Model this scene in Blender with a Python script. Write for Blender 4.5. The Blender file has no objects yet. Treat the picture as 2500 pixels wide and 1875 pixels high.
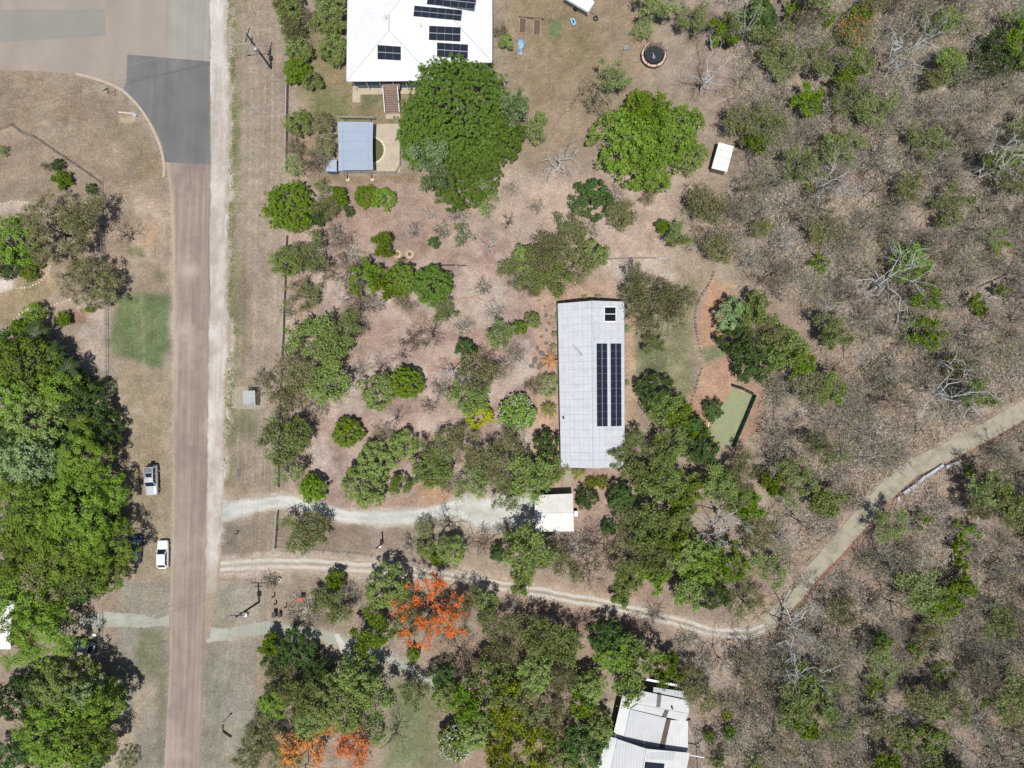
import bpy, math, random
import numpy as np
from mathutils import Euler, Vector, Matrix

# ------------------------------------------------------------------ camera, sky, sun, exposure
sc = bpy.context.scene
H = 113.0                       # drone height in metres
F = 1735.0                      # focal length in photograph pixels (2500 wide)
RX, RY = math.radians(3.3), math.radians(1.2)
cam_d = bpy.data.cameras.new('camera'); cam = bpy.data.objects.new('camera', cam_d)
sc.collection.objects.link(cam); sc.camera = cam
cam.location = (0, 0, H); cam.rotation_euler = (RX, RY, 0)
cam_d.sensor_fit = 'HORIZONTAL'; cam_d.sensor_width = 36.0; cam_d.lens = F / 2500 * 36
cam_d.clip_start = 1.0; cam_d.clip_end = 6000

SUN_EL = math.radians(72)
world = bpy.data.worlds.new('World'); sc.world = world; world.use_nodes = True
wn = world.node_tree.nodes; wl = world.node_tree.links; wn.clear()
sky = wn.new('ShaderNodeTexSky'); sky.sky_type = 'NISHITA'; sky.sun_disc = False
sky.sun_elevation = SUN_EL; sky.sun_rotation = math.pi
bg = wn.new('ShaderNodeBackground'); bg.inputs['Strength'].default_value = 0.068
wo = wn.new('ShaderNodeOutputWorld'); wl.new(sky.outputs[0], bg.inputs[0]); wl.new(bg.outputs[0], wo.inputs[0])
sun_d = bpy.data.lights.new('sun', 'SUN'); sun_d.energy = 4.4; sun_d.angle = math.radians(0.53); sun_d.color = (1.0, 0.96, 0.90)
sun = bpy.data.objects.new('sun', sun_d); sc.collection.objects.link(sun)
sun.location = (0, -40, 160); sun.rotation_euler = (math.pi / 2 - SUN_EL, 0, math.radians(4))
vs = sc.view_settings; vs.view_transform = 'Standard'; vs.look = 'None'; vs.exposure = 0.0; vs.gamma = 1.0
vs.use_curve_mapping = False
GAIN = 1.37                     # sunlit horizontal radiance per albedo, used to turn seen colours into base colours

# ------------------------------------------------------------------ helpers
RM = Euler((RX, RY, 0)).to_matrix()
RN = np.array(RM)
rnd = random.Random(7)
C = sc.collection
PI = math.pi

def at(px, py, z=0.0):
    d = RM @ Vector(((px - 1250) / F, (937.5 - py) / F, -1.0))
    t = (H - z) / -d.z
    return Vector((d.x * t, d.y * t, z))

def to_px(x, y):                # ground point to photograph pixel, arrays
    v = np.stack([x, y, np.full_like(x, -H)], -1) @ RN
    return 1250 + F * v[..., 0] / -v[..., 2], 937.5 - F * v[..., 1] / -v[..., 2]

def lin(c):
    c = np.array(c, float) / 255.0
    return np.where(c <= 0.04045, c / 12.92, ((c + 0.055) / 1.055) ** 2.4)

def P(r, g, b, k=1.0):          # colour as seen in sunlight -> base colour
    a = lin((r, g, b)) / GAIN * k
    return tuple(np.clip(a, 0.002, 0.86))

class MB:
    def __init__(s): s.v = []; s.f = []
    def add(s, vs_, fs):
        o = len(s.v); s.v.extend([tuple(p) for p in vs_]); s.f.extend([tuple(i + o for i in f) for f in fs]); return s
    def box(s, cx, cy, cz, sx, sy, sz, rz=0.0):
        c, n = math.cos(rz), math.sin(rz); vv = []
        for dz in (-.5, .5):
            for dx, dy in ((-.5, -.5), (.5, -.5), (.5, .5), (-.5, .5)):
                x, y = dx * sx, dy * sy
                vv.append((cx + x * c - y * n, cy + x * n + y * c, cz + dz * sz))
        return s.add(vv, [(3, 2, 1, 0), (4, 5, 6, 7), (0, 1, 5, 4), (1, 2, 6, 5), (2, 3, 7, 6), (3, 0, 4, 7)])
    def hexa(s, top, th):       # slab from 4 top corners
        b = [(p[0], p[1], p[2] - th) for p in top]
        return s.add(b + [tuple(p) for p in top], [(3, 2, 1, 0), (4, 5, 6, 7), (0, 1, 5, 4), (1, 2, 6, 5), (2, 3, 7, 6), (3, 0, 4, 7)])
    def prism(s, poly, z0, z1):
        n = len(poly); vv = [(p[0], p[1], z0) for p in poly] + [(p[0], p[1], z1) for p in poly]
        return s.add(vv, [tuple(range(n - 1, -1, -1)), tuple(range(n, 2 * n))] + [(i, (i + 1) % n, n + (i + 1) % n, n + i) for i in range(n)])
    def tube(s, pts, rad, n=6, cap=True):
        pts = [Vector(p) for p in pts]; vv = []; ff = []
        for i, p in enumerate(pts):
            d = (pts[min(i + 1, len(pts) - 1)] - pts[max(i - 1, 0)])
            d = d.normalized() if d.length > 1e-6 else Vector((0, 0, 1))
            a = Vector((0, 0, 1)) if abs(d.z) < .9 else Vector((1, 0, 0))
            u = d.cross(a).normalized(); w = d.cross(u)
            r = rad[i] if hasattr(rad, '__len__') else rad
            for k in range(n):
                t = 2 * PI * k / n; vv.append(p + u * (r * math.cos(t)) + w * (r * math.sin(t)))
        for i in range(len(pts) - 1):
            for k in range(n):
                a, b = i * n + k, i * n + (k + 1) % n; ff.append((a, b, b + n, a + n))
        if cap: ff.append(tuple(range(n - 1, -1, -1))); ff.append(tuple(range((len(pts) - 1) * n, len(pts) * n)))
        return s.add(vv, ff)
    def disc(s, c, r, z, n=24, ry=None):
        ry = ry or r
        return s.add([(c[0] + r * math.cos(2 * PI * k / n), c[1] + ry * math.sin(2 * PI * k / n), z) for k in range(n)], [tuple(range(n))])
    def lathe(s, prof, c=(0, 0, 0), n=16, close=True):
        vv = []; ff = []
        for r, z in prof:
            for k in range(n):
                t = 2 * PI * k / n; vv.append((c[0] + r * math.cos(t), c[1] + r * math.sin(t), c[2] + z))
        for i in range(len(prof) - 1):
            for k in range(n):
                a, b = i * n + k, i * n + (k + 1) % n; ff.append((a, b, b + n, a + n))
        if close: ff.append(tuple(range(n - 1, -1, -1))); ff.append(tuple(range((len(prof) - 1) * n, len(prof) * n)))
        return s.add(vv, ff)
    def mesh(s, name, mat, smooth=False):
        me = bpy.data.meshes.new(name); me.from_pydata(s.v, [], s.f); me.update()
        me.materials.append(mat)
        if smooth:
            for p in me.polygons: p.use_smooth = True
        return me
    def build(s, name, mat, parent=None, smooth=False):
        return obj(name, s.mesh(name, mat, smooth), parent)

def obj(name, me, parent=None, loc=None, rz=None, scale=None):
    o = bpy.data.objects.new(name, me); C.objects.link(o)
    if parent: o.parent = parent
    if loc is not None: o.location = loc
    if rz is not None: o.rotation_euler = (0, 0, rz)
    if scale is not None: o.scale = scale
    return o

def tag(o, label, cat, group=None):
    o['label'] = label; o['category'] = cat
    if group: o['group'] = group
    return o

def thing(name, label, cat, loc=(0, 0, 0), rz=0.0, group=None):
    o = bpy.data.objects.new(name, None); C.objects.link(o); o.empty_display_size = .3
    o.location = loc; o.rotation_euler = (0, 0, rz)
    return tag(o, label, cat, group)

def structure(o): o['kind'] = 'structure'; return o

def np_mesh(name, V, Q, mat):   # quads from numpy
    me = bpy.data.meshes.new(name); n = len(Q); k = Q.shape[1]
    me.vertices.add(len(V)); me.vertices.foreach_set('co', V.astype(np.float32).ravel())
    me.loops.add(n * k); me.loops.foreach_set('vertex_index', Q.astype(np.int32).ravel())
    me.polygons.add(n); me.polygons.foreach_set('loop_start', np.arange(0, n * k, k, dtype=np.int32))
    me.update(calc_edges=True); me.materials.append(mat)
    return me

# ------------------------------------------------------------------ materials
def nt(name):
    m = bpy.data.materials.new(name); m.use_nodes = True
    t = m.node_tree; b = t.nodes['Principled BSDF']; return m, t.nodes, t.links, b

def col(c): return (c[0], c[1], c[2], 1.0)

def mixc(n, l, fac, a, b, blend='MIX'):
    x = n.new('ShaderNodeMix'); x.data_type = 'RGBA'; x.blend_type = blend
    if hasattr(fac, 'name'): l.new(fac, x.inputs[0])
    else: x.inputs[0].default_value = fac
    for s_, i in ((a, 6), (b, 7)):
        if isinstance(s_, (tuple, list, np.ndarray)): x.inputs[i].default_value = col(s_)
        else: l.new(s_, x.inputs[i])
    return x.outputs[2]

def noise(n, l, scale, detail=4, rough=.6, vec=None, stretch=None):
    x = n.new('ShaderNodeTexNoise'); x.inputs['Scale'].default_value = scale
    x.inputs['Detail'].default_value = detail; x.inputs['Roughness'].default_value = rough
    if vec is not None:
        if stretch:
            mp = n.new('ShaderNodeMapping'); mp.inputs['Scale'].default_value = stretch
            l.new(vec, mp.inputs[0]); vec = mp.outputs[0]
        l.new(vec, x.inputs['Vector'])
    return x.outputs[0]

def ramp(n, l, fac, p0, p1):
    x = n.new('ShaderNodeMapRange'); x.inputs[1].default_value = p0; x.inputs[2].default_value = p1
    l.new(fac, x.inputs[0]); return x.outputs[0]

def bump(n, l, b, h, strength, dist=.05):
    x = n.new('ShaderNodeBump'); x.inputs['Strength'].default_value = strength; x.inputs['Distance'].default_value = dist
    l.new(h, x.inputs['Height']); l.new(x.outputs[0], b.inputs['Normal'])

def mat(name, c1, c2=None, scale=3.0, rough=.7, metal=0.0, spec=.3, bmp=0.0, stretch=None, c3=None, scale3=.4, space='world', fine=0.0):
    m, n, l, b = nt(name)
    b.inputs['Roughness'].default_value = rough; b.inputs['Metallic'].default_value = metal
    b.inputs['Specular IOR Level'].default_value = spec
    if space == 'world': v = n.new('ShaderNodeNewGeometry').outputs['Position']
    else: v = n.new('ShaderNodeTexCoord').outputs['Object']
    c2 = c2 or tuple(x * .82 for x in c1)
    f = noise(n, l, scale, 5, .65, v, stretch)
    o = mixc(n, l, ramp(n, l, f, .3, .7), c1, c2)
    if c3 is not None: o = mixc(n, l, ramp(n, l, noise(n, l, scale3, 4, .6, v), .48, .68), o, c3)
    if fine:
        f2 = noise(n, l, 9.0, 3, .7, v); o = mixc(n, l, fine, o, mixc(n, l, ramp(n, l, f2, .25, .75), tuple(x * .55 for x in c1), tuple(min(x * 1.35, .9) for x in c1)))
    l.new(o, b.inputs['Base Color'])
    if bmp: bump(n, l, b, f, bmp)
    return m

def corrugated(name, c1, c2, pitch=.19, axis='X', rough=.45):
    m, n, l, b = nt(name); b.inputs['Roughness'].default_value = rough; b.inputs['Specular IOR Level'].default_value = .4
    v = n.new('ShaderNodeTexCoord').outputs['Object']
    w = n.new('ShaderNodeTexWave'); w.bands_direction = axis; w.inputs['Scale'].default_value = 1.0 / pitch * .314; w.inputs['Distortion'].default_value = 0
    l.new(v, w.inputs[0])
    f = noise(n, l, .8, 5, .65, v); o = mixc(n, l, ramp(n, l, f, .4, .75), c1, c2)
    f2 = noise(n, l, 2.0, 4, .7, v, (3, .3, 1) if axis == 'X' else (.3, 3, 1))
    o = mixc(n, l, ramp(n, l, f2, .55, .9), o, tuple(x * .8 for x in c2))
    l.new(o, b.inputs['Base Color']); bump(n, l, b, w.outputs[1], .35, .03)
    return m

def leafmat(name, ca, cb, cc=None, transl=.3, var=.25, rough=.55):
    m, n, l, b = nt(name)
    g = n.new('ShaderNodeNewGeometry'); oi = n.new('ShaderNodeObjectInfo')
    o = mixc(n, l, g.outputs['Random Per Island'], ca, cb)
    f = noise(n, l, .45, 3, .6, g.outputs['Position'])
    if cc is not None: o = mixc(n, l, ramp(n, l, f, .47, .66), o, cc)
    hs = n.new('ShaderNodeHueSaturation'); l.new(o, hs.inputs['Color'])
    mr = n.new('ShaderNodeMapRange'); mr.inputs[3].default_value = 1 - var; mr.inputs[4].default_value = 1 + var
    l.new(oi.outputs['Random'], mr.inputs[0]); l.new(mr.outputs[0], hs.inputs['Value'])
    mh = n.new('ShaderNodeMapRange'); mh.inputs[3].default_value = .488; mh.inputs[4].default_value = .512
    l.new(oi.outputs['Random'], mh.inputs[0]); l.new(mh.outputs[0], hs.inputs['Hue'])
    l.new(hs.outputs[0], b.inputs['Base Color']); b.inputs['Roughness'].default_value = rough
    b.inputs['Specular IOR Level'].default_value = .25
    if transl:
        t = n.new('ShaderNodeBsdfTranslucent'); l.new(hs.outputs[0], t.inputs[0])
        ms = n.new('ShaderNodeMixShader'); ms.inputs[0].default_value = transl
        l.new(b.outputs[0], ms.inputs[1]); l.new(t.outputs[0], ms.inputs[2])
        l.new(ms.outputs[0], n['Material Output'].inputs[0])
    return m

M = {}
M['white_metal'] = mat('white_metal', (.80, .80, .80), (.74, .75, .76), .6, .5, 0, .4)
M['white_roof'] = corrugated('white_roof', (.80, .81, .82), (.72, .73, .74), .2, 'Y')
M['house_a_roof'] = corrugated('house_a_roof', (.70, .71, .72), (.66, .67, .68), .25, 'Y', .6)
M['ridge_white'] = mat('ridge_white', (.60, .61, .63), None, 2, .5)
M['carport_roof'] = corrugated('carport_roof', (.66, .65, .62), (.52, .50, .46), .2, 'X')
M['grey_roof'] = mat('grey_roof', (.55, .57, .61), (.49, .51, .55), 1.1, .6, 0, .3, 0, (.3, 1.4, 1), (.46, .48, .51), .9, fine=.06)
M['roof_seam'] = mat('roof_seam', (.20, .21, .23), None, 2, .7)
M['house_d_grey'] = corrugated('house_d_grey', (.42, .44, .46), (.34, .36, .38), .22, 'X')
M['house_d_white'] = corrugated('house_d_white', (.53, .54, .55), (.46, .47, .48), .22, 'X')
M['rust_sheet'] = mat('rust_sheet', (.09, .055, .045), (.13, .09, .075), 2, .8)
M['skylight'] = mat('skylight', (.05, .05, .045), (.13, .13, .11), 3.0, .3)
M['wall_blue'] = mat('wall_blue', (.10, .15, .21), (.08, .12, .17), 2, .6)
M['wall_cream'] = mat('wall_cream', (.55, .50, .42), (.48, .44, .37), 1, .7)
M['wall_dark'] = mat('wall_dark', (.16, .15, .14), (.12, .11, .10), 1, .7)
M['concrete'] = mat('concrete', P(215, 200, 180), P(200, 186, 165), 1.2, .85, 0, .2, .1, None, P(190, 178, 158), .8, fine=.12)
M['pad'] = mat('pad', P(185, 175, 158), P(170, 160, 142), 1.2, .85, 0, .2, .1, fine=.15)
M['coping'] = mat('coping', P(243, 234, 210), P(228, 216, 190), 2, .7)
M['kerb'] = mat('kerb', P(208, 196, 178), P(188, 175, 158), 1.5, .85, 0, .2, .1, fine=.2)
M['black_glass'] = mat('black_glass', (.012, .016, .024), (.010, .014, .02), 2, .12, 0, .5)
M['panel_blue'] = mat('panel_blue', (.016, .021, .034), (.020, .026, .042), 1.5, .12, 0, .22)
M['panel_line'] = mat('panel_line', (.30, .32, .35), None, 2, .5)
M['alu'] = mat('alu', (.55, .56, .57), None, 2, .4, .6)
M['sail'] = mat('sail', P(182, 196, 213), P(174, 188, 207), .8, .8, 0, .2, .05)
M['sail_seam'] = mat('sail_seam', P(150, 163, 180), None, 2, .8)
M['pale_blue_roof'] = mat('pale_blue_roof', P(190, 203, 220), P(178, 190, 208), 1.5, .6)
M['steel_grey'] = mat('steel_grey', (.33, .35, .36), (.28, .30, .31), 2, .55, .2)
M['pool_water'] = mat('pool_water', (.10, .12, .06), (.14, .13, .05), 1.0, .08, 0, .5)
M['timber_grey'] = mat('timber_grey', P(165, 155, 145), P(130, 120, 110), 2.5, .85, 0, .2, .2, fine=.3)
M['rail_pale'] = mat('rail_pale', P(206, 198, 190), P(176, 168, 160), 2.5, .85, 0, .2, .1, fine=.2)
M['timber_pink'] = mat('timber_pink', P(218, 190, 170), P(180, 145, 125), 3, .85, 0, .2, .2, fine=.2)
M['timber_dark'] = mat('timber_dark', (.045, .038, .034), (.07, .06, .05), 2.5, .85)
M['deck_timber'] = mat('deck_timber', P(165, 142, 132), P(120, 100, 95), 3, .8, fine=.3)
M['post_pale'] = mat('post_pale', P(225, 212, 200), P(190, 178, 168), 3, .7)
M['pole_wood'] = mat('pole_wood', (.075, .07, .068), (.05, .048, .05), 2, .8)
M['insulator'] = mat('insulator', (.72, .74, .76), None, 3, .3)
M['wire'] = mat('wire', (.42, .43, .44), None, 3, .4, .5)
M['mesh_wire'] = mat('mesh_wire', (.36, .37, .38), None, 3, .5, .3)
M['black_rubber'] = mat('black_rubber', (.015, .015, .016), (.025, .025, .026), 4, .8)
M['black_plastic'] = mat('black_plastic', (.02, .022, .024), (.03, .032, .034), 3, .5)
M['trampoline_pad'] = mat('trampoline_pad', P(238, 205, 188), P(225, 190, 175), 2, .6)
M['trampoline_mat'] = mat('trampoline_mat', (.022, .028, .034), (.03, .036, .042), 2, .6)
M['net_black'] = mat('net_black', (.02, .02, .025), None, 3, .8)
M['car_white'] = mat('car_white', (.80, .81, .82), (.78, .79, .80), 1, .22, 0, .5)
M['car_silver'] = mat('car_silver', (.58, .61, .65), (.54, .57, .61), 1, .28, .3, .5)
M['car_blue'] = mat('car_blue', (.05, .08, .14), (.04, .07, .12), 1, .22, 0, .5)
M['car_grey'] = mat('car_grey', (.30, .36, .44), None, 1, .25, .3, .5)
M['car_glass'] = mat('car_glass', (.012, .020, .042), (.015, .026, .05), 2, .08, 0, .6)
M['car_roof_grey'] = mat('car_roof_grey', (.17, .19, .21), (.13, .14, .16), 2, .5)
M['rim'] = mat('rim', (.5, .5, .52), None, 3, .35, .7)
M['lamp_red'] = mat('lamp_red', (.35, .02, .02), None, 3, .3)
M['lamp_clear'] = mat('lamp_clear', (.6, .62, .65), None, 3, .15)
M['tarp_blue'] = mat('tarp_blue', P(150, 200, 235), P(190, 205, 225), 1.8, .5, 0, .4, .3, None, P(105, 150, 200), 1.2)
M['toy_blue'] = mat('toy_blue', P(165, 220, 240), None, 3, .4)
M['navy'] = mat('navy', (.02, .035, .09), None, 3, .5)
M['red_paint'] = mat('red_paint', P(230, 95, 80), None, 3, .5)
M['sign_green'] = mat('sign_green', (.02, .12, .07), None, 3, .4)
M['bin_dark'] = mat('bin_dark', (.045, .042, .042), (.06, .055, .055), 3, .6)
M['rock'] = mat('rock', P(142, 132, 124), P(104, 96, 90), 3, .9, 0, .2, .3, fine=.3)
M['sleeper'] = mat('sleeper', P(208, 210, 218), P(188, 190, 200), 2, .8, 0, .2, .2, fine=.15)
M['pale_stone'] = mat('pale_stone', P(236, 226, 206), P(215, 200, 178), 3, .85)
M['sand'] = mat('sand', P(222, 202, 172), P(196, 172, 146), 3, .95, 0, .1, .4, fine=.35)
M['soil_bed'] = mat('soil_bed', P(128, 108, 96), P(105, 88, 78), 3, .95, 0, .1, .3, fine=.4)
M['shade_green'] = mat('shade_green', (.035, .12, .075), (.03, .10, .06), 2, .8)
M['turf'] = mat('turf', P(170, 176, 140), P(150, 160, 122), 1.2, .95, 0, .1, .2, (1, 1, 1), P(160, 158, 128), .35, fine=.2)
M['drive_slab'] = mat('drive_slab', P(188, 181, 162), P(170, 163, 145), .9, .9, 0, .2, .1, None, P(148, 143, 128), .45, fine=.15)

def roadmat(name, base, dark, pale, sx=1.1, fine=.12):
    m, n, l, b = nt(name); b.inputs['Roughness'].default_value = .9; b.inputs['Specular IOR Level'].default_value = .15
    v = n.new('ShaderNodeNewGeometry').outputs['Position']
    a = noise(n, l, .5, 2, .5, v, (sx, .02, 1)); o = mixc(n, l, ramp(n, l, a, .40, .68), base, dark)
    a2 = noise(n, l, 1.3, 3, .5, v, (sx * .8, .03, 1)); o = mixc(n, l, ramp(n, l, a2, .52, .78), o, pale)
    a3 = noise(n, l, .25, 5, .6, v); o = mixc(n, l, .38, o, mixc(n, l, ramp(n, l, a3, .3, .7), dark, pale))
    f = noise(n, l, 7, 4, .75, v); o = mixc(n, l, fine, o, mixc(n, l, ramp(n, l, f, .3, .7), tuple(x * .5 for x in base), tuple(x * 1.5 for x in base)))
    l.new(o, b.inputs['Base Color']); bump(n, l, b, f, .25, .02)
    return m
M['road'] = roadmat('road', P(168, 154, 142), P(151, 138, 127), P(182, 168, 155))
M['side_road'] = roadmat('side_road', P(175, 163, 152), P(162, 150, 140), P(186, 174, 162), .25)
M['asphalt'] = roadmat('asphalt', P(126, 126, 128), P(110, 111, 114), P(150, 148, 143), .6, .12)
M['old_asphalt'] = roadmat('old_asphalt', P(172, 168, 160), P(150, 148, 142), P(190, 184, 174), 1.6)
M['grey_patch'] = roadmat('grey_patch', P(160, 157, 150), P(150, 147, 141), P(168, 164, 156), .2, .08)
M['shoulder'] = roadmat('shoulder', P(212, 204, 196), P(200, 191, 182), P(224, 219, 212), .8, .14)
M['gravel'] = mat('gravel', P(216, 216, 208), P(198, 197, 188), .8, .95, 0, .1, .3, None, P(226, 228, 224), .5, fine=.25)
M['track'] = mat('track', P(206, 198, 186), P(188, 174, 158), .6, .95, 0, .1, .3, None, P(218, 214, 206), .35, fine=.25)
M['green_gravel'] = mat('green_gravel', P(182, 184, 170), P(168, 168, 152), .6, .95, 0, .1, .3, None, P(198, 200, 190), .35, fine=.25)

# leaf materials (base colours)
def L(r, g, b, k=1.0): return P(r, g, b, 1.95 * k)
LM = {
 'mango': leafmat('leaf_mango', L(64, 88, 30, 1.08), L(94, 114, 46, 1.08), L(80, 100, 34, 1.08)),
 'lime': leafmat('leaf_lime', L(84, 112, 22, .85), L(122, 144, 40, .85), L(98, 122, 30, .85)),
 'yellow': leafmat('leaf_yellow', L(146, 154, 28, .9), L(182, 182, 44, .9), L(128, 142, 30, .9)),
 'yellowgreen': leafmat('leaf_yellowgreen', L(100, 112, 28), L(146, 146, 36), L(82, 102, 32)),
 'green': leafmat('leaf_green', L(88, 105, 50, 1.1), L(124, 136, 78, 1.1), L(104, 116, 62, 1.1)),
 'grassgreen': leafmat('leaf_grassgreen', L(78, 104, 30, 1.08), L(114, 136, 52, 1.14), L(90, 112, 38, 1.05), .3, .32),
 'dark': leafmat('leaf_dark', L(52, 76, 34), L(80, 102, 50), L(62, 84, 38)),
 'gum': leafmat('leaf_gum', L(96, 110, 64, 1.1), L(132, 142, 96, 1.1), L(108, 118, 64, 1.1)),
 'pale': leafmat('leaf_pale', L(106, 128, 84, 1.05), L(140, 156, 112, 1.05), L(94, 118, 70, 1.05)),
 'olive': leafmat('leaf_olive', L(96, 96, 64, 1.12), L(124, 122, 88, 1.12), L(102, 104, 62, 1.12)),
 'haze': leafmat('leaf_haze', L(128, 122, 100, 1.08), L(154, 148, 126, 1.08), L(118, 120, 86, 1.08)),
 'brown': leafmat('leaf_brown', L(112, 102, 84, 1.1), L(138, 128, 108, 1.1), L(104, 100, 72, 1.1)),
 'feather': leafmat('leaf_feather', L(80, 104, 28, 1.14), L(116, 138, 54, 1.2), L(92, 112, 36, 1.1), .3, .32),
 'orange': leafmat('leaf_orange', L(218, 92, 38), L(238, 120, 60), L(222, 106, 48), .1, .05),
 'amber': leafmat('leaf_amber', L(192, 118, 62), L(214, 142, 86), L(176, 112, 66), .15, .08),
 'rust': leafmat('leaf_rust', L(176, 112, 52), L(206, 146, 70), L(150, 96, 56), .15, .1),
 'twig': leafmat('leaf_twig', L(144, 136, 123, .95), L(172, 164, 150, .95), L(140, 136, 114, .95), 0, .2, .9),
 'twigred': leafmat('leaf_twigred', L(146, 118, 104, .9), L(172, 144, 126, .9), None, 0, .15, .9),
 'whiteflower': leafmat('leaf_whiteflower', L(240, 240, 236, .7), L(225, 228, 224, .7), None, .1, .03),
}
BK = {
 'white': mat('bark_white', (.58, .58, .58), (.44, .44, .44), 2, .8, space='obj', c3=(.30, .30, .30)),
 'grey': mat('bark_grey', (.27, .25, .235), (.18, .165, .155), 2, .9, space='obj'),
 'dark': mat('bark_dark', (.075, .062, .054), (.05, .042, .038), 2, .9, space='obj'),
}

# ------------------------------------------------------------------ ground sheet with painted soil, litter, grass and woodland shadow patches
def vnoise(x, y, s, seed):
    x = x / s; y = y / s; xi = np.floor(x).astype(np.int64); yi = np.floor(y).astype(np.int64); fx = x - xi; fy = y - yi
    fx = fx * fx * (3 - 2 * fx); fy = fy * fy * (3 - 2 * fy)
    def h(a, b):
        n = (a * 374761393 + b * 668265263 + seed * 974711) & 0x7fffffff
        n = ((n ^ (n >> 13)) * 1274126177) & 0x7fffffff
        return ((n ^ (n >> 16)) & 0xffff) / 65535.0
    return (h(xi, yi) * (1 - fx) + h(xi + 1, yi) * fx) * (1 - fy) + (h(xi, yi + 1) * (1 - fx) + h(xi + 1, yi + 1) * fx) * fy

def fbm(x, y, s, seed, o=4):
    r = 0; a = .5; t = 0
    for i in range(o): r = r + a * vnoise(x, y, s / 2 ** i, seed + i * 17); t += a; a *= .55
    return r / t

step = .32
xs = np.concatenate([[-3000, -1200, -500, -250, -150, -120], np.arange(-98, 98.01, step), [120, 150, 250, 500, 1200, 3000]])
ys = np.concatenate([[-3000, -1200, -500, -250, -150, -110], np.arange(-80, 80.01, step), [110, 150, 250, 500, 1200, 3000]])
GX, GY = np.meshgrid(xs, ys); gx, gy = GX.ravel(), GY.ravel()
PX, PY = to_px(gx, gy)
gc = np.tile(lin((164, 147, 127)), (len(gx), 1))
WX = (fbm(gx, gy, 3.2, 5) - .5) * 30; WY = (fbm(gx, gy, 3.2, 55) - .5) * 30   # edge wander in px

def poly_d(px, py, poly):
    poly = np.array(poly, float); d = np.full(px.shape, 1e9); ins = np.zeros(px.shape, bool)
    for i in range(len(poly)):
        a = poly[i]; b = poly[(i + 1) % len(poly)]; ab = b - a
        t = np.clip(((px - a[0]) * ab[0] + (py - a[1]) * ab[1]) / (ab @ ab + 1e-9), 0, 1)
        d = np.minimum(d, np.hypot(px - a[0] - t * ab[0], py - a[1] - t * ab[1]))
        c = (a[1] > py) != (b[1] > py)
        with np.errstate(divide='ignore', invalid='ignore'):
            xi = (b[0] - a[0]) * (py - a[1]) / (b[1] - a[1]) + a[0]
        ins ^= c & (px < xi)
    return np.where(ins, -d, d)

def line_d(px, py, pts):
    d = np.full(px.shape, 1e9); pts = np.array(pts, float)
    for i in range(len(pts) - 1):
        a = pts[i]; ab = pts[i + 1] - a
        t = np.clip(((px - a[0]) * ab[0] + (py - a[1]) * ab[1]) / (ab @ ab + 1e-9), 0, 1)
        d = np.minimum(d, np.hypot(px - a[0] - t * ab[0], py - a[1] - t * ab[1]))
    return d

zone_seed = [100]
def paint(pts, c, soft=14, a=1.0, warp=1.0, patchy=0.0, ps=3.0, line=None):
    pts_a = np.array(pts, float); m = 60 + soft * 2 + (line or 0)
    sel = np.where((PX > pts_a[:, 0].min() - m) & (PX < pts_a[:, 0].max() + m) & (PY > pts_a[:, 1].min() - m) & (PY < pts_a[:, 1].max() + m))[0]
    px = PX[sel] + WX[sel] * warp; py = PY[sel] + WY[sel] * warp
    d = line_d(px, py, pts) - line if line is not None else poly_d(px, py, pts)
    w = np.clip(.5 - d / (2 * soft), 0, 1); w = w * w * (3 - 2 * w) * a
    if patchy:
        zone_seed[0] += 7
        f = fbm(gx[sel], gy[sel], ps, zone_seed[0]); w = w * np.clip((f - (.5 - .18)) / .3 * 1.0 + (1 - patchy) * .8, 0, 1)
    gc[sel] = gc[sel] * (1 - w[:, None]) + lin(c) * w[:, None]
def rect(x0, y0, x1, y1): return [(x0, y0), (x1, y0), (x1, y1), (x0, y1)]

# woodland litter and painted shadow patches on the east
paint([(1480, -400), (3300, -400), (3300, 2500), (1500, 2500), (1560, 1700), (1640, 1560), (1850, 1440), (1900, 1100), (1830, 700), (1800, 480), (1750, 250), (1640, 120)], (160, 142, 126), 50)
paint([(1480, -400), (3300, -400), (3300, 2500), (1500, 2500), (1700, 1600), (1900, 1100), (1800, 480)], (112, 96, 80), 60, .75, 1, .95, 4.0)  # dark mottles: litter tone, with shadow patches painted into the ground colour
paint([(1480, -400), (3300, -400), (3300, 2500), (1500, 2500), (1700, 1600), (1900, 1100), (1800, 480)], (182, 166, 148), 60, .6, 1, .9, 3.0)
paint([(1800, 500), (2500, 700), (2500, 1875), (1800, 1875), (1900, 1100)], (164, 134, 116), 60, .5, 1, .9, 6.0)
# yards and gardens
paint(rect(690, 420, 1640, 700), (180, 156, 140), 30)
paint(rect(690, 560, 1360, 1240), (186, 160, 147), 25)
paint(rect(760, 560, 1330, 1180), (200, 183, 169), 25, .8, 1, .9, 5)
paint(rect(720, 560, 1350, 1230), (150, 116, 102), 25, .62, 1, .95, 3)
paint(rect(800, 470, 1100, 640), (168, 138, 121), 30, .7)
paint(rect(1200, 430, 1640, 600), (192, 170, 151), 30, .7, 1, .5, 3)
paint(rect(1080, 680, 1240, 800), (190, 173, 158), 22, .8, 1, .5)
paint([(1220, -20), (1600, -20), (1580, 330), (1290, 420), (1240, 200)], (160, 140, 112), 30)
paint([(1240, -20), (1500, -20), (1450, 200), (1300, 260)], (150, 133, 92), 30, .7, 1, .6, 4)
paint(rect(1385, 70, 1440, 150), (128, 122, 76), 22, .6, 1, .5, 2)
paint(rect(1340, 50, 1368, 90), (100, 128, 66), 8, .8)
paint(rect(745, 120, 1000, 300), (152, 136, 96), 18)
paint(rect(760, 210, 860, 290), (118, 128, 70), 18, .8, 1, .6, 2)
paint(rect(880, 215, 945, 265), (112, 118, 72), 12, .8, 1, .6, 2)
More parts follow.
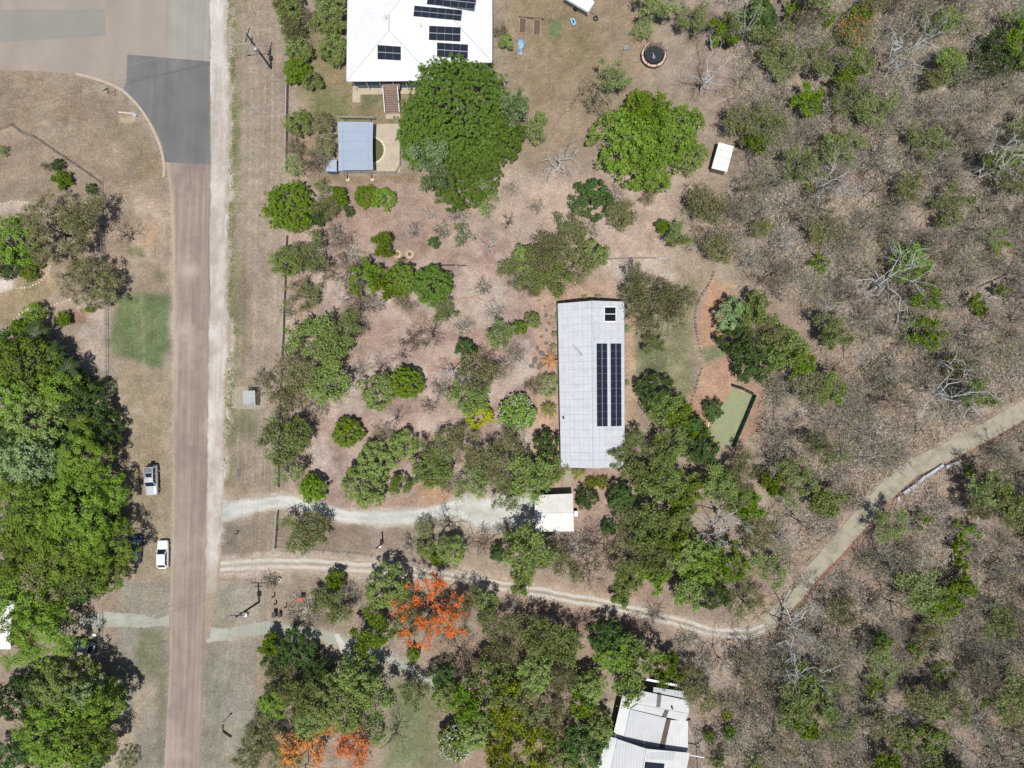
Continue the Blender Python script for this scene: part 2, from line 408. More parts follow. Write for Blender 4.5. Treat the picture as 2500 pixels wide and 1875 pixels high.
paint(rect(900, 262, 990, 300), (150, 130, 92), 12, .8)
paint(rect(730, 60, 790, 230), (142, 132, 86), 14, .8)
paint(rect(735, 320, 775, 425), (172, 140, 114), 10, .9)
paint(rect(775, 425, 1020, 450), (150, 128, 96), 12)
# road verges
paint([(556, -60), (600, -60), (612, 400), (600, 1200), (548, 1200), (556, 700)], (146, 136, 104), 12, .8, .6, .5, 3)
paint([(560, 230), (594, 230), (592, 480), (562, 480)], (120, 128, 78), 8, .85, .5, .6, 2)
paint([(562, 640), (604, 640), (606, 860), (560, 880)], (126, 126, 88), 10, .8, .5, .6, 2)
paint(rect(612, 480, 694, 860), (172, 156, 138), 14, .7, .6, .4)
paint(rect(585, -30, 690, 520), (166, 150, 130), 14, .6, .6, .4)
paint(rect(560, 1000, 626, 1080), (118, 124, 86), 12, .85, .6, .4, 2)
for x0 in (588, 606, 622, 640, 656, 671):
    paint([(x0 + 4, -40), (x0 + 8, 300), (x0, 700), (x0 - 8, 1180)], (186, 170, 152), 3, .35, .15, .4, 2, line=1.2)
    paint([(x0 + 13, -40), (x0 + 16, 300), (x0 + 9, 700), (x0, 1180)], (142, 126, 108), 4, .3, .15, .4, 2, line=2)
paint([(-40, 175), (190, 185), (330, 300), (400, 420), (410, 700), (280, 720), (255, 460), (130, 370), (-40, 320)], (166, 146, 122), 18)
paint([(-40, 175), (190, 185), (330, 300), (390, 420), (300, 460), (130, 370), (-40, 300)], (146, 128, 106), 20, .6, 1, .8, 4)
paint([(270, 300), (330, 290), (390, 380), (395, 440), (330, 440)], (150, 132, 96), 14, .7, 1, .5, 2)
paint([(292, 285), (332, 285), (334, 300), (292, 300)], (205, 182, 140), 6, .9, .3)
paint(rect(205, 205, 262, 230), (190, 172, 146), 10, .6, .6, .4, 1)
paint([(-40, 330), (120, 372), (250, 470), (250, 640), (-40, 720)], (158, 140, 118), 18)
for k in range(7):
    paint([(-20 + 8 * k, 200 + 22 * k), (120 + 18 * k, 215 + 24 * k), (240 + 14 * k, 260 + 20 * k)], (184, 164, 138), 3, .3, .8, .4, 2, line=1.5)
paint(rect(330, 480, 412, 640), (192, 172, 148), 20, .7, 1, .6, 3)
paint(rect(352, 545, 385, 610), (196, 156, 112), 14, .7)
paint(rect(318, 600, 356, 628), (120, 128, 74), 8, .7)
paint(rect(375, 660, 405, 690), (130, 130, 92), 10, .6)
paint([(300, 716), (410, 722), (411, 805), (398, 893), (350, 884), (272, 860), (268, 794), (284, 764)], (116, 134, 80), 13, .97, .7)
paint([(300, 716), (410, 722), (411, 805), (398, 893), (350, 884), (272, 860), (268, 794), (284, 764)], (100, 126, 70), 16, .7, .7, .8, 1.8)
paint([(346, 720), (352, 890)], (168, 156, 122), 7, .35, .6, .6, 2, line=3)
paint([(285, 880), (415, 900), (420, 1480), (300, 1480), (330, 1250), (285, 1080)], (168, 152, 124), 14)
paint([(285, 880), (415, 900), (420, 1300), (330, 1250), (285, 1080)], (150, 136, 106), 14, .5, 1, .7, 3)
paint([(418, 500), (426, 938), (424, 1300), (416, 1500)], (196, 178, 152), 5, .7, .3, line=4)
paint(rect(195, 740, 260, 900), (186, 168, 152), 14, .9)
paint(rect(168, 755, 215, 790), (160, 112, 84), 9, .8)
paint([(20, 700), (110, 640), (150, 700), (80, 760), (-20, 800), (-20, 720)], (164, 146, 106), 12)
paint([(60, 690), (100, 672), (118, 690), (70, 705)], (128, 132, 72), 8, .7)
paint(rect(-20, 495, 80, 520), (200, 184, 166), 8, .8); paint([(0, 680), (22, 672), (38, 706), (0, 716)], (206, 198, 186), 6)
paint(rect(60, 640, 125, 690), (206, 168, 138), 8, .7)
paint([(300, 1420), (412, 1420), (415, 1510), (400, 1880), (250, 1880), (290, 1600)], (152, 147, 130), 16)
paint([(330, 1540), (395, 1540), (400, 1660), (330, 1660)], (116, 124, 84), 14, .75, 1, .6, 2.5)
paint([(385, 1640), (406, 1640), (400, 1875), (385, 1875)], (120, 124, 92), 8, .6, .6)
paint([(320, 1660), (380, 1665), (375, 1740), (320, 1740)], (180, 166, 140), 12, .6, 1, .4)
paint([(265, 1750), (330, 1740), (330, 1870), (250, 1870)], (186, 164, 138), 12, .7, 1, .5)
paint([(508, 1570), (640, 1560), (640, 1880), (490, 1880)], (150, 147, 131), 14)
paint([(508, 1500), (560, 1500), (540, 1880), (492, 1880)], (132, 134, 112), 12, .6, .6, .4, 4)
paint(rect(515, 1430, 640, 1530), (166, 158, 141), 14, .8)
paint(rect(515, 1430, 570, 1540), (146, 144, 118), 10, .7, .8, .4)
for x0 in (566, 592, 608):
    paint([(x0, 1390), (x0 - 6, 1560), (x0 - 40, 1880)], (190, 178, 156), 3, .4, .2, .3, 2, line=1)
paint(rect(545, 1285, 1010, 1345), (152, 134, 116), 14)
paint(rect(545, 1290, 640, 1345), (134, 124, 104), 12, .7)
paint([(560, 1355), (760, 1352), (1000, 1385), (1010, 1420), (760, 1420), (560, 1405)], (198, 186, 168), 12, .95)
paint([(560, 1376), (760, 1376), (960, 1398)], (176, 164, 144), 5, .5, .4, line=4)
paint([(540, 1364), (760, 1362), (900, 1374), (1000, 1390)], (216, 206, 190), 5, .85, .5, line=5)
paint([(540, 1398), (700, 1391), (800, 1392), (930, 1402), (1000, 1410)], (218, 210, 196), 5, .85, .5, line=5)
paint([(520, 1330), (600, 1300), (640, 1340), (560, 1360)], (138, 128, 108), 12, .7)
paint([(700, 1400), (900, 1410), (930, 1560), (760, 1540)], (158, 142, 122), 18)
paint(rect(700, 1465, 800, 1530), (120, 108, 88), 16, .8)
paint([(960, 1660), (1100, 1690), (1110, 1880), (940, 1880)], (138, 140, 100), 14)
paint([(960, 1700), (1080, 1720), (1090, 1860), (960, 1860)], (118, 130, 84), 18, .8, 1, .5, 4)
paint([(770, 1560), (960, 1600), (1000, 1660), (800, 1660)], (168, 158, 140), 14, .8)
paint(rect(620, 1560, 780, 1880), (150, 136, 116), 20, .8)
paint(rect(1060, 1560, 1480, 1880), (158, 136, 112), 30, .9, 1, .3)
paint(rect(1100, 1420, 1600, 1560), (166, 136, 116), 24, .9, 1, .4)
# around the long house
paint(rect(1300, 700, 1375, 1180), (186, 154, 130), 12, .9)
paint(rect(1310, 960, 1366, 1160), (200, 158, 124), 10, .7, 1, .4)
paint(rect(1340, 690, 1500, 740), (190, 156, 132), 12, .9)
paint(rect(1520, 740, 1560, 1090), (186, 156, 124), 10, .9)
paint(rect(1360, 1130, 1540, 1260), (180, 148, 130), 14, .9)
paint([(1400, 1240), (1500, 1230), (1530, 1420), (1400, 1420)], (176, 148, 130), 18, .9)
paint([(1540, 690), (1700, 690), (1690, 960), (1560, 980)], (152, 146, 108), 14)
paint([(1550, 850), (1640, 840), (1625, 930), (1560, 940)], (108, 126, 78), 14, .85, 1, .4, 2)
paint([(1640, 800), (1690, 780), (1685, 960), (1640, 960)], (128, 136, 92), 12, .6, 1, .4)
paint([(1735, 690), (1790, 690), (1770, 790), (1745, 850), (1705, 850), (1705, 760)], (192, 146, 110), 9, .95)
paint([(1715, 890), (1790, 870), (1790, 945), (1730, 1080), (1690, 1080), (1680, 980)], (192, 148, 114), 10, .95)
paint([(1705, 855), (1780, 835), (1800, 850), (1730, 885)], (110, 128, 84), 7, .85, .6)
paint([(1790, 930), (1860, 940), (1860, 1060), (1800, 1100)], (184, 142, 112), 12, .8, 1, .3)
paint(rect(1470, 620, 1650, 680), (192, 180, 162), 14, .9, 1, .4)
paint([(1010, 1180), (1060, 1165), (1120, 1205), (1085, 1225), (1070, 1245), (1030, 1235)], (192, 150, 112), 9, .95)
paint(rect(900, 1220, 1060, 1250), (176, 142, 116), 10, .6)
paint(rect(545, 1195, 720, 1225), (190, 160, 126), 8, .5, .6, .4)
# faint halos where gravel spreads out
DRIVE_TOP = [(506, 1262), (534, 1246), (560, 1224), (625, 1213), (690, 1207), (733, 1212), (780, 1225), (820, 1237), (880, 1247), (960, 1246), (1040, 1237), (1085, 1228), (1100, 1214), (1140, 1206), (1200, 1207), (1310, 1204)]
DRIVE_BOT = [(1310, 1300), (1250, 1302), (1160, 1297), (1130, 1276), (1095, 1262), (1050, 1266), (1000, 1280), (920, 1284), (830, 1276), (770, 1262), (720, 1246), (680, 1244), (625, 1252), (560, 1272), (506, 1282)]
paint(DRIVE_TOP + DRIVE_BOT, (208, 204, 193), 14, .9, .8)
paint([(557, -60), (562, 200), (562, 420), (560, 600), (556, 720), (562, 830), (553, 1000), (546, 1180), (540, 1320)], (204, 196, 184), 9, .8, .8, .4, 1.5, line=6)
TRACK = [(512, 1386), (600, 1379), (680, 1376), (780, 1378), (900, 1387), (1000, 1396), (1130, 1412), (1250, 1434), (1350, 1452), (1450, 1470), (1560, 1494), (1650, 1517), (1740, 1545), (1830, 1548), (1880, 1526)]
paint(TRACK, (190, 168, 148), 12, .85, .7, line=24)
LANE3 = [(502, 1550), (560, 1548), (640, 1532), (720, 1542), (790, 1552), (860, 1575), (960, 1612), (1040, 1655), (1080, 1684)]
paint(LANE3, (176, 172, 156), 12, .85, .5, line=15)
CD = [(2560, 964), (2500, 1000), (2426, 1043), (2327, 1096), (2228, 1142), (2158, 1204), (2115, 1252), (2073, 1300), (2030, 1348), (1988, 1392), (1946, 1446), (1903, 1494), (1870, 1530)]
paint([(x + 16, y + 14) for x, y in CD], (150, 100, 76), 8, .6, .6, .3, 2, line=16)
# concrete pads beside the houses
gv = fbm(gx, gy, 1.1, 31, 3) - .5; gv2 = fbm(gx, gy, 6.0, 91, 3) - .5
gv3 = fbm(gx, gy, 2.4, 191, 4) - .5
gc = gc * (1 + .40 * gv + .24 * gv2 + .42 * gv3)[:, None]; gc = gc * (1 + (np.array([.10, -.01, -.09]) * (fbm(gx, gy, 4.0, 271, 3) - .5)[:, None] * 1.3))
gl = gc.mean(1, keepdims=True); gc = gl + (gc - gl) * .70; gc = gc * np.array([1.0, .995, 1.01])
gcol = np.clip(gc / GAIN * 1.13, .01, .8)
nx, ny = len(xs), len(ys)
ii = np.arange(nx - 1)[None, :] + nx * np.arange(ny - 1)[:, None]
Q = np.stack([ii, ii + 1, ii + 1 + nx, ii + nx], -1).reshape(-1, 4)
gm, n_, l_, b_ = nt('ground_soil')
at_n = n_.new('ShaderNodeAttribute'); at_n.attribute_name = 'soil'
posn = n_.new('ShaderNodeNewGeometry').outputs['Position']
g1 = noise(n_, l_, 2.6, 6, .75, posn); g2 = noise(n_, l_, 8.0, 4, .8, posn); g3 = noise(n_, l_, .7, 5, .7, posn)
o_ = mixc(n_, l_, ramp(n_, l_, g1, .28, .72), (.62, .60, .58), (1.36, 1.36, 1.36)); o_ = mixc(n_, l_, 1.0, at_n.outputs['Color'], o_, 'MULTIPLY')
o2_ = mixc(n_, l_, ramp(n_, l_, g2, .3, .72), (.68, .67, .66), (1.30, 1.29, 1.27)); o_ = mixc(n_, l_, .85, o_, o2_, 'MULTIPLY')
o3_ = mixc(n_, l_, ramp(n_, l_, g3, .3, .7), (.86, .85, .82), (1.13, 1.12, 1.12)); o_ = mixc(n_, l_, 1.0, o_, o3_, 'MULTIPLY')
l_.new(o_, b_.inputs['Base Color']); b_.inputs['Roughness'].default_value = .95; b_.inputs['Specular IOR Level'].default_value = .1
bump(n_, l_, b_, g2, .5, .06)
gme = np_mesh('ground', np.stack([gx, gy, np.zeros_like(gx)], -1), Q, gm)
ca = gme.color_attributes.new('soil', 'FLOAT_COLOR', 'POINT')
ca.data.foreach_set('color', np.concatenate([gcol, np.ones((len(gcol), 1))], 1).astype(np.float32).ravel())
ground = structure(obj('ground', gme))

# ------------------------------------------------------------------ paved sheets
def dens(pts, seg=9, jit=1.2, closed=True, seed=1):
    r = random.Random(seed); out = []; n = len(pts)
    for i in range(n if closed else n - 1):
        a = pts[i]; b = pts[(i + 1) % n]; d = math.hypot(b[0] - a[0], b[1] - a[1]); k = max(1, int(d / seg))
        for j in range(k):
            t = j / k; out.append((a[0] + (b[0] - a[0]) * t + r.uniform(-jit, jit), a[1] + (b[1] - a[1]) * t + r.uniform(-jit, jit)))
    if not closed: out.append(pts[-1])
    return out

def sheet(name, px, m, z, jit=1.2, seg=9, seed=1):
    pts = [at(x, y) for x, y in (dens(dens(px, 24, jit, True, seed), 4.5, jit * .42, True, seed + 50) if jit > 2.5 else dens(px, seg, jit, True, seed))]
    from mathutils.geometry import tessellate_polygon
    vv = [Vector((p.x, p.y, z)) for p in pts]; tris = tessellate_polygon([vv])
    tris = [t if (vv[t[1]] - vv[t[0]]).cross(vv[t[2]] - vv[t[0]]).z > 0 else (t[0], t[2], t[1]) for t in tris]
    mb = MB(); mb.add(vv, tris); return structure(mb.build(name, m))

def paintmat(name, fine=.5):
    m, n, l, b = nt(name); b.inputs['Roughness'].default_value = .93; b.inputs['Specular IOR Level'].default_value = .12
    a = n.new('ShaderNodeAttribute'); a.attribute_name = 'soil'; v = n.new('ShaderNodeNewGeometry').outputs['Position']
    f1 = noise(n, l, 6.0, 5, .8, v); f2 = noise(n, l, 1.7, 5, .7, v)
    o = mixc(n, l, 1.0, a.outputs['Color'], mixc(n, l, ramp(n, l, f1, .28, .72), (1 - fine * .45,) * 3, (1 + fine * .45,) * 3), 'MULTIPLY')
    o = mixc(n, l, 1.0, o, mixc(n, l, ramp(n, l, f2, .3, .7), (1 - fine * .2,) * 3, (1 + fine * .2,) * 3), 'MULTIPLY')
    l.new(o, b.inputs['Base Color']); bump(n, l, b, f1, .3, .03); return m
M['paint_fine'] = paintmat('paint_fine', .22); M['paint_gravel'] = paintmat('paint_gravel', .5)
def resample(pts, n):
    d = [0]
    for i in range(1, len(pts)): d.append(d[-1] + math.hypot(pts[i][0] - pts[i - 1][0], pts[i][1] - pts[i - 1][1]))
    t = np.linspace(0, d[-1], n); return np.stack([np.interp(t, d, [p[0] for p in pts]), np.interp(t, d, [p[1] for p in pts])], -1)
def strip(name, A_, B_, colf, z, nu=18, nv=260, m='paint_fine', jit=2.0, seed=3, crown=0.0):
    a = resample(A_, nv); b = resample(B_, nv); k = np.arange(nv, dtype=float)
    ja = (fbm(k, k * 0 + 3., 9, seed) - .5) * 2 * jit * 1.6 + (fbm(k, k * 0 + 9., 2.2, seed + 5) - .5) * jit * 1.4; jb = (fbm(k, k * 0 + 21., 9, seed + 9) - .5) * 2 * jit * 1.6 + (fbm(k, k * 0 + 33., 2.2, seed + 15) - .5) * jit * 1.4
    d = b - a; L2 = np.linalg.norm(d, axis=1, keepdims=True); d = d / np.maximum(L2, 1e-6); a = a - d * ja[:, None]; b = b + d * jb[:, None]
    u = np.linspace(0, 1, nu); P2 = a[:, None] * (1 - u[None, :, None]) + b[:, None] * u[None, :, None]
    W3 = np.array([[tuple(at(*q)) for q in row] for row in P2]).reshape(-1, 3); W3[:, 2] = z
    U = np.tile(u, nv); S = np.repeat(np.linspace(0, 1, nv), nu); cc = colf(U, S, W3[:, 0], W3[:, 1], P2.reshape(-1, 2))
    i = (np.arange(nu - 1)[None, :] + nu * np.arange(nv - 1)[:, None]); Qd = np.stack([i, i + 1, i + 1 + nu, i + nu], -1).reshape(-1, 4)
    p, q, r_ = W3[Qd[0, 0]], W3[Qd[0, 1]], W3[Qd[0, 2]]
    if np.cross(q - p, r_ - p)[2] < 0: Qd = Qd[:, ::-1]
    me = np_mesh(name, W3, Qd, M[m]); ca_ = me.color_attributes.new('soil', 'FLOAT_COLOR', 'POINT')
    ca_.data.foreach_set('color', np.concatenate([np.clip(cc / GAIN, .01, .85), np.ones((len(cc), 1))], 1).astype(np.float32).ravel()); return structure(obj(name, me))
def mx(c, d_, w): w = np.clip(w, 0, 1)[:, None]; return c * (1 - w) + lin(d_) * w
def bell(u, c, w): return np.exp(-((u - c) / w) ** 2)
def col_road(U, S, x, y, q):
    c = np.tile(lin((172, 157, 146)), (len(U), 1)); c = mx(c, (164, 149, 138), (U > .52) * .7)
    st = fbm(x * 3.0, y / 12, 1.0, 7, 3); c = mx(c, (150, 136, 126), (st - .45) * 2.2); c = mx(c, (190, 176, 164), (.42 - st) * 2.2)
    c = mx(c, (144, 131, 122), bell(U, .52, .022) * .75 * np.clip(fbm(x, y, 3.0, 5) * 1.8, 0, 1)); c = mx(c, (150, 136, 127), bell(U, .32, .07) * .3 + bell(U, .72, .07) * .3)
    c = mx(c, (200, 180, 160), np.clip(1 - U / .13, 0, 1) * np.where(q[:, 1] < 900, .9, .5)); c = mx(c, (140, 128, 118), bell(U, .985, .02) * .7)
    b = fbm(x, y, 5.0, 77, 4); c = mx(c, (142, 130, 122), (b - .56) * 3.0); c = mx(c, (194, 180, 168), (.40 - b) * 3.0); b = fbm(x, y, 1.2, 78, 3); return c * (1 + .22 * (b - .5))[:, None]
def col_shoulder(U, S, x, y, q):
    c = np.tile(lin((213, 205, 198)), (len(U), 1)); b = fbm(x, y, 3.0, 177, 4); c = mx(c, (190, 180, 170), (b - .48) * 4); c = mx(c, (228, 223, 217), (.42 - b) * 4)
    st = fbm(x * 2.5, y / 8, 1.0, 17, 3); c = mx(c, (186, 175, 164), (st - .52) * 2.5); e = fbm(x, y, 1.6, 19, 3)
    c = mx(c, (172, 157, 136), np.clip((U - .80 + (e - .5) * .5) * 5, 0, 1) * .85); c = mx(c, (158, 145, 130), bell(U, .01, .03) * .6); c = mx(c, (170, 157, 138), np.clip((q[:, 1] - 1330 + (e - .5) * 160) / 150, 0, 1)); return c * (1 + .2 * (e - .5))[:, None]
def col_drive(U, S, x, y, q):
    c = np.tile(lin((213, 212, 204)), (len(U), 1)); b = fbm(x, y, 2.6, 277, 4); c = mx(c, (190, 187, 177), (b - .46) * 4); c = mx(c, (228, 229, 225), bell(U, .25, .12) * .5 + bell(U, .72, .12) * .5)
    e = fbm(x, y, 1.5, 29, 3); m_ = np.minimum(U, 1 - U); c = mx(c, (182, 164, 144), np.clip((.16 - m_ + (e - .5) * .4) * 6, 0, 1) * .8); c = mx(c, (186, 190, 186), (fbm(x, y, 6, 31) - .5) * 2); return c * (1 + .25 * (e - .5))[:, None]
def col_track(U, S, x, y, q):
    c = np.tile(lin((192, 180, 164)), (len(U), 1)); b = fbm(x, y, 2.6, 377, 4); e = fbm(x, y, 1.4, 39, 3); pale = (222, 218, 210)
    c = mx(c, pale, (bell(U, .25, .13) + bell(U, .74, .13)) * (.75 + .5 * (b - .5))); c = mx(c, (166, 150, 130), bell(U, .5, .09) * np.clip(b * 1.6 - .2, 0, 1)); m_ = np.minimum(U, 1 - U); c = mx(c, (172, 152, 134), np.clip((.14 - m_ + (e - .5) * .5) * 5, 0, 1) * .9); return c * (1 + .28 * (e - .5))[:, None]
ROAD_L = [(404, 394), (416, 469), (421, 600), (425, 800), (426, 938), (424, 1100), (422, 1300), (418, 1407), (416, 1500), (413, 1650), (407, 1750), (401, 1875), (394, 2050)]
ROAD_R = [(480, 2050), (488, 1875), (493, 1750), (499, 1600), (502, 1407), (506, 1200), (509, 938), (512, 700), (513, 469), (514, 398)]
strip('road', ROAD_L, ROAD_R[::-1], col_road, .004, 26, 420, 'paint_fine', 1.0, 3)
sheet('side_road', [(-300, -200), (420, -200), (420, 150), (330, 240), (300, 220), (250, 196), (192, 184), (141, 177), (0, 169), (-300, 168)], M['side_road'], .004, 1.2, 10, 4)
sheet('road_patch', [(-300, 24), (0, 24), (256, 21), (259, 86), (200, 92), (93, 97), (0, 103), (-300, 110)], M['grey_patch'], .008, .8, 14, 5)
sheet('old_road', [(406, -200), (508, -200), (512, 152), (406, 145)], M['old_asphalt'], .008, .8, 14, 6)
sheet('asphalt', [(311, 133), (512, 150), (514, 402), (404, 396), (397, 353), (377, 311), (349, 269), (320, 235), (301, 216), (308, 204)], M['asphalt'], .012, .25, 14, 7)
SH_R = [(512, 1560), (522, 1490), (530, 1440), (536, 1400), (540, 1350), (540, 1280), (546, 1180), (548, 1100), (551, 1000), (556, 900), (564, 830), (560, 760), (555, 700), (560, 600), (561, 469), (563, 400), (565, 300), (563, 200), (557, 100), (556, 0), (556, -200)]
strip('road_shoulder', [(508, -200), (512, 152), (514, 400), (513, 469), (512, 700), (509, 938), (506, 1200), (503, 1400), (499, 1560)], SH_R[::-1], col_shoulder, .006, 16, 420, 'paint_gravel', 2.6, 8)
strip('driveway', DRIVE_TOP, DRIVE_BOT[::-1], col_drive, .005, 18, 260, 'paint_gravel', 3.0, 9)

def ribbon(pts, w, k=1):
    up = []; dn = []
    for i, p in enumerate(pts):
        a = pts[max(0, i - 1)]; b = pts[min(len(pts) - 1, i + 1)]; d = math.hypot(b[0] - a[0], b[1] - a[1]); nx_, ny_ = -(b[1] - a[1]) / d, (b[0] - a[0]) / d
        ww = w[i] if hasattr(w, '__len__') else w
        up.append((p[0] - nx_ * ww, p[1] - ny_ * ww)); dn.append((p[0] + nx_ * ww, p[1] + ny_ * ww))
    return up + dn[::-1]
rb_ = ribbon(TRACK, ([18, 18, 17, 17, 16] + [15] * 20)[:len(TRACK)]); strip('dirt_track', rb_[:len(TRACK)], rb_[len(TRACK):][::-1], col_track, .0055, 18, 320, 'paint_gravel', 2.6, 10)
sheet('gravel_lane', ribbon(LANE3, [20, 12, 15, 12, 10, 7, 7, 8, 4]), M['green_gravel'], .0045, 2.2, 7, 11)
sheet('side_driveway', [(195, 1500), (260, 1494), (350, 1500), (384, 1512), (414, 1500), (413, 1530), (384, 1528), (350, 1532), (250, 1530), (195, 1535)], M['green_gravel'], .005, 1.4, 7, 12)
sheet('lawn_strip', [(1786, 948), (1838, 968), (1786, 1088), (1716, 1084)], M['turf'], .005, .6, 9, 13)
sheet('house_path', [(1378, 1140), (1394, 1140), (1396, 1206), (1376, 1206)], M['pad'], .006, .5, 9, 14)
sheet('white_streak', [(815, 1549), (826, 1548), (842, 1572), (846, 1590), (862, 1608), (880, 1632), (868, 1634), (848, 1606), (832, 1592), (826, 1574)], M['gravel'], .009, 1.2, 5, 15)

M['road_dark'] = roadmat('road_dark', P(156, 140, 131), P(146, 131, 123), P(166, 150, 140)); M['road_pale'] = roadmat('road_pale', P(190, 171, 155), P(180, 161, 147), P(200, 182, 166))
# kerb round the corner
kp = [(186, 181), (220, 189), (252, 199), (278, 209), (302, 223), (326, 245), (348, 272), (366, 300), (380, 328), (391, 355), (398, 382), (402, 410), (400, 432)]
for i in range(len(kp) - 1):
    pass
kr = structure(thing('kerb', 'pale concrete kerb curving round the junction corner', 'kerb'))
for i in range(len(kp) - 1):
    q = ribbon([kp[i], kp[i + 1]], 3.2); pp = [at(x, y) for x, y in q]
    c = sum((Vector(p) for p in pp), Vector()) / 4
    pp = [c + (p - c) * .995 for p in pp]
    MB().prism([(p.x, p.y) for p in pp][::-1], -.02, .11).build('kerb_stone', M['kerb'], kr)

# concrete drive through the wood, slab by slab
cd = structure(thing('concrete_drive', 'pale concrete driveway of slabs curving through the wood', 'driveway'))
seg = []; acc = 0
fine = dens(CD, 3, 0, False)
L_ = [0]
for i in range(1, len(fine)): L_.append(L_[-1] + math.hypot(fine[i][0] - fine[i - 1][0], fine[i][1] - fine[i - 1][1]))
nslab = int(L_[-1] / 70)
def along(s):
    i = max(j for j in range(len(L_)) if L_[j] <= s + 1e-6); i = min(i, len(fine) - 2)
    t = (s - L_[i]) / max(L_[i + 1] - L_[i], 1e-6); return (fine[i][0] + (fine[i + 1][0] - fine[i][0]) * t, fine[i][1] + (fine[i + 1][1] - fine[i][1]) * t)
for k in range(nslab):
    s0, s1 = L_[-1] * k / nslab + .45, L_[-1] * (k + 1) / nslab - .45
    pts = [along(s0 + (s1 - s0) * j / 4) for j in range(5)]
    w = 22 if k < nslab - 3 else 19
    q = ribbon(pts, w); pp = [at(x, y) for x, y in q]
    MB().prism([(p.x, p.y) for p in pp][::-1], -.03, .035 + .004 * (k % 2)).build('slab', M['drive_slab'], cd)

# ------------------------------------------------------------------ buildings
def V3(px, py, z): p = at(px, py, z); return (p.x, p.y, p.z)
def lerp(a, b, t): return tuple(a[i] + (b[i] - a[i]) * t for i in range(3))
def bil(q, u, v): return lerp(lerp(q[0], q[1], u), lerp(q[3], q[2], u), v)   # q: 00,10,11,01
def quad_panel(q, off, th):     # slab lying on quad q lifted along its normal by off
    a = Vector(q[1]) - Vector(q[0]); b = Vector(q[3]) - Vector(q[0]); n = a.cross(b).normalized()
    if n.z < 0: n = -n
    top = [Vector(p) + n * (off + th) for p in q]; bot = [Vector(p) + n * off for p in q]
    m_ = MB(); ff = [(3, 2, 1, 0), (4, 5, 6, 7), (0, 1, 5, 4), (1, 2, 6, 5), (2, 3, 7, 6), (3, 0, 4, 7)]
    return m_.add(bot + top, ff)

def solar(parent, q, nu, nv, mid='u', gap=.012):
    # array filling quad q with nu x nv panels; each panel a part with frame line as sub-part
    for i in range(nu):
        for j in range(nv):
            u0, u1 = (i + gap) / nu, (i + 1 - gap) / nu; v0, v1 = (j + gap) / nv, (j + 1 - gap) / nv
            c = [bil(q, u0, v0), bil(q, u1, v0), bil(q, u1, v1), bil(q, u0, v1)]
            pn = quad_panel(c, .10, .035).build('solar_panel', M['panel_blue'], parent)
            if mid == 'u': d = [bil(c, .475, 0), bil(c, .525, 0), bil(c, .525, 1), bil(c, .475, 1)]
            else: d = [bil(c, 0, .475), bil(c, 1, .475), bil(c, 1, .525), bil(c, 0, .525)]
            quad_panel(d, .136, .004).build('frame_bar', M['panel_line'], pn)
    c = [bil(q, .0, .0), bil(q, 1.0, .0), bil(q, 1.0, 1.0), bil(q, .0, 1.0)]
    quad_panel(c, .05, .04).build('mounting_frame', M['panel_line'], parent)

# -- white house at the top
ZE, K = 4.4, .27
A = thing('white_house', 'large house with brilliant white hip roof and several solar arrays', 'house')
p0 = at(846, 198, ZE); p1 = at(1062, 148, ZE); p2 = at(1201, 157, ZE)
xw, xe, yS, yM = p0.x, p2.x, p0.y, (p1.y + p2.y) / 2; xm = at(1063, 190, ZE).x
Wd = xe - xw; yN = yM + Wd * .98; hr = Wd / 2 * .98
ycen = yM + hr
ridge_z = ZE + K * hr
apx = [(xw + hr, ycen), (xe - hr, ycen)]
rw = (xm - xw) / 2; apz = ZE + K * rw; ap = ((xw + xm) / 2, yS + rw, apz)
rz_ = ridge_z
R1, R2 = (apx[0][0], ycen, rz_), (apx[1][0], ycen, rz_)
SE, NE, NW, SW = (xe, yM, ZE), (xe, yN, ZE), (xw, yN, ZE), (xw, yS, ZE)
WSE = (xm, yS, ZE); VAL = (xm, yM, ZE)
hipj = (xw + rw, yM + rw, apz)           # wing ridge meets main hip
def roofface(pts): MB().add([tuple(p) for p in pts] + [(p[0], p[1], p[2] - .12) for p in pts],
    [tuple(range(len(pts))), tuple(range(2 * len(pts) - 1, len(pts) - 1, -1))] + [(i, len(pts) + i, len(pts) + (i + 1) % len(pts), (i + 1) % len(pts)) for i in range(len(pts))]).build('roof_face', M['house_a_roof'], A)
roofface([VAL, SE, R2, R1, hipj]); roofface([SE, NE, R2]); roofface([NE, NW, R1, R2]); roofface([SW, ap, hipj, R1, NW][::-1] if False else [NW, SW, ap, hipj, R1])
roofface([SW, WSE, ap]); roofface([WSE, VAL, hipj, ap])
def ridgecap(a, b, m='ridge_white'): MB().tube([(a[0], a[1], a[2] + .01), (b[0], b[1], b[2] + .01)], .09, 6).build('ridge_cap', M[m], A)
for a, b in ((SW, ap), (WSE, ap), (ap, hipj), (hipj, R1), (SE, R2), (R1, R2)): ridgecap(a, b)
oh = .9
for a, b in ((SW, WSE), (WSE, VAL), (VAL, SE), (SE, NE), (NW, SW)): MB().tube([(a[0], a[1], a[2] - .08), (b[0], b[1], b[2] - .08)], .075, 6).build('gutter', M['ridge_white'], A)
for (x0, x1, y) in ((xw + oh, xm - oh, yS + oh), (xm - oh, xe - oh, yM + oh)):
    MB().box((x0 + x1) / 2, y + .1, 2.12, x1 - x0, .2, 4.25).build('wall', M['wall_blue'], A)
MB().box(xw + oh + .1, (yS + yN) / 2, 2.12, .2, yN - yS - 2 * oh - .45, 4.25).build('wall', M['wall_cream'], A)
MB().box(xe - oh - .1, (yM + yN) / 2, 2.12, .2, yN - yM - 2 * oh - .45, 4.25).build('wall', M['wall_cream'], A)
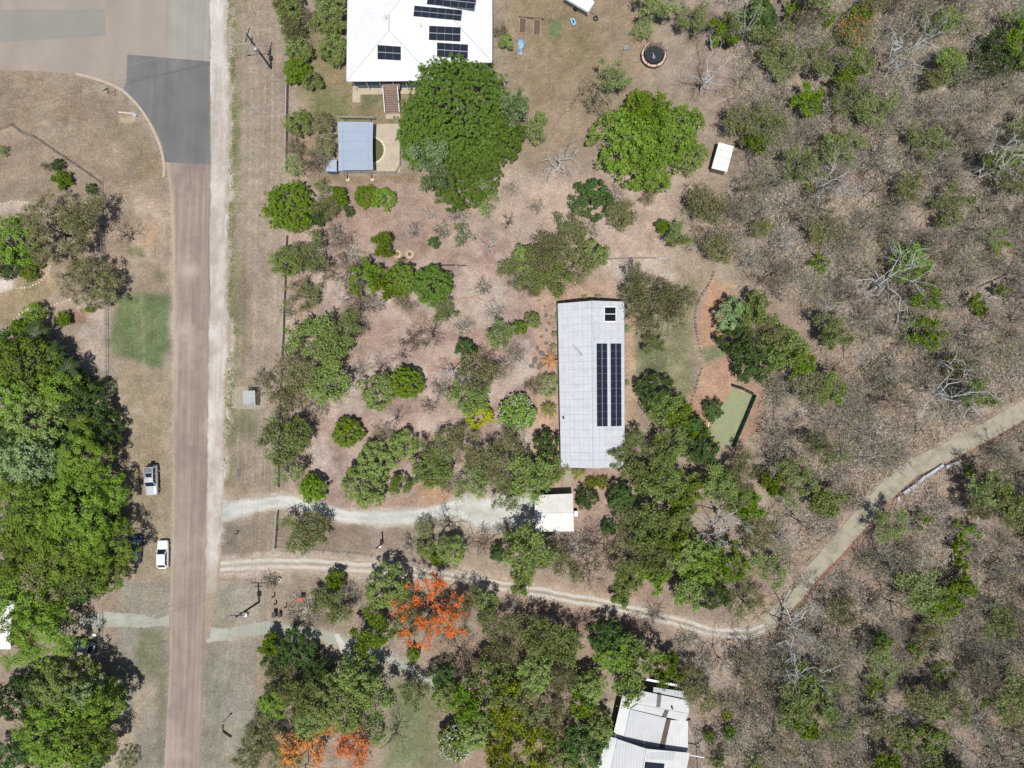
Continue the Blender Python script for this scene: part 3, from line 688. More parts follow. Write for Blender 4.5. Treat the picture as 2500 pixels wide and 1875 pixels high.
MB().box((xw + xe) / 2, yN - oh, 2.12, xe - xw - 2 * oh - .4, .2, 4.25).build('wall', M['wall_cream'], A)
MB().box(xm - oh - .1, (yS + yM) / 2 + oh, 2.12, .2, yM - yS - .45, 4.25).build('wall', M['wall_cream'], A)
for k in range(4):
    MB().box(xw + 2.6 + k * 2.9, yS + oh - .02, 2.9, 1.4, .08, 1.2).build('window', M['black_glass'], A)
for k in range(7):
    MB().tube([(xw + .7 + k * (xm - xw - 1.4) / 6, yS + .45, 0), (xw + .7 + k * (xm - xw - 1.4) / 6, yS + .45, ZE - .1)], .05, 6).build('verandah_post', M['white_metal'], A)
MB().box((xw + xm) / 2, yS + .55, .05, xm - xw - .2, 1.4, .16).build('verandah_slab', M['concrete'], A)
MB().box(xw + .55, (yS + yM) / 2 - .6, .03, 1.3, 4.5, .12).build('side_slab', M['concrete'], A)
def onS(px, py, zbase=ZE):      # point on the main south slope seen at pixel
    z = ZE + 1.5
    for _ in range(12):
        p = at(px, py, z); z = ZE + K * (p.y - yM)
    return (p.x, p.y, z)
def onW(px, py):
    z = ZE + 1.0
    for _ in range(12):
        p = at(px, py, z); z = ZE + K * (p.y - yS)
    return (p.x, p.y, z)
solar(A, [onS(1009, 40), onS(1125, 51), onS(1128, 25), onS(1012, 14)], 6, 1, 'v')
solar(A, [onS(1042, 11), onS(1157, 23), onS(1162, -8), onS(1046, -20)], 6, 1, 'v')
solar(A, [onS(1047, 98), onS(1124, 102), onS(1125, 67), onS(1048, 63)], 4, 1, 'v')
solar(A, [onS(1067, 139), onS(1142, 144), onS(1143, 109), onS(1067, 104)], 4, 1, 'v')
solar(A, [onW(922, 145), onW(979, 148), onW(979, 114), onW(922, 110)], 3, 1, 'v')
for px_, py_ in ((945, 50), (1029, 68)):
    q = onS(px_, py_); 
    MB().tube([q, (q[0], q[1], q[2] + 1.3)], .03, 5).tube([(q[0] - .5, q[1] - .2, q[2] + 1.2), (q[0] + .5, q[1] + .2, q[2] + 1.2)], .02, 5).tube([(q[0] - .2, q[1] + .4, q[2] + 1.1), (q[0] + .2, q[1] - .4, q[2] + 1.1)], .02, 5).build('antenna', M['steel_grey'], A)
# front steps
s0 = at(944, 262, 0); s1 = at(978, 262, 0); sw = 2.25; sxm = (at(960, 262, 0).x)
NS, rise, run = 11, .17, .30
ytop = yS - .1; ybot = ytop - NS * run
for k in range(NS):
    MB().box(sxm, ybot + (k + .5) * run, (k + 1) * rise - .03, sw, run + .03, .05).build('stair_tread', M['deck_timber'], A)
for sx_ in (-1, 1):
    x = sxm + sx_ * (sw / 2 + .06)
    MB().tube([(x, ybot - .1, .95), (x, ytop, NS * rise + .95)], .07, 6).build('handrail', M['white_metal'], A)
    MB().tube([(x, ybot - .05, .02), (x, ytop, NS * rise)], .07, 5).build('stringer', M['steel_grey'], A)
    for yy, zz in ((ybot, 0), (ytop - .1, NS * rise)):
        MB().tube([(x, yy, max(zz - .3, 0)), (x, yy, zz + .97)], .05, 5).build('stair_post', M['white_metal'], A)
MB().box(sxm, ybot - .42, .03, sw + .1, .85, .1).build('step_slab', M['concrete'], A)
MB().box(sxm, ytop + .5, NS * rise - .05, sw + .6, 1.0, .1).build('landing', M['deck_timber'], A)

# -- long grey house
B = thing('long_house', 'long house with pale grey sheet gable roof and two solar rows', 'house')
ze, zr = 2.9, 4.15
WL = [V3(1362, 741, ze), V3(1370, 1141, ze)]; RG = [V3(1446, 734, zr), V3(1449, 1143, zr)]; EL = [V3(1524, 736, ze), V3(1525, 1141, ze)]
qW = [WL[1], RG[1], RG[0], WL[0]]; qE = [RG[1], EL[1], EL[0], RG[0]]
for nm, q, nu, nv in (('W', qW, 7, 22), ('E', qE, 5, 22)):
    quad_panel(q, -.10, .085).build('roof_base', M['roof_seam'], B)
    for i in range(nu):
        for j in range(nv):
            g = .011; h_ = .009
            c = [bil(q, (i + g) / nu, (j + h_) / nv), bil(q, (i + 1 - g) / nu, (j + h_) / nv), bil(q, (i + 1 - g) / nu, (j + 1 - h_) / nv), bil(q, (i + g) / nu, (j + 1 - h_) / nv)]
            quad_panel(c, -.012, .012).build('roof_sheet', M['grey_roof'], B)
MB().tube([RG[0], RG[1]], .13, 6).build('ridge_cap', M['grey_roof'], B)
for e in (WL, EL): MB().tube([(e[0][0], e[0][1], e[0][2] - .12), (e[1][0], e[1][1], e[1][2] - .12)], .07, 6).build('gutter', M['steel_grey'], B)
def wallseg(parent, a, b, z1, m, th=.2, z1b=None):
    d = Vector((b[0] - a[0], b[1] - a[1], 0)); c = ((a[0] + b[0]) / 2, (a[1] + b[1]) / 2)
    MB().box(c[0], c[1], z1 / 2, d.length, th, z1, math.atan2(d.y, d.x)).build('wall', m, parent)
ins = .55
cw = [(WL[0][0] + ins, WL[0][1] - ins), (WL[1][0] + ins, WL[1][1] + ins), (EL[1][0] - ins, EL[1][1] + ins), (EL[0][0] - ins, EL[0][1] - ins)]
for i in range(4):
    a, b = Vector(cw[i]), Vector(cw[(i + 1) % 4]); d = (b - a).normalized() * (.105 if i % 2 else 0)
    wallseg(B, a + d, b - d, 2.84, M['wall_cream'] if i % 2 else M['wall_dark'])
for (e, nm) in ((0, 'n'), (1, 's')):
    y = cw[0][1] if e == 0 else cw[1][1]
    a, b = (cw[0][0], cw[3][0]) if e == 0 else (cw[1][0], cw[2][0]); mx = RG[e][0]
    MB().add([(a, y - .1, 2.842), (b, y - .1, 2.842), (mx, y - .1, 3.95), (a, y + .1, 2.842), (b, y + .1, 2.842), (mx, y + .1, 3.95)], [(0, 1, 2), (5, 4, 3), (0, 3, 4, 1), (1, 4, 5, 2), (2, 5, 3, 0)]).build('gable', M['wall_cream'], B)
for k in range(6):
    t = (k + .6) / 6.2; p = lerp(WL[0], WL[1], t); MB().box(p[0] + ins - .12, p[1], 1.6, .06, 1.6, 1.1).build('window', M['black_glass'], B)
    p = lerp(EL[0], EL[1], t); MB().box(p[0] - ins + .12, p[1], 1.6, .06, 1.6, 1.1).build('window', M['black_glass'], B)
def onE(px, py):
    z = 3.5
    for _ in range(12):
        p = at(px, py, z); u = (p.x - RG[0][0]) / (EL[0][0] - RG[0][0]); z = zr + (ze - zr) * u
    return (p.x, p.y, z)
solar(B, [onE(1457, 1041), onE(1483, 1041), onE(1482, 839), onE(1456, 839)], 1, 11, 'u', .014)
solar(B, [onE(1491, 1041), onE(1517, 1040), onE(1516, 839), onE(1490, 839)], 1, 11, 'u', .014)
for (y0, y1) in ((768, 784), (751, 766)):
    q = [onE(1476, y1), onE(1502, y1), onE(1502, y0), onE(1476, y0)]
    pn = quad_panel(q, .1, .06).build('hot_water_collector', M['black_glass'], B)
q = [onE(1474, 787), onE(1504, 787), onE(1504, 748), onE(1474, 748)]; quad_panel(q, .03, .06).build('collector_frame', M['white_metal'], B)
def onWs(px, py):
    z = 3.5
    for _ in range(12):
        p = at(px, py, z); u = (p.x - WL[0][0]) / (RG[0][0] - WL[0][0]); z = ze + (zr - ze) * u
    return (p.x, p.y, z)
q = onWs(1418, 869); an = MB().tube([q, (q[0], q[1], q[2] + 1.8)], .03, 5).tube([(q[0] - 1.2, q[1] + 1.1, q[2] + 1.7), (q[0] + .2, q[1] - .2, q[2] + 1.7)], .02, 5)
for k in range(5):
    x, y = q[0] - .2 - k * .22, q[1] + .15 + k * .2; an.tube([(x - .25, y - .27, q[2] + 1.7), (x + .25, y + .27, q[2] + 1.7)], .012, 4)
an.build('antenna', M['steel_grey'], B)
q = onWs(1376, 1020); MB().tube([q, (q[0], q[1], q[2] + .6)], .08, 8).tube([(q[0], q[1], q[2] + .6), (q[0] - .12, q[1] - .12, q[2] + .72)], .12, 8).build('vent_pipe', M['black_plastic'], B)

# -- carport beside the long house
D = thing('garage', 'small white corrugated garage at the end of the gravel drive', 'garage')
za, zb = 2.5, 2.95
t4 = [V3(1305, 1209, za), V3(1398, 1205, za), V3(1400, 1252, zb), V3(1306, 1254, zb)]; b4 = [V3(1306, 1254, zb), V3(1400, 1252, zb), V3(1401, 1297, za), V3(1308, 1298, za)]
for q in (t4, b4): quad_panel(q, -.06, .06).build('roof_sheet', M['carport_roof'], D)
MB().tube([V3(1306, 1254, zb), V3(1400, 1252, zb)], .07, 6).build('ridge_cap', M['carport_roof'], D)
g4 = [t4[0], t4[1], b4[2], b4[3]]; gcx = [(p[0] + (.25 if i in (0, 3) else -.25), p[1] + (-.25 if i < 2 else .25)) for i, p in enumerate(g4)]
for i in range(4):
    a, b = Vector(gcx[i]), Vector(gcx[(i + 1) % 4]); d = (b - a).normalized() * (.08 if i % 2 else 0)
    wallseg(D, a + d, b - d, 2.44, M['wall_dark'], .15)
p = at(1405, 1252, 0); MB().box(p.x, p.y, .9, .55, .8, .7).build('air_conditioner', M['white_metal'], D)
MB().box(p.x, p.y, .28, .5, .7, .56).build('bracket', M['steel_grey'], D)
rs = MB()

# -- rambling white house at the bottom
E = thing('rambling_house', 'rambling white tin roofed house with brown rusted roof strip', 'house')
S3 = 300 / 2118
def zp(x, y, z): return V3(1440 + x * S3, 1640 + y * S3, z)
faces = [
 ('house_d_white', [(375, 1200, 2.9), (560, 1225, 3.0), (700, 640, 3.0), (590, 290, 2.9)]),
 ('house_d_white', [(703, 641, 3.02), (822, 556, 3.3), (812, 314, 3.15), (596, 288, 2.95)]),
 ('house_d_grey', [(565, 1228, 3.02), (1183, 1365, 3.02), (1320, 800, 3.25), (700, 650, 3.25)]),
 ('rust_sheet', [(1187, 1380, 3.05), (1265, 1397, 3.05), (1390, 825, 3.25), (1318, 815, 3.25)]),
 ('house_d_white', [(1270, 1397, 3.04), (1690, 1450, 2.9), (1690, 850, 3.0), (1395, 830, 3.25)]),
 ('house_d_white', [(705, 640, 3.26), (1640, 860, 3.1), (1700, 725, 3.4), (820, 560, 3.5)]),
 ('house_d_white', [(825, 555, 3.5), (1705, 720, 3.4), (1725, 500, 3.2), (815, 315, 3.2)]),
 ('house_d_grey', [(1090, 345, 2.9), (1690, 475, 2.9), (1685, 350, 2.8), (1100, 265, 2.8)]),
 ('white_metal', [(960, 150, 2.6), (1720, 300, 2.6), (1725, 262, 2.6), (975, 115, 2.6)]),
 ('house_d_white', [(80, 1700, 3.6), (350, 1700, 3.9), (470, 1150, 3.9), (330, 1115, 3.6)]),
 ('house_d_grey', [(355, 1700, 3.92), (900, 1700, 4.6), (975, 1330, 4.6), (474, 1160, 3.92)]),
 ('house_d_white', [(905, 1700, 4.6), (1660, 1720, 3.9), (1725, 1400, 3.9), (980, 1330, 4.6)]),
]
for m_, f_ in faces: quad_panel([zp(*c) for c in f_], -.08, .08).build('roof_sheet', M[m_], E)
quad_panel([zp(1145, 605, 3.47), zp(1215, 610, 3.47), zp(1235, 395, 3.25), zp(1165, 385, 3.25)], .02, .03).build('skylight', M['skylight'], E)
quad_panel([zp(1243, 785, 3.28), zp(1315, 795, 3.28), zp(1362, 672, 3.46), zp(1290, 662, 3.46)], .02, .03).build('skylight', M['skylight'], E)
quad_panel([zp(935, 1680, 4.55), zp(1270, 1690, 4.2), zp(1285, 1580, 4.2), zp(950, 1550, 4.55)], .06, .05).build('solar_panel', M['panel_blue'], E)
quad_panel([zp(975, 1500, 4.56), zp(1440, 1530, 4.15), zp(1470, 1395, 4.15), zp(985, 1380, 4.56)], .01, .012).build('roof_patch', M['house_d_grey'], E)
q = zp(1415, 615, 3.45); MB().tube([q, (q[0], q[1], q[2] + .5)], .14, 10).build('roof_vent', M['black_plastic'], E)
def walls(parent, pts, z, m, th=.15):
    for i in range(len(pts)):
        a, b = Vector(pts[i][:2]), Vector(pts[(i + 1) % len(pts)][:2]); d = (b - a).normalized() * (.08 if i % 2 else 0); wallseg(parent, a + d, b - d, z, m, th)
def inset(pts, k=.9):
    c = (sum(p[0] for p in pts) / len(pts), sum(p[1] for p in pts) / len(pts)); return [(c[0] + (p[0] - c[0]) * k, c[1] + (p[1] - c[1]) * k) for p in pts]
walls(E, inset([zp(420, 1110, 2.8), zp(1670, 1360, 2.8), zp(1690, 500, 2.8), zp(620, 320, 2.8)], .93), 2.8, M['wall_dark'])
walls(E, inset([zp(100, 1800, 3.5), zp(1640, 1900, 3.5), zp(1700, 1420, 3.5), zp(350, 1150, 3.5)], .95), 3.5, M['wall_dark'])
for c in ((970, 135), (1340, 215), (1715, 285)):
    p = zp(c[0], c[1], 2.5); MB().tube([(p[0], p[1], 0), (p[0], p[1], 2.56)], .05, 6).build('awning_post', M['steel_grey'], E)
for c in ((1105, 300), (1680, 400)):
    p = zp(c[0], c[1], 2.7); MB().tube([(p[0], p[1], 0), (p[0], p[1], 2.74)], .05, 6).build('awning_post', M['steel_grey'], E)
pa, pb = zp(1725, 1435, 2.4), zp(1970, 1478, 2.4)
gp = thing('gutter_pipe', 'white pipe sticking out over the yard from rambling house', 'pipe')
MB().tube([pa, pb], .10, 8).build('pipe', M['white_metal'], gp); MB().tube([(pb[0] - .1, pb[1], 0), (pb[0] - .1, pb[1], 2.4)], .05, 6).build('pipe_post', M['steel_grey'], gp)
sheet('side_yard', [(1466, 1725), (1500, 1708), (1498, 1800), (1470, 1795), (1464, 1760)], M['pad'], .005, .5, 9, 16)

# -- roof at the left edge
Fh = thing('west_house', 'white roofed house mostly hidden under feathery trees', 'house')
q1 = [V3(-160, 1585, 3.4), V3(26, 1585, 3.2), V3(26, 1530, 4.0), V3(-160, 1530, 4.2)]; q2 = [V3(-160, 1530, 4.2), V3(26, 1530, 4.0), V3(38, 1466, 3.2), V3(-160, 1460, 3.4)]
for q in (q1, q2): quad_panel(q, -.06, .06).build('roof_sheet', M['white_metal'], Fh)
walls(Fh, inset([q1[0], q1[1], q2[2], q2[3]], .92), 3.1, M['wall_cream'])

# -- tool shed, bus shelter, pump shed
def hut(nm, label, cat, c4, z, roofm, wallm, slope=.12, wallz=None, k=.9, wallset=(0, 1, 2, 3)):
    t = thing(nm, label, cat)
    q = [V3(x, y, z + (slope if i in (2, 3) else 0)) for i, (x, y) in enumerate(c4)]
    for i in range(4):
        a = bil(q, 0, i / 4 + .003); 
        quad_panel([bil(q, 0, i / 4 + .004), bil(q, 1, i / 4 + .004), bil(q, 1, (i + 1) / 4 - .004), bil(q, 0, (i + 1) / 4 - .004)], -.05, .05).build('roof_sheet', roofm, t)
    w = inset(q, k)
    for i in wallset:
        a, b = Vector(w[i]), Vector(w[(i + 1) % 4]); d = (b - a).normalized() * (.05 if i % 2 else 0); wallseg(t, a + d, b - d, z - .05, wallm, .09)
    return t, q
M['shed_roof'] = mat('shed_roof', (.70, .74, .72), (.66, .70, .66), 1, .5, 0, .3, 0, None, (.62, .66, .60), .9)
hut('garden_shed', 'lone pale green garden shed at the edge of the wood', 'shed', [(1737, 411), (1775, 420), (1792, 357), (1755, 347)], 2.1, M['shed_roof'], M['wall_dark'], .15, None, .88)
sheet('shed_slab', [(1736, 416), (1772, 425), (1776, 420), (1740, 408)], M['concrete'], .006, .3, 9, 17)
bs, bq = hut('bus_shelter', 'small grey bus shelter on concrete pad beside the road', 'bus shelter', [(594, 986), (624, 991), (622, 953), (593, 954)], 2.2, M['steel_grey'] if False else mat('shelter_roof', P(196, 202, 202), P(182, 190, 192), 1.5, .6, 0, .3, 0, (.3, 2, 1)), M['wall_cream'], .06, None, .86, (0, 1, 2))
MB().box(0, 0, .43, 1.4, .4, .06).build('bench_seat', M['timber_grey'], bs); bs.children[-1].location = (at(607, 985, 0).x, at(607, 985, 0).y + 1.2, 0)
for dx in (-.55, .55):
    b_o = MB().box(0, 0, .2, .08, .35, .4).build('bench_leg', M['steel_grey'], bs); b_o.location = (at(607, 985, 0).x + dx, at(607, 985, 0).y + 1.2, 0)
c = bil(bq, .72, .04); MB().tube([(c[0] - .3, c[1], c[2] + .1), (c[0] + .3, c[1] + .05, c[2] + .1)], .12, 8).build('roof_bundle', M['tarp_blue'], bs)
sheet('shelter_pad', [(584, 944), (648, 942), (650, 996), (600, 1000), (566, 996), (566, 950)], M['pad'], .0065, .7, 9, 18)
hut('pump_shed', 'little pale blue roofed pump shed beside the shaded pool', 'shed', [(796, 418), (822, 419), (822, 391), (798, 391)], 1.5, M['pale_blue_roof'], M['wall_blue'], .1, None, .9)

# ------------------------------------------------------------------ pool, shade sail, pool fence
pad = [(910, 303), (976, 303), (976, 421), (826, 421), (826, 400), (910, 400)]
pr = structure(MB().prism([(at(x, y).x, at(x, y).y) for x, y in [(905, 303), (977, 303), (977, 421), (905, 421)]][::-1], -.02, .08).build('pool_terrace', M['concrete']))
pl = thing('swimming_pool', 'green watered garden pool with cream coping under shade sail', 'pool')
pc = at(886, 368, 0); pax, pay = 3.45, 2.0
ring = [(1.22, .82)]
nseg = 28
for k in range(nseg):
    t0, t1 = 2 * PI * (k + .03) / nseg, 2 * PI * (k + .97) / nseg
    def ep(t, s_): return (pc.x + (pax + s_) * math.cos(t), pc.y + (pay + s_) * math.sin(t) + .35 * math.sin(2 * t))
    q = [ep(t0, 0), ep(t1, 0), ep(t1, .38), ep(t0, .38)]
    MB().prism(q[::-1] if True else q, .0, .20).build('coping_stone', M['coping'], pl)
MB().add([(pc.x + (pax + .02) * math.cos(2 * PI * k / 40), pc.y + (pay + .02) * math.sin(2 * PI * k / 40) + .35 * math.sin(4 * PI * k / 40), .1) for k in range(40)], [tuple(range(40))]).build('water', M['pool_water'], pl)
ss = thing('shade_sail', 'taut pale blue grey shade sail on steel posts over the pool', 'shade sail')
sq = [V3(826, 416, 2.9), V3(911, 415, 2.9), V3(911, 298, 2.9), V3(824, 297, 2.9)]
NX, NY = 10, 20
vv = []; ff = []
for b in range(NY + 1):
    for a in range(NX + 1):
        u = a / NX; v = b / NY; p = bil(sq, u, v)
        sag = -.10 * math.sin(PI * u) * math.sin(PI * v); pull = (.09 * math.sin(PI * v)) * (1 if u < .5 else -1) * abs(2 * u - 1) ** 3
        vv.append((p[0] + pull, p[1], p[2] + sag))
for b in range(NY):
    for a in range(NX):
        i = b * (NX + 1) + a; ff.append((i, i + 1, i + NX + 2, i + NX + 1))
o = MB().add(vv, ff).build('cloth', M['sail'], ss)
md = o.modifiers.new('thickness', 'SOLIDIFY'); md.thickness = .015
for u in (.14, .86): MB().tube([(bil(sq, u, v)[0], bil(sq, u, v)[1], 2.915 - .10 * math.sin(PI * u) * math.sin(PI * v)) for v in [k / 10 for k in range(11)]], .014, 4).build('cable', M['sail_seam'], ss)
for v in (.2, .4, .6, .8): MB().tube([(bil(sq, u, v)[0], bil(sq, u, v)[1], 2.912 - .10 * math.sin(PI * u) * math.sin(PI * v)) for u in [.03 + .94 * k / 8 for k in range(9)]], .012, 4).build('seam', M['sail_seam'], ss)
for u in (.14, .86):
    for v, s_ in ((-.06, -1), (1.10, 1)):
        p = bil(sq, u, v); MB().tube([(p[0], p[1], -.02), (p[0], p[1], 3.0)], .07, 8).build('post', M['steel_grey'], ss)
        q = bil(sq, u, 0 if s_ < 0 else 1); MB().tube([(p[0], p[1], 2.95), (q[0], q[1], 2.92)], .03, 5).build('tie', M['steel_grey'], ss)
        if s_ < 0: MB().lathe([(.30, -.02), (.30, .05), (.26, .07)], (p[0], p[1], 0), 12).build('footing', M['coping'], ss)
a, b = bil(sq, -.05, 1.10), bil(sq, 1.0, 1.10); MB().tube([(a[0], a[1], 3.0), (b[0], b[1], 3.0)], .08, 6).build('beam', M['steel_grey'], ss)

def rail_fence(nm, label, pts, h, m_post, m_rail, rails=(.5, 1.0), spacing=46, rr=.085, pr_=.12, mesh=None, cat='fence', group=None, bars=0):
    t = thing(nm, label, cat, group=group)
    pp = dens(pts, 1, 0, False); tot = [0]
    for i in range(1, len(pp)): tot.append(tot[-1] + math.hypot(pp[i][0] - pp[i - 1][0], pp[i][1] - pp[i - 1][1]))
    n = max(1, round(tot[-1] / spacing)); ps = []
    for k in range(n + 1):
        s = tot[-1] * k / n; i = min(range(len(tot)), key=lambda j: abs(tot[j] - s)); ps.append(at(*pp[i]))
    for p in ps: MB().tube([(p.x, p.y, -.02), (p.x, p.y, h)], pr_, 6).build('post', m_post, t)
    for i in range(n):
        a, b = ps[i], ps[i + 1]
        for zz in rails: MB().tube([(a.x, a.y, zz * h), (b.x, b.y, zz * h + rnd.uniform(-.02, .02))], rr, 6).build('rail', m_rail, t)
        if bars:
            mb = MB(); d = (b - a).length; k = int(d / bars)
            for j in range(1, k):
                p = a.lerp(b, j / k); mb.box(p.x, p.y, h * .5, .02, .02, h * .92, math.atan2(b.y - a.y, b.x - a.x))
            o = mb.build('wire_mesh', m_rail, t); o['kind'] = 'stuff'
    return t
rail_fence('pool_fence', 'low grey rail fence closing the pool terrace', [(826, 424), (978, 424), (979, 320)], 1.1, M['steel_grey'], M['steel_grey'], (.15, .97), 30, .025, .04, bars=.11)
# timber fences along the property
rail_fence('timber_fence', 'weathered two rail timber fence along the verge beside white house hedge', [(704, 195), (703, 260), (702, 330), (701, 420)], 1.15, M['post_pale'], M['rail_pale'])
rail_fence('timber_fence', 'long weathered two rail timber fence between verge and garden thicket', [(703, 580), (700, 640), (699, 704), (696, 747), (696, 797), (692, 860), (688, 940), (685, 1009), (683, 1090), (682, 1188)], 1.15, M['post_pale'], M['rail_pale'])
rail_fence('timber_fence', 'short timber fence just south of the gravel driveway', [(680, 1252), (677, 1300), (674, 1337)], 1.15, M['post_pale'], M['rail_pale'])
rail_fence('wire_fence', 'thin wire boundary fence along the dirt track', [(674, 1338), (760, 1345), (860, 1352), (960, 1366), (1045, 1380), (1140, 1398)], 1.1, M['timber_dark'], M['mesh_wire'], (.4, .7, 1.0), 60, .012, .05)
rail_fence('mesh_fence', 'grey wire mesh fence west of the road beside green lawn', [(252, 450), (255, 560), (262, 700), (266, 800), (266, 900), (265, 1000), (264, 1100)], 1.3, M['steel_grey'], M['mesh_wire'], (.05, .5, .97), 38, .02, .04, bars=.13)
rail_fence('mesh_fence', 'dark timber and mesh fence angling across the dry corner lot', [(-30, 330), (30, 306), (62, 331), (92, 338), (122, 362), (180, 400), (248, 448)], 1.1, M['timber_grey'], M['timber_grey'], (.05, .5, .97), 34, .03, .05, bars=.3)
rail_fence('mesh_fence', 'grey mesh fence beside the pale side driveway gate', [(251, 1528), (251, 1580), (249, 1640), (246, 1720)], 1.3, M['steel_grey'], M['mesh_wire'], (.05, .5, .97), 34, .02, .04, bars=.13)
gt = rail_fence('driveway_gate', 'white tubular gate across the pale side driveway', [(251, 1494), (252, 1526)], 1.25, M['white_metal'], M['white_metal'], (.15, .55, .98), 33, .035, .05, cat='gate')
pp = at(243, 1544); lb = thing('letterbox', 'white letterbox on post beside driveway gate', 'letterbox', (pp.x, pp.y, 0)); MB().box(0, 0, .5, .1, .1, 1.0).build('post', M['timber_grey'], lb); MB().prism([(-.25, -.2), (.25, -.2), (.25, .2), (-.25, .2)], 1.0, 1.35).build('box', M['white_metal'], lb)
# green shade cloth fence round lawn strip
sf = thing('shade_cloth_fence', 'dark green shade cloth fence around the small lawn', 'fence')
sp = [(1786, 944), (1812, 952), (1840, 966), (1826, 1000), (1812, 1034), (1798, 1066), (1788, 1092)]
for i in range(len(sp)):
    p = at(*sp[i]); MB().tube([(p.x, p.y, -.02), (p.x, p.y, 1.65)], .05, 6).build('post', M['steel_grey'], sf)
    if i:
        a = at(*sp[i - 1]); d = Vector((p.x - a.x, p.y - a.y, 0)); MB().box((a.x + p.x) / 2, (a.y + p.y) / 2, .82, d.length - .08, .03, 1.55, math.atan2(d.y, d.x)).build('cloth_panel', M['shade_green'], sf)
lg = thing('white_edge_board', 'white edging board along the small lawn', 'edging'); a, b = at(1731, 1030), at(1716, 1084)
MB().box((a.x + b.x) / 2, (a.y + b.y) / 2, .08, (b - a).length, .12, .2, math.atan2(b.y - a.y, b.x - a.x)).build('board', M['white_metal'], lg)

# ------------------------------------------------------------------ vehicles (local +Y is the front)
def loft(mb, secs):
    n = len(secs[0]); o = len(mb.v); ff = []
    vv = [p for s_ in secs for p in s_]
    for i in range(len(secs) - 1):
        for k in range(n):
            a, b = i * n + k, i * n + (k + 1) % n; ff.append((a, b, b + n, a + n))
    ff.append(tuple(range(n - 1, -1, -1))); ff.append(tuple(range((len(secs) - 1) * n, len(secs) * n)))
    mb.add(vv, ff)

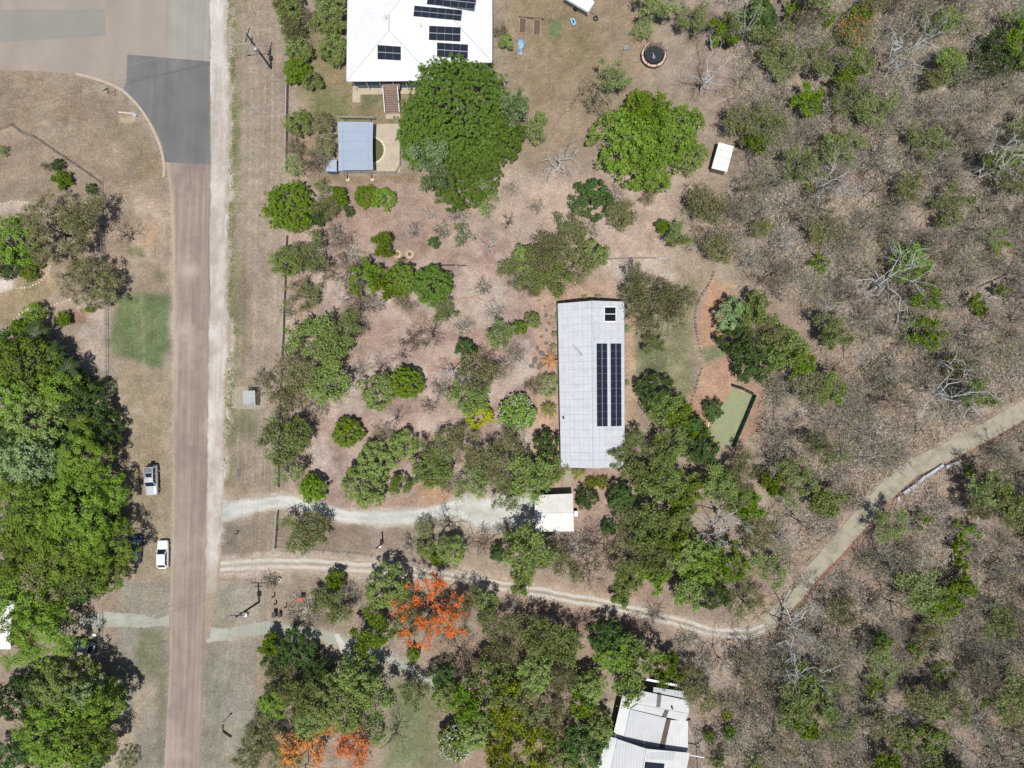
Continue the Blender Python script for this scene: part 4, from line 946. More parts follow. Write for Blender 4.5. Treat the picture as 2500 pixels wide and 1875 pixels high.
def car(nm, label, px, py, rz, paint_m, suv=False, group=None, roof_m=None):
    p = at(px, py, 0); t = thing(nm, label, 'car', (p.x, p.y, 0), rz, group)
    Ln, W = (4.75, 1.88) if suv else (4.45, 1.76)
    zb, zh, zbelt, zt = (.42, 1.10, 1.16, 1.82) if suv else (.28, .86, .92, 1.42)
    # lower body: lofted along Y
    st = [(-.5, .80, .72), (-.485, .92, .9), (-.44, .985, 1.0), (-.2, 1.0, 1.0), (.12, 1.0, 1.0), (.34, .985, .97), (.44, .94, .90), (.485, .84, .80), (.5, .68, .66)]
    secs = []
    for y, w, hgt in st:
        hw = W / 2 * w; y_ = y * Ln; zt_ = zb + (zh - zb) * hgt + (.04 if -.3 < y < .15 else 0); lo = zb + .04 * (1 - hgt)
        secs.append([(-hw * .94, y_, lo), (hw * .94, y_, lo), (hw, y_, lo + (zt_ - lo) * .35), (hw, y_, lo + (zt_ - lo) * .7), (hw * .90, y_, zt_), (hw * .5, y_, zt_ + .035), (-hw * .5, y_, zt_ + .035), (-hw * .90, y_, zt_), (-hw, y_, lo + (zt_ - lo) * .7), (-hw, y_, lo + (zt_ - lo) * .35)])
    mb = MB(); loft(mb, secs); mb.build('body', paint_m, t, False)
    # cabin frustum
    if suv: yb0, yb1, yt0, yt1 = -.475 * Ln, .215 * Ln, -.44 * Ln, .06 * Ln
    else: yb0, yb1, yt0, yt1 = -.46 * Ln, .21 * Ln, -.335 * Ln, .03 * Ln
    wb, wt = W / 2 * .90, W / 2 * (.74 if not suv else .76)
    B4 = [(-wb, yb0, zbelt - .08), (wb, yb0, zbelt - .08), (wb, yb1, zbelt - .08), (-wb, yb1, zbelt - .08)]
    T4 = [(-wt, yt0, zt), (wt, yt0, zt), (wt, yt1, zt), (-wt, yt1, zt)]
    mb = MB(); mb.add(B4 + T4, [(0, 1, 5, 4), (1, 2, 6, 5), (2, 3, 7, 6), (3, 0, 4, 7), (4, 5, 6, 7)]); mb.build('cabin', paint_m, t)
    # roof with crown
    rv = []; NXr, NYr = 6, 8
    for j in range(NYr + 1):
        for i in range(NXr + 1):
            u, v = i / NXr, j / NYr; x = -wt + 2 * wt * u; y = yt0 + (yt1 - yt0) * v
            rv.append((x, y, zt + .008 + .06 * (1 - (2 * u - 1) ** 2) * (1 - (2 * v - 1) ** 4)))
    MB().add(rv, [(j * (NXr + 1) + i, j * (NXr + 1) + i + 1, (j + 1) * (NXr + 1) + i + 1, (j + 1) * (NXr + 1) + i) for j in range(NYr) for i in range(NXr)]).build('roof', roof_m or paint_m, t, True)
    def pane(nm_, q, off=.012): quad_panel2(q, off).build(nm_, M['car_glass'], t)
    def quad_panel2(q, off):
        a = Vector(q[1]) - Vector(q[0]); b = Vector(q[3]) - Vector(q[0]); n = a.cross(b).normalized(); cc = sum((Vector(x) for x in q), Vector()) / 4
        if n.dot(cc - Vector((0, (yb0 + yb1) / 2, zbelt - .5))) < 0: n = -n
        top = [Vector(x) + n * off for x in q]; bot = [Vector(x) - n * .005 for x in q]
        return MB().add(bot + top, [(3, 2, 1, 0), (4, 5, 6, 7), (0, 1, 5, 4), (1, 2, 6, 5), (2, 3, 7, 6), (3, 0, 4, 7)])
    fq = [B4[3], B4[2], T4[2], T4[3]]; pane('windscreen', [bil(fq, .06, .12), bil(fq, .94, .12), bil(fq, .94, .96), bil(fq, .06, .96)])
    bq_ = [B4[1], B4[0], T4[0], T4[1]]; pane('rear_window', [bil(bq_, .1, .25 if suv else .18), bil(bq_, .9, .25 if suv else .18), bil(bq_, .9, .93), bil(bq_, .1, .93)])
    for s_ in (0, 1):
        sq_ = [B4[1], B4[2], T4[2], T4[1]] if s_ else [B4[3], B4[0], T4[0], T4[3]]
        for u0, u1 in (((.10, .40), (.43, .70), (.73, .93)) if s_ else ((.07, .27), (.30, .57), (.60, .90))):
            pane('side_window', [bil(sq_, u0, .22), bil(sq_, u1, .22), bil(sq_, u1, .92), bil(sq_, u0, .92)])
    wr = .37 if suv else .32
    for sx_ in (-1, 1):
        for wy in (-.29 * Ln, .31 * Ln):
            x = sx_ * (W / 2 - .09)
            o = MB().tube([(x - .115, wy, wr), (x + .115, wy, wr)], wr, 18).build('wheel', M['black_rubber'], t)
            MB().tube([(x + sx_ * .10, wy, wr), (x + sx_ * .122, wy, wr)], wr * .62, 14).build('rim', M['rim'], o)
        MB().box(sx_ * (W / 2 + .06), yb1 - .32, zbelt + .02, .16, .10, .13).build('mirror', paint_m, t)
        MB().box(sx_ * W * .34, Ln * .468, zh - .16, .38, .16, .12).build('headlight', M['lamp_clear'], t)
        MB().box(sx_ * W * .40, -Ln * .476, zh - .12, .2, .12, .22).build('tail_light', M['lamp_red'], t)
        MB().box(sx_ * (W / 2 - .05), 0, zb + .02, .1, Ln * .42, .1).build('sill', M['black_plastic'], t)
    MB().box(0, Ln * .49, zb + .12, W * .78, .08, .2).build('front_bumper', M['black_plastic'], t)
    MB().box(0, -Ln * .49, zb + .12, W * .78, .1, .2).build('rear_bumper', M['black_plastic'], t)
    if suv:
        MB().tube([(.1, -Ln * .5 - .02, .98), (.1, -Ln * .5 - .24, .98)], .37, 18).build('spare_wheel', M['black_rubber'], t)
        for sx_ in (-1, 1): MB().tube([(sx_ * wt * .86, yt0 + .15, zt + .09), (sx_ * wt * .86, yt1 - .5, zt + .09)], .028, 6).build('roof_rail', M['alu'], t)
        for yy in (yt0 + .9, yt0 + 1.7): MB().box(0, yy, zt + .11, wt * 1.75, .07, .035).build('roof_bar', M['alu'], t)
        MB().box(-.1, yt0 + 1.28, zt + .078, .9, .6, .03).build('sunroof', M['car_glass'], t)
        MB().box(0, yt0 + .75, zt + .066, wt * 1.6, 1.3, .03).build('roof_liner', M['car_roof_grey'], t)
    return t
car('parked_suv', 'silver four wheel drive with rear spare wheel parked on the verge', 377, 1171, math.radians(183.5), M['car_silver'], True)
car('parked_sedan', 'white sedan parked half on the brown road edge', 403, 1352, math.radians(1.5), M['car_white'])
car('parked_sedan', 'dark blue car peeking out from under feathery roadside tree', 337, 1340, math.radians(-2), M['car_blue'])
car('parked_sedan', 'grey blue car parked in leaf shade beside west driveway', 205, 1574, math.radians(78), M['car_grey'])

# camper trailer at the top of the yard
p = at(1412, 14, 0); tr = thing('camper_trailer', 'white camper trailer with dark green side beside yard trees', 'trailer', (p.x, p.y, 0), math.radians(-32))
MB().prism([(-2.2, -1.0), (2.2, -1.0), (2.35, -.8), (2.35, .8), (2.2, 1.0), (-2.2, 1.0)], .55, 1.75).build('body', M['white_metal'], tr)
MB().prism([(-2.25, -1.04), (2.25, -1.04), (2.25, -1.006), (-2.25, -1.006)], .75, 1.25).build('side_stripe', mat('stripe', (.03, .05, .05), None, 2, .5), tr)
MB().prism([(-2.05, -.92), (.55, -.92), (.55, .92), (-2.05, .92)], 1.752, 1.86).build('roof_hatch', M['white_metal'], tr)
MB().prism([(.75, -.92), (2.1, -.92), (2.1, .92), (.75, .92)], 1.752, 1.82).build('roof_lid', M['white_metal'], tr)
MB().prism([(-1.3, -.3), (-.5, -.3), (-.5, .5), (-1.3, .5)], 1.862, 1.92).build('roof_vent', M['navy'], tr)
for sx_ in (-1, 1):
    o = MB().tube([(0, sx_ * .95, .36), (0, sx_ * 1.12, .36)], .36, 16).build('wheel', M['black_rubber'], tr)
MB().tube([(2.2, 0, .5), (3.5, 0, .45)], .05, 6).tube([(3.4, 0, 0), (3.4, 0, .5)], .04, 6).build('drawbar', M['steel_grey'], tr)
# trampoline
p = at(1594, 141, 0); tp = thing('trampoline', 'round black trampoline with peach safety pad and drooping net', 'trampoline', (p.x, p.y, 0))
MB().lathe([(0.01, .86), (1.55, .88)], n=32, close=False).build('jumping_mat', M['trampoline_mat'], tp)
for k in range(10):
    a0, a1 = 2 * PI * (k + .03) / 10, 2 * PI * (k + .97) / 10; v_ = []; 
    for r_, z_ in ((1.62, .9), (2.0, .9), (2.0, .82), (1.62, .82)):
        for j in range(4):
            a = a0 + (a1 - a0) * j / 3; v_.append((r_ * math.cos(a), r_ * math.sin(a), z_))
    f_ = []
    for i in range(4):
        for j in range(3): f_.append((i * 4 + j, i * 4 + j + 1, ((i + 1) % 4) * 4 + j + 1, ((i + 1) % 4) * 4 + j))
    MB().add(v_, f_).build('pad_segment', M['trampoline_pad'], tp)
for k in range(8):
    a = 2 * PI * k / 8 + .2; c_, s_ = math.cos(a), math.sin(a)
    MB().tube([(2.02 * c_, 2.02 * s_, 0), (2.04 * c_, 2.04 * s_, 1.2), (1.98 * c_, 1.98 * s_, 2.0 + .2 * (k % 2))], .03, 6).build('net_pole', M['black_plastic'], tp)
MB().tube([(2.03 * math.cos(2 * PI * k / 32), 2.03 * math.sin(2 * PI * k / 32), .80) for k in range(33)], .06, 6).build('rim', M['black_plastic'], tp)
nb = MB()
for k in range(64):
    a = 2 * PI * k / 64 + .2; zt_ = 1.85 + .25 * math.cos(8 * (a - .2)) + .2 * math.sin(a * 2); nb.tube([(1.66 * math.cos(a), 1.66 * math.sin(a), .9), (1.62 * math.cos(a), 1.62 * math.sin(a), zt_)], .022, 3)
for zz in (1.0, 1.12, 1.24, 1.36, 1.48, 1.6): nb.tube([(1.64 * math.cos(2 * PI * k / 32), 1.64 * math.sin(2 * PI * k / 32), zz) for k in range(33)], .012, 3)
o = nb.build('safety_net', M['net_black'], tp); o['kind'] = 'stuff'
MB().tube([(.0 + .16 * math.cos(2 * PI * k / 14), -.35 + .2 * math.sin(2 * PI * k / 14), .90) for k in range(15)] , .035, 5).tube([(-.02, -.15, .9), (-.1, .1, .9), (-.12, .35, .9)], .03, 5).build('mat_marking', M['white_metal'], tp)
# yard clutter
def bed(px, py, w, l, rz, label):
    p = at(px, py, 0); t = thing('garden_bed', label, 'garden bed', (p.x, p.y, 0), rz)
    MB().box(0, 0, .12, w - .12, l - .12, .26).build('soil', M['soil_bed'], t)
    for sx_ in (-1, 1): MB().box(sx_ * (w / 2 - .04), 0, .18, .08, l, .36).build('side_board', M['timber_pink'], t)
    for sx_ in (-1, 1): MB().box(0, sx_ * (l / 2 - .04), .175, w - .17, .08, .35).build('end_board', M['timber_pink'], t)
bed(1276, 65, 1.15, 2.6, math.radians(-3), 'timber framed raised garden bed beside the white house, western one')
bed(1311, 69, 1.15, 2.75, math.radians(-3), 'timber framed raised garden bed beside gravel strip, eastern one')
a, b = at(1266, 42), at(1329, 48); t = tag(MB().tube([(a.x, a.y, .1), (b.x, b.y, .1)], .11, 6).build('sleeper_log', M['timber_dark']), 'dark timber log lying behind the two garden beds', 'log')
p = at(1271, 115, 0); rr = random.Random(3); mb = MB(); nxx, nyy = 6, 14; vv = []
for j in range(nyy + 1):
    for i in range(nxx + 1):
        u, v = i / nxx - .5, j / nyy - .5; wv = 1.0 + .3 * math.sin(v * 7); vv.append((u * .9 * wv + .1 * math.sin(v * 5), v * 2.6, .05 + .16 * rr.random() * (1 - abs(2 * u) ** 2)))
mb.add(vv, [(j * (nxx + 1) + i, j * (nxx + 1) + i + 1, (j + 1) * (nxx + 1) + i + 1, (j + 1) * (nxx + 1) + i) for j in range(nyy) for i in range(nxx)])
o = tag(mb.build('tarpaulin', M['tarp_blue'], None, True), 'crumpled pale blue tarpaulin lying beside garden beds', 'tarpaulin'); o.location = (p.x, p.y, 0)
md = o.modifiers.new('thick', 'SOLIDIFY'); md.thickness = .05; md.offset = -1
p = at(1399, 57, 0); rk = thing('toy_slide', 'pale blue plastic toy rocker standing on the dry yard', 'toy', (p.x, p.y, 0), math.radians(20))
MB().prism([(-.3, -.6), (.3, -.6), (.36, 0), (.3, .6), (-.3, .6), (-.36, 0)], .35, .55).build('seat', M['toy_blue'], rk); MB().prism([(-.1, -.3), (.1, -.3), (.1, .3), (-.1, .3)], .552, .62).build('cushion', M['navy'], rk)
for sy_ in (-.5, .5): MB().box(0, sy_, .18, .5, .08, .37).build('leg', M['toy_blue'], rk)
p = at(1454, 46, 0); ty = thing('tyre', 'old black tyre lying on the ground near trailer', 'tyre', (p.x, p.y, 0)); MB().lathe([(.22, .0), (.36, 0), (.42, .06), (.42, .16), (.36, .22), (.22, .22), (.22, 0)], n=20, close=False).build('tread', M['black_rubber'], ty, True)
p = at(1528, 119, 0); ch = thing('garden_bench', 'small grey metal bench near the trampoline', 'bench', (p.x, p.y, 0), math.radians(8))
for k in range(4): MB().box(-.36 + k * .24, 0, .42, .2, .75, .04).build('slat', M['steel_grey'], ch)
for sx_ in (-.4, .4):
    for sy_ in (-.3, .3): MB().box(sx_, sy_, .2, .06, .06, .4).build('leg', M['timber_dark'], ch)
p = at(1296, 40, 0)
# street things
p = at(281, 236, 0); sg = thing('street_sign', 'small green street sign on thin pole at kerb corner', 'sign', (p.x, p.y, 0)); MB().tube([(0, 0, -.02), (0, 0, 2.5)], .04, 6).build('pole', M['timber_dark'], sg); MB().box(-.1, .1, 2.45, .9, .05, .25, .5).build('sign_blade', M['sign_green'], sg); MB().box(.1, -.1, 2.15, .05, .8, .22, .2).build('sign_blade', M['sign_green'], sg)
a, b = at(292, 276), at(324, 279); hw = thing('drain_headwall', 'low concrete drain headwall on the grassy corner', 'headwall')
d = b - a; MB().box((a.x + b.x) / 2, (a.y + b.y) / 2, .18, d.length, .22, .4, math.atan2(d.y, d.x)).build('wall', M['pale_stone'], hw); c = at(329, 281); MB().box(c.x, c.y, .22, .9, .5, .08, -.5).build('cover', M['sleeper'], hw); MB().box(c.x, c.y, .08, .7, .4, .2, -.5).build('pit', M['pad'], hw)
a, b = at(376, 585), at(378, 632); tag(MB().box((a.x + b.x) / 2, (a.y + b.y) / 2, .05, .12, (b - a).length, .12, .02).build('culvert_wall', M['pad']), 'pale concrete culvert edge on verge beside the brown road', 'culvert')
a, b = at(546, 1758), at(566, 1800); cv = thing('culvert_pit', 'dark open drain pit with concrete wing walls beside road', 'drain')
for (x0, y0, x1, y1) in ((546, 1765, 566, 1742), (545, 1768, 545, 1782), (545, 1785, 566, 1799)):
    a, b = at(x0, y0), at(x1, y1); d = b - a; MB().box((a.x + b.x) / 2, (a.y + b.y) / 2, .25, d.length, .16, .55, math.atan2(d.y, d.x)).build('wing_wall', M['timber_grey'], cv)
p = at(582, 1156, 0); tag(MB().prism([(-.28, -.6), (.28, -.6), (.32, .6), (-.24, .6)], -.01, .14).build('manhole_cover', M['wall_dark']), 'dark rectangular service cover on the verge near driveway', 'cover'); bpy.context.scene.objects['manhole_cover'].location = (p.x, p.y, 0)
p = at(581, 1301, 0); hy = thing('marker_post', 'short dark service marker post on verge beside driveway mouth', 'post', (p.x, p.y, 0)); MB().tube([(0, 0, 0), (0, 0, .9)], .08, 6).build('post', M['timber_dark'], hy); MB().box(0, 0, .92, .5, .14, .12).build('cap', M['timber_dark'], hy)
# lamp pole beside the gravel drive
p = at(935, 1325, 0); lp = thing('lamp_post', 'thin dark post with white box south of gravel drive', 'post', (p.x, p.y, 0)); MB().tube([(0, 0, -.02), (0, 0, 5.2)], .11, 8).build('pole', M['pole_wood'], lp); MB().box(-.1, -.25, 1.9, .5, .3, .5).build('meter_box', M['white_metal'], lp); MB().tube([(0, .1, 1.5), (0, .5, 1.9)], .1, 6).build('bracket', M['timber_dark'], lp)
for i, (x, y, h_) in enumerate(((671, 1454, 1.5), (675, 1472, 1.3), (700, 1480, 1.3))):
    p = at(x, y, 0); t = thing('bollard', 'short dark timber bollard on the verge near power pole', 'bollard', (p.x, p.y, 0), 0, 'timber bollards by the southern power pole'); MB().tube([(0, 0, -.02), (0, 0, h_)], .11, 8).build('post', M['timber_dark'], t); MB().lathe([(.12, h_), (.12, h_ + .04), (.05, h_ + .08)], n=8).build('cap', M['timber_grey'], t)
for i, (x, y, s_) in enumerate(((674, 1497, 1.0), (686, 1499, .8))):
    p = at(x, y, 0); t = thing('wheelie_bin', ('larger' if i == 0 else 'smaller') + ' dark wheelie bin of the pair beside the gravel lane', 'bin', (p.x, p.y, 0)); MB().add([(-.24 * s_, -.28 * s_, 0), (.24 * s_, -.28 * s_, 0), (.24 * s_, .28 * s_, 0), (-.24 * s_, .28 * s_, 0), (-.30 * s_, -.36 * s_, 1.0 * s_), (.30 * s_, -.36 * s_, 1.0 * s_), (.30 * s_, .36 * s_, 1.0 * s_), (-.30 * s_, .36 * s_, 1.0 * s_)], [(3, 2, 1, 0), (4, 5, 6, 7), (0, 1, 5, 4), (1, 2, 6, 5), (2, 3, 7, 6), (3, 0, 4, 7)]).build('bin_body', M['bin_dark'], t)
    MB().prism([(-.32 * s_, -.40 * s_), (.32 * s_, -.40 * s_), (.32 * s_, .34 * s_), (.2 * s_, .44 * s_), (-.2 * s_, .44 * s_), (-.32 * s_, .34 * s_)], 1.002 * s_, 1.08 * s_).build('lid', M['bin_dark'], t); MB().tube([(-.3 * s_, -.34 * s_, .12), (.3 * s_, -.34 * s_, .12)], .11, 8).build('wheel', M['black_rubber'], t)
p = at(741, 1458, 0); rm = thing('red_mailbox', 'red box on a post in brown brush beside lane', 'letterbox', (p.x, p.y, 0)); MB().tube([(0, 0, -.02), (0, 0, 1.1)], .08, 6).build('post', M['timber_dark'], rm); MB().prism([(-.34, -.3), (.34, -.3), (.34, .3), (-.34, .3)], 1.1, 1.55).build('box', M['red_paint'], rm)
p = at(683, 1414, 0); wp = thing('plant_pot', 'white round pot on verge south of dirt track', 'pot', (p.x, p.y, 0)); MB().lathe([(.2, 0), (.3, .4), (.3, .45), (.24, .45), (.22, .35)], n=14).build('pot', M['white_metal'], wp); MB().disc((0, 0), .22, .36, 14).build('soil', M['soil_bed'], wp)
# power poles
def power_pole(label, bx, by, h, arm_rz, transformer=True):
    p = at(bx, by, 0); t = thing('power_pole', label, 'power pole', (p.x, p.y, 0))
    MB().tube([(0, 0, -.05), (0, 0, h * .5), (0, 0, h)], [.17, .15, .12], 10).build('pole', M['pole_wood'], t)
    tips = []
    for zz, hw_ in ((h - .35, 1.1), (h - 2.0, .6)):
        c_, s_ = math.cos(arm_rz), math.sin(arm_rz)
        a = MB().box(0, .12, zz, 2 * hw_, .10, .12, arm_rz).build('crossarm', M['pole_wood'], t)
        for k in (-1, -.45, .45, 1):
            x, y = k * hw_ * .95 * c_ - .12 * s_, k * hw_ * .95 * s_ + .12 * c_
            MB().lathe([(.03, 0), (.07, .06), (.05, .12), (.07, .18), (.03, .26)], (x, y, zz + .06), 8).build('insulator', M['insulator'], t)
            tips.append((p.x + x, p.y + y, zz + .3))
    if transformer:
        MB().lathe([(.32, 0), (.36, .05), (.36, .95), (.30, 1.02), (.05, 1.08)], (.1, -.5, h - 4.0), 14).build('transformer', M['alu'], t)
        MB().tube([(0, -.14, h - 3.4), (.1, -.3, h - 3.4)], .06, 6).build('bracket', M['steel_grey'], t)
        for k in range(3): MB().tube([(.1 + .15 * (k - 1), -.5, h - 2.95), (.1 + .15 * (k - 1), -.5, h - 2.7)], .05, 6).build('bushing', M['insulator'], t)
    return t, tips
pn, tn = power_pole('tall dark power pole with transformer near the road junction', 662, 167, 10.3, math.radians(75))
pb_, ts = power_pole('power pole with single crossarm standing beside southern lane', 633, 1469, 9.0, 0)
a = pn.location; sl = thing('street_light', 'long pale street light arm reaching out from power pole', 'street light')
e = at(561, 109, 8.0); MB().tube([(a.x, a.y, 7.0), (a.x - .8, a.y + .05, 7.6), (e.x + .4, e.y, 8.0)], .05, 6).build('arm', M['post_pale'], sl); MB().prism([(e.x - .35, e.y - .1), (e.x + .35, e.y - .1), (e.x + .35, e.y + .1), (e.x - .35, e.y + .1)], 7.95, 8.1).build('lamp_head', M['alu'], sl)
def wire(a, b, sag, label, r=.010, group='overhead power wires'):
    pts = [(a[0] + (b[0] - a[0]) * t, a[1] + (b[1] - a[1]) * t, a[2] + (b[2] - a[2]) * t - sag * 4 * t * (1 - t)) for t in [k / 24 for k in range(25)]]
    tag(MB().tube(pts, r, 4).build('power_line', M['wire']), label, 'wire', group)
for k in range(4): wire(tn[k], ts[k], 1.3, 'thin overhead power line running along the verge between the two poles')
for k in range(3):
    b = at(-250, 250 + k * 26, 8.5); wire(tn[k], (b.x, b.y, 8.5), .8, 'thin pale overhead line crossing the dark asphalt at the junction')
for k in range(2):
    b = at(120, 1600 + k * 30, 6.0); wire(ts[k], (b.x, b.y, 6.0), .6, 'thin service line crossing the brown road from southern pole')
for k in range(2):
    b = at(590, 2050, 8.5); wire(ts[k + 2], (b.x + k * .6, b.y, 8.5), .6, 'thin overhead line leaving the southern pole beside the lane')
for k in range(2):
    b = at(500 + 20 * k, -150, 8.5); wire(tn[k + 4], (b.x, b.y, 8.5), .6, 'thin overhead line leaving the junction pole along the pale shoulder')
# stones, logs and edging
rrk = random.Random(11)
def stone_mesh(seed):
    r = random.Random(seed); mb = MB(); n = 7; vv = []; 
    for j, (zz, s_) in enumerate(((0, 1.0), (.35, .95), (.6, .6))):
        for k in range(n): a = 2 * PI * k / n; q = s_ * r.uniform(.8, 1.1); vv.append((.5 * q * math.cos(a), .42 * q * math.sin(a), zz * r.uniform(.85, 1.1)))
    ff = [tuple(range(n - 1, -1, -1)), tuple(range(2 * n, 3 * n))] + [(j * n + k, j * n + (k + 1) % n, (j + 1) * n + (k + 1) % n, (j + 1) * n + k) for j in range(2) for k in range(n)]
    return mb.add(vv, ff)
SM = [stone_mesh(i).mesh('stone', M['rock']) for i in range(4)]; SP = [stone_mesh(i + 9).mesh('pale_stone', M['pale_stone']) for i in range(3)]
def stone_row(label, pts, sp=7.5, size=.45, meshes=SM):
    t = thing('stone_edging', label, 'stone edging')
    for (x, y) in dens(pts, sp, .8, False, 5):
        p = at(x, y); s_ = size * rrk.uniform(.75, 1.3); obj('stone', rrk.choice(meshes), t, (p.x, p.y, -.03), rrk.uniform(0, 6), (s_, s_, s_ * .7))
stone_row('dark stone edging curving along the orange terraced bank', [(1742, 664), (1732, 690), (1714, 718), (1700, 745), (1696, 775), (1699, 808), (1706, 840), (1712, 858)])
stone_row('dark stone edging along the lower orange bank', [(1712, 900), (1702, 930), (1696, 958), (1686, 985), (1676, 1004)])
stone_row('dark stone row across the lawn by dark shrub', [(1602, 862), (1605, 885), (1606, 915)], 5, .4)
stone_row('pale stone ring edging around western garden island', [(4, 497), (30, 492), (70, 494), (98, 508), (118, 530), (126, 552)], 7, .4, SP)
stone_row('pale stone edging round the lower side of western garden island', [(122, 650), (116, 672), (96, 690), (68, 702), (40, 704)], 7, .4, SP)
stone_row('pale stone edging beside palms west of fence', [(30, 785), (55, 762), (84, 748)], 7, .45, SP)
stone_row('pale stone edging below the shady olive tree', [(118, 748), (150, 738), (184, 728)], 7, .45, SP)
for i, (x, y, s_) in enumerate(((1317, 733, .5), (1330, 748, .6), (1348, 742, .5), (1333, 770, 1.1), (1347, 772, .7), (1320, 790, .7), (1335, 806, .8), (1341, 790, .9), (1352, 800, .5), (1322, 822, .9), (1334, 838, 1.0), (1312, 850, 1.2), (1322, 862, 1.6), (1306, 880, 1.7), (1318, 893, 1.8), (1298, 894, 1.4), (1344, 852, .6), (1303, 760, .5))):
    p = at(x, y); o = obj('stepping_stone', rrk.choice(SM), None, (p.x, p.y, -.02), rrk.uniform(0, 6), (s_ * .8, s_ * .62, .22)); tag(o, 'dark flat garden stone set in soil west of the long house', 'stone', 'flat garden stones west of the long house')
def log(label, x0, y0, x1, y1, r=.12, m='timber_pink'):
    a, b = at(x0, y0), at(x1, y1); n = 6; pts = [(a.x + (b.x - a.x) * k / n + rrk.uniform(-.03, .03), a.y + (b.y - a.y) * k / n + rrk.uniform(-.04, .04), r * .8) for k in range(n + 1)]
    tag(MB().tube(pts, [r * rrk.uniform(.85, 1.1) for _ in pts], 7).build('garden_log', M[m]), label, 'log')
log('pink log edging left of lime shrub row in garden', 851, 692, 874, 689); log('pink log edging below the dark green round tree', 1001, 719, 1033, 724)
log('long straight pink log crossing the pale garden soil', 1108, 735, 1173, 722, .15); log('kinked pink log joined to the long straight log, first piece', 1165, 727, 1188, 738, .13); log('short pink log ending the kinked garden edging', 1187, 738, 1208, 731, .12)
log('pink log edging rising beside the dark bush near house', 1154, 831, 1196, 812, .14); log('pink log piece reaching towards lime bush near house', 1195, 812, 1228, 803, .13); log('short pink log piece bent down beside lime bush', 1227, 802, 1243, 810, .12)
log('slim pale log standing upright along fence garden', 772, 740, 775, 785, .08); log('grey timber edging under lone bare tree', 1080, 647, 1140, 648, .1, 'timber_dark'); log('pale timber edging beneath small gum', 1112, 648, 1168, 645, .1); log('pale timber edging continuing past small gum', 1180, 646, 1212, 645, .1)
log('long grey timber border north of stepping plants', 1465, 634, 1545, 630, .12, 'timber_grey'); log('white timber border piece beside slim tree', 1606, 629, 1626, 631, .12, 'sleeper'); log('grey timber border middle piece north of house', 1548, 630, 1602, 630, .1, 'timber_grey')
log('long brown log lying beside rambling house yard', 1681, 1756, 1702, 1810, .28, 'timber_grey'); log('second brown log lying below the white pipe', 1702, 1812, 1706, 1880, .28, 'timber_grey')
log('white fallen log under thicket by wood edge', 1893, 1098, 1890, 1112, .14, 'sleeper')
for i, (x0, y0, x1, y1) in enumerate(((2190, 1212, 2193, 1225), (2203, 1204, 2218, 1193), (2220, 1192, 2236, 1183), (2238, 1180, 2256, 1162), (2258, 1163, 2300, 1135), (2307, 1140, 2343, 1125))):
    a, b = at(x0, y0), at(x1, y1); d = b - a
    tag(MB().box((a.x + b.x) / 2, (a.y + b.y) / 2, .22, d.length, .42, .46, math.atan2(d.y, d.x)).build('concrete_sleeper', M['sleeper']), 'pale concrete retaining block beside the curving concrete drive', 'retaining block', 'retaining blocks along the concrete drive')
for i, (x, y) in enumerate(((970, 620), (1000, 621))):
    p = at(x, y); t = thing('planting_ring', ('western' if i == 0 else 'eastern') + ' sandy planting ring of the pair in bare garden', 'planting ring', (p.x, p.y, 0))
    MB().lathe([(.72, 0), (.6, .07), (.42, .10), (.3, .04)], n=11, close=False).build('sand_ring', M['sand'], t, True); MB().lathe([(.32, .02), (.28, .25), (.1, .4)], n=9).build('plant', LM['olive'], t)
p = at(1416, 1166); 

# ------------------------------------------------------------------ vegetation
def unit(v): return v / (np.linalg.norm(v, axis=-1, keepdims=True) + 1e-9)

def leaf_quads(c, nrm, Lh, Wh, rng):
    n = len(c); r = unit(rng.normal(size=(n, 3))); u = unit(np.cross(nrm, r)); w = np.cross(nrm, u)
    l = (Lh * rng.uniform(.6, 1.3, (n, 1))) / 2; s = (Wh * rng.uniform(.6, 1.3, (n, 1))) / 2
    V = np.stack([c - u * l, c - w * s, c + u * l, c + w * s], 1).reshape(-1, 3)
    return V, np.arange(4 * n).reshape(-1, 4)

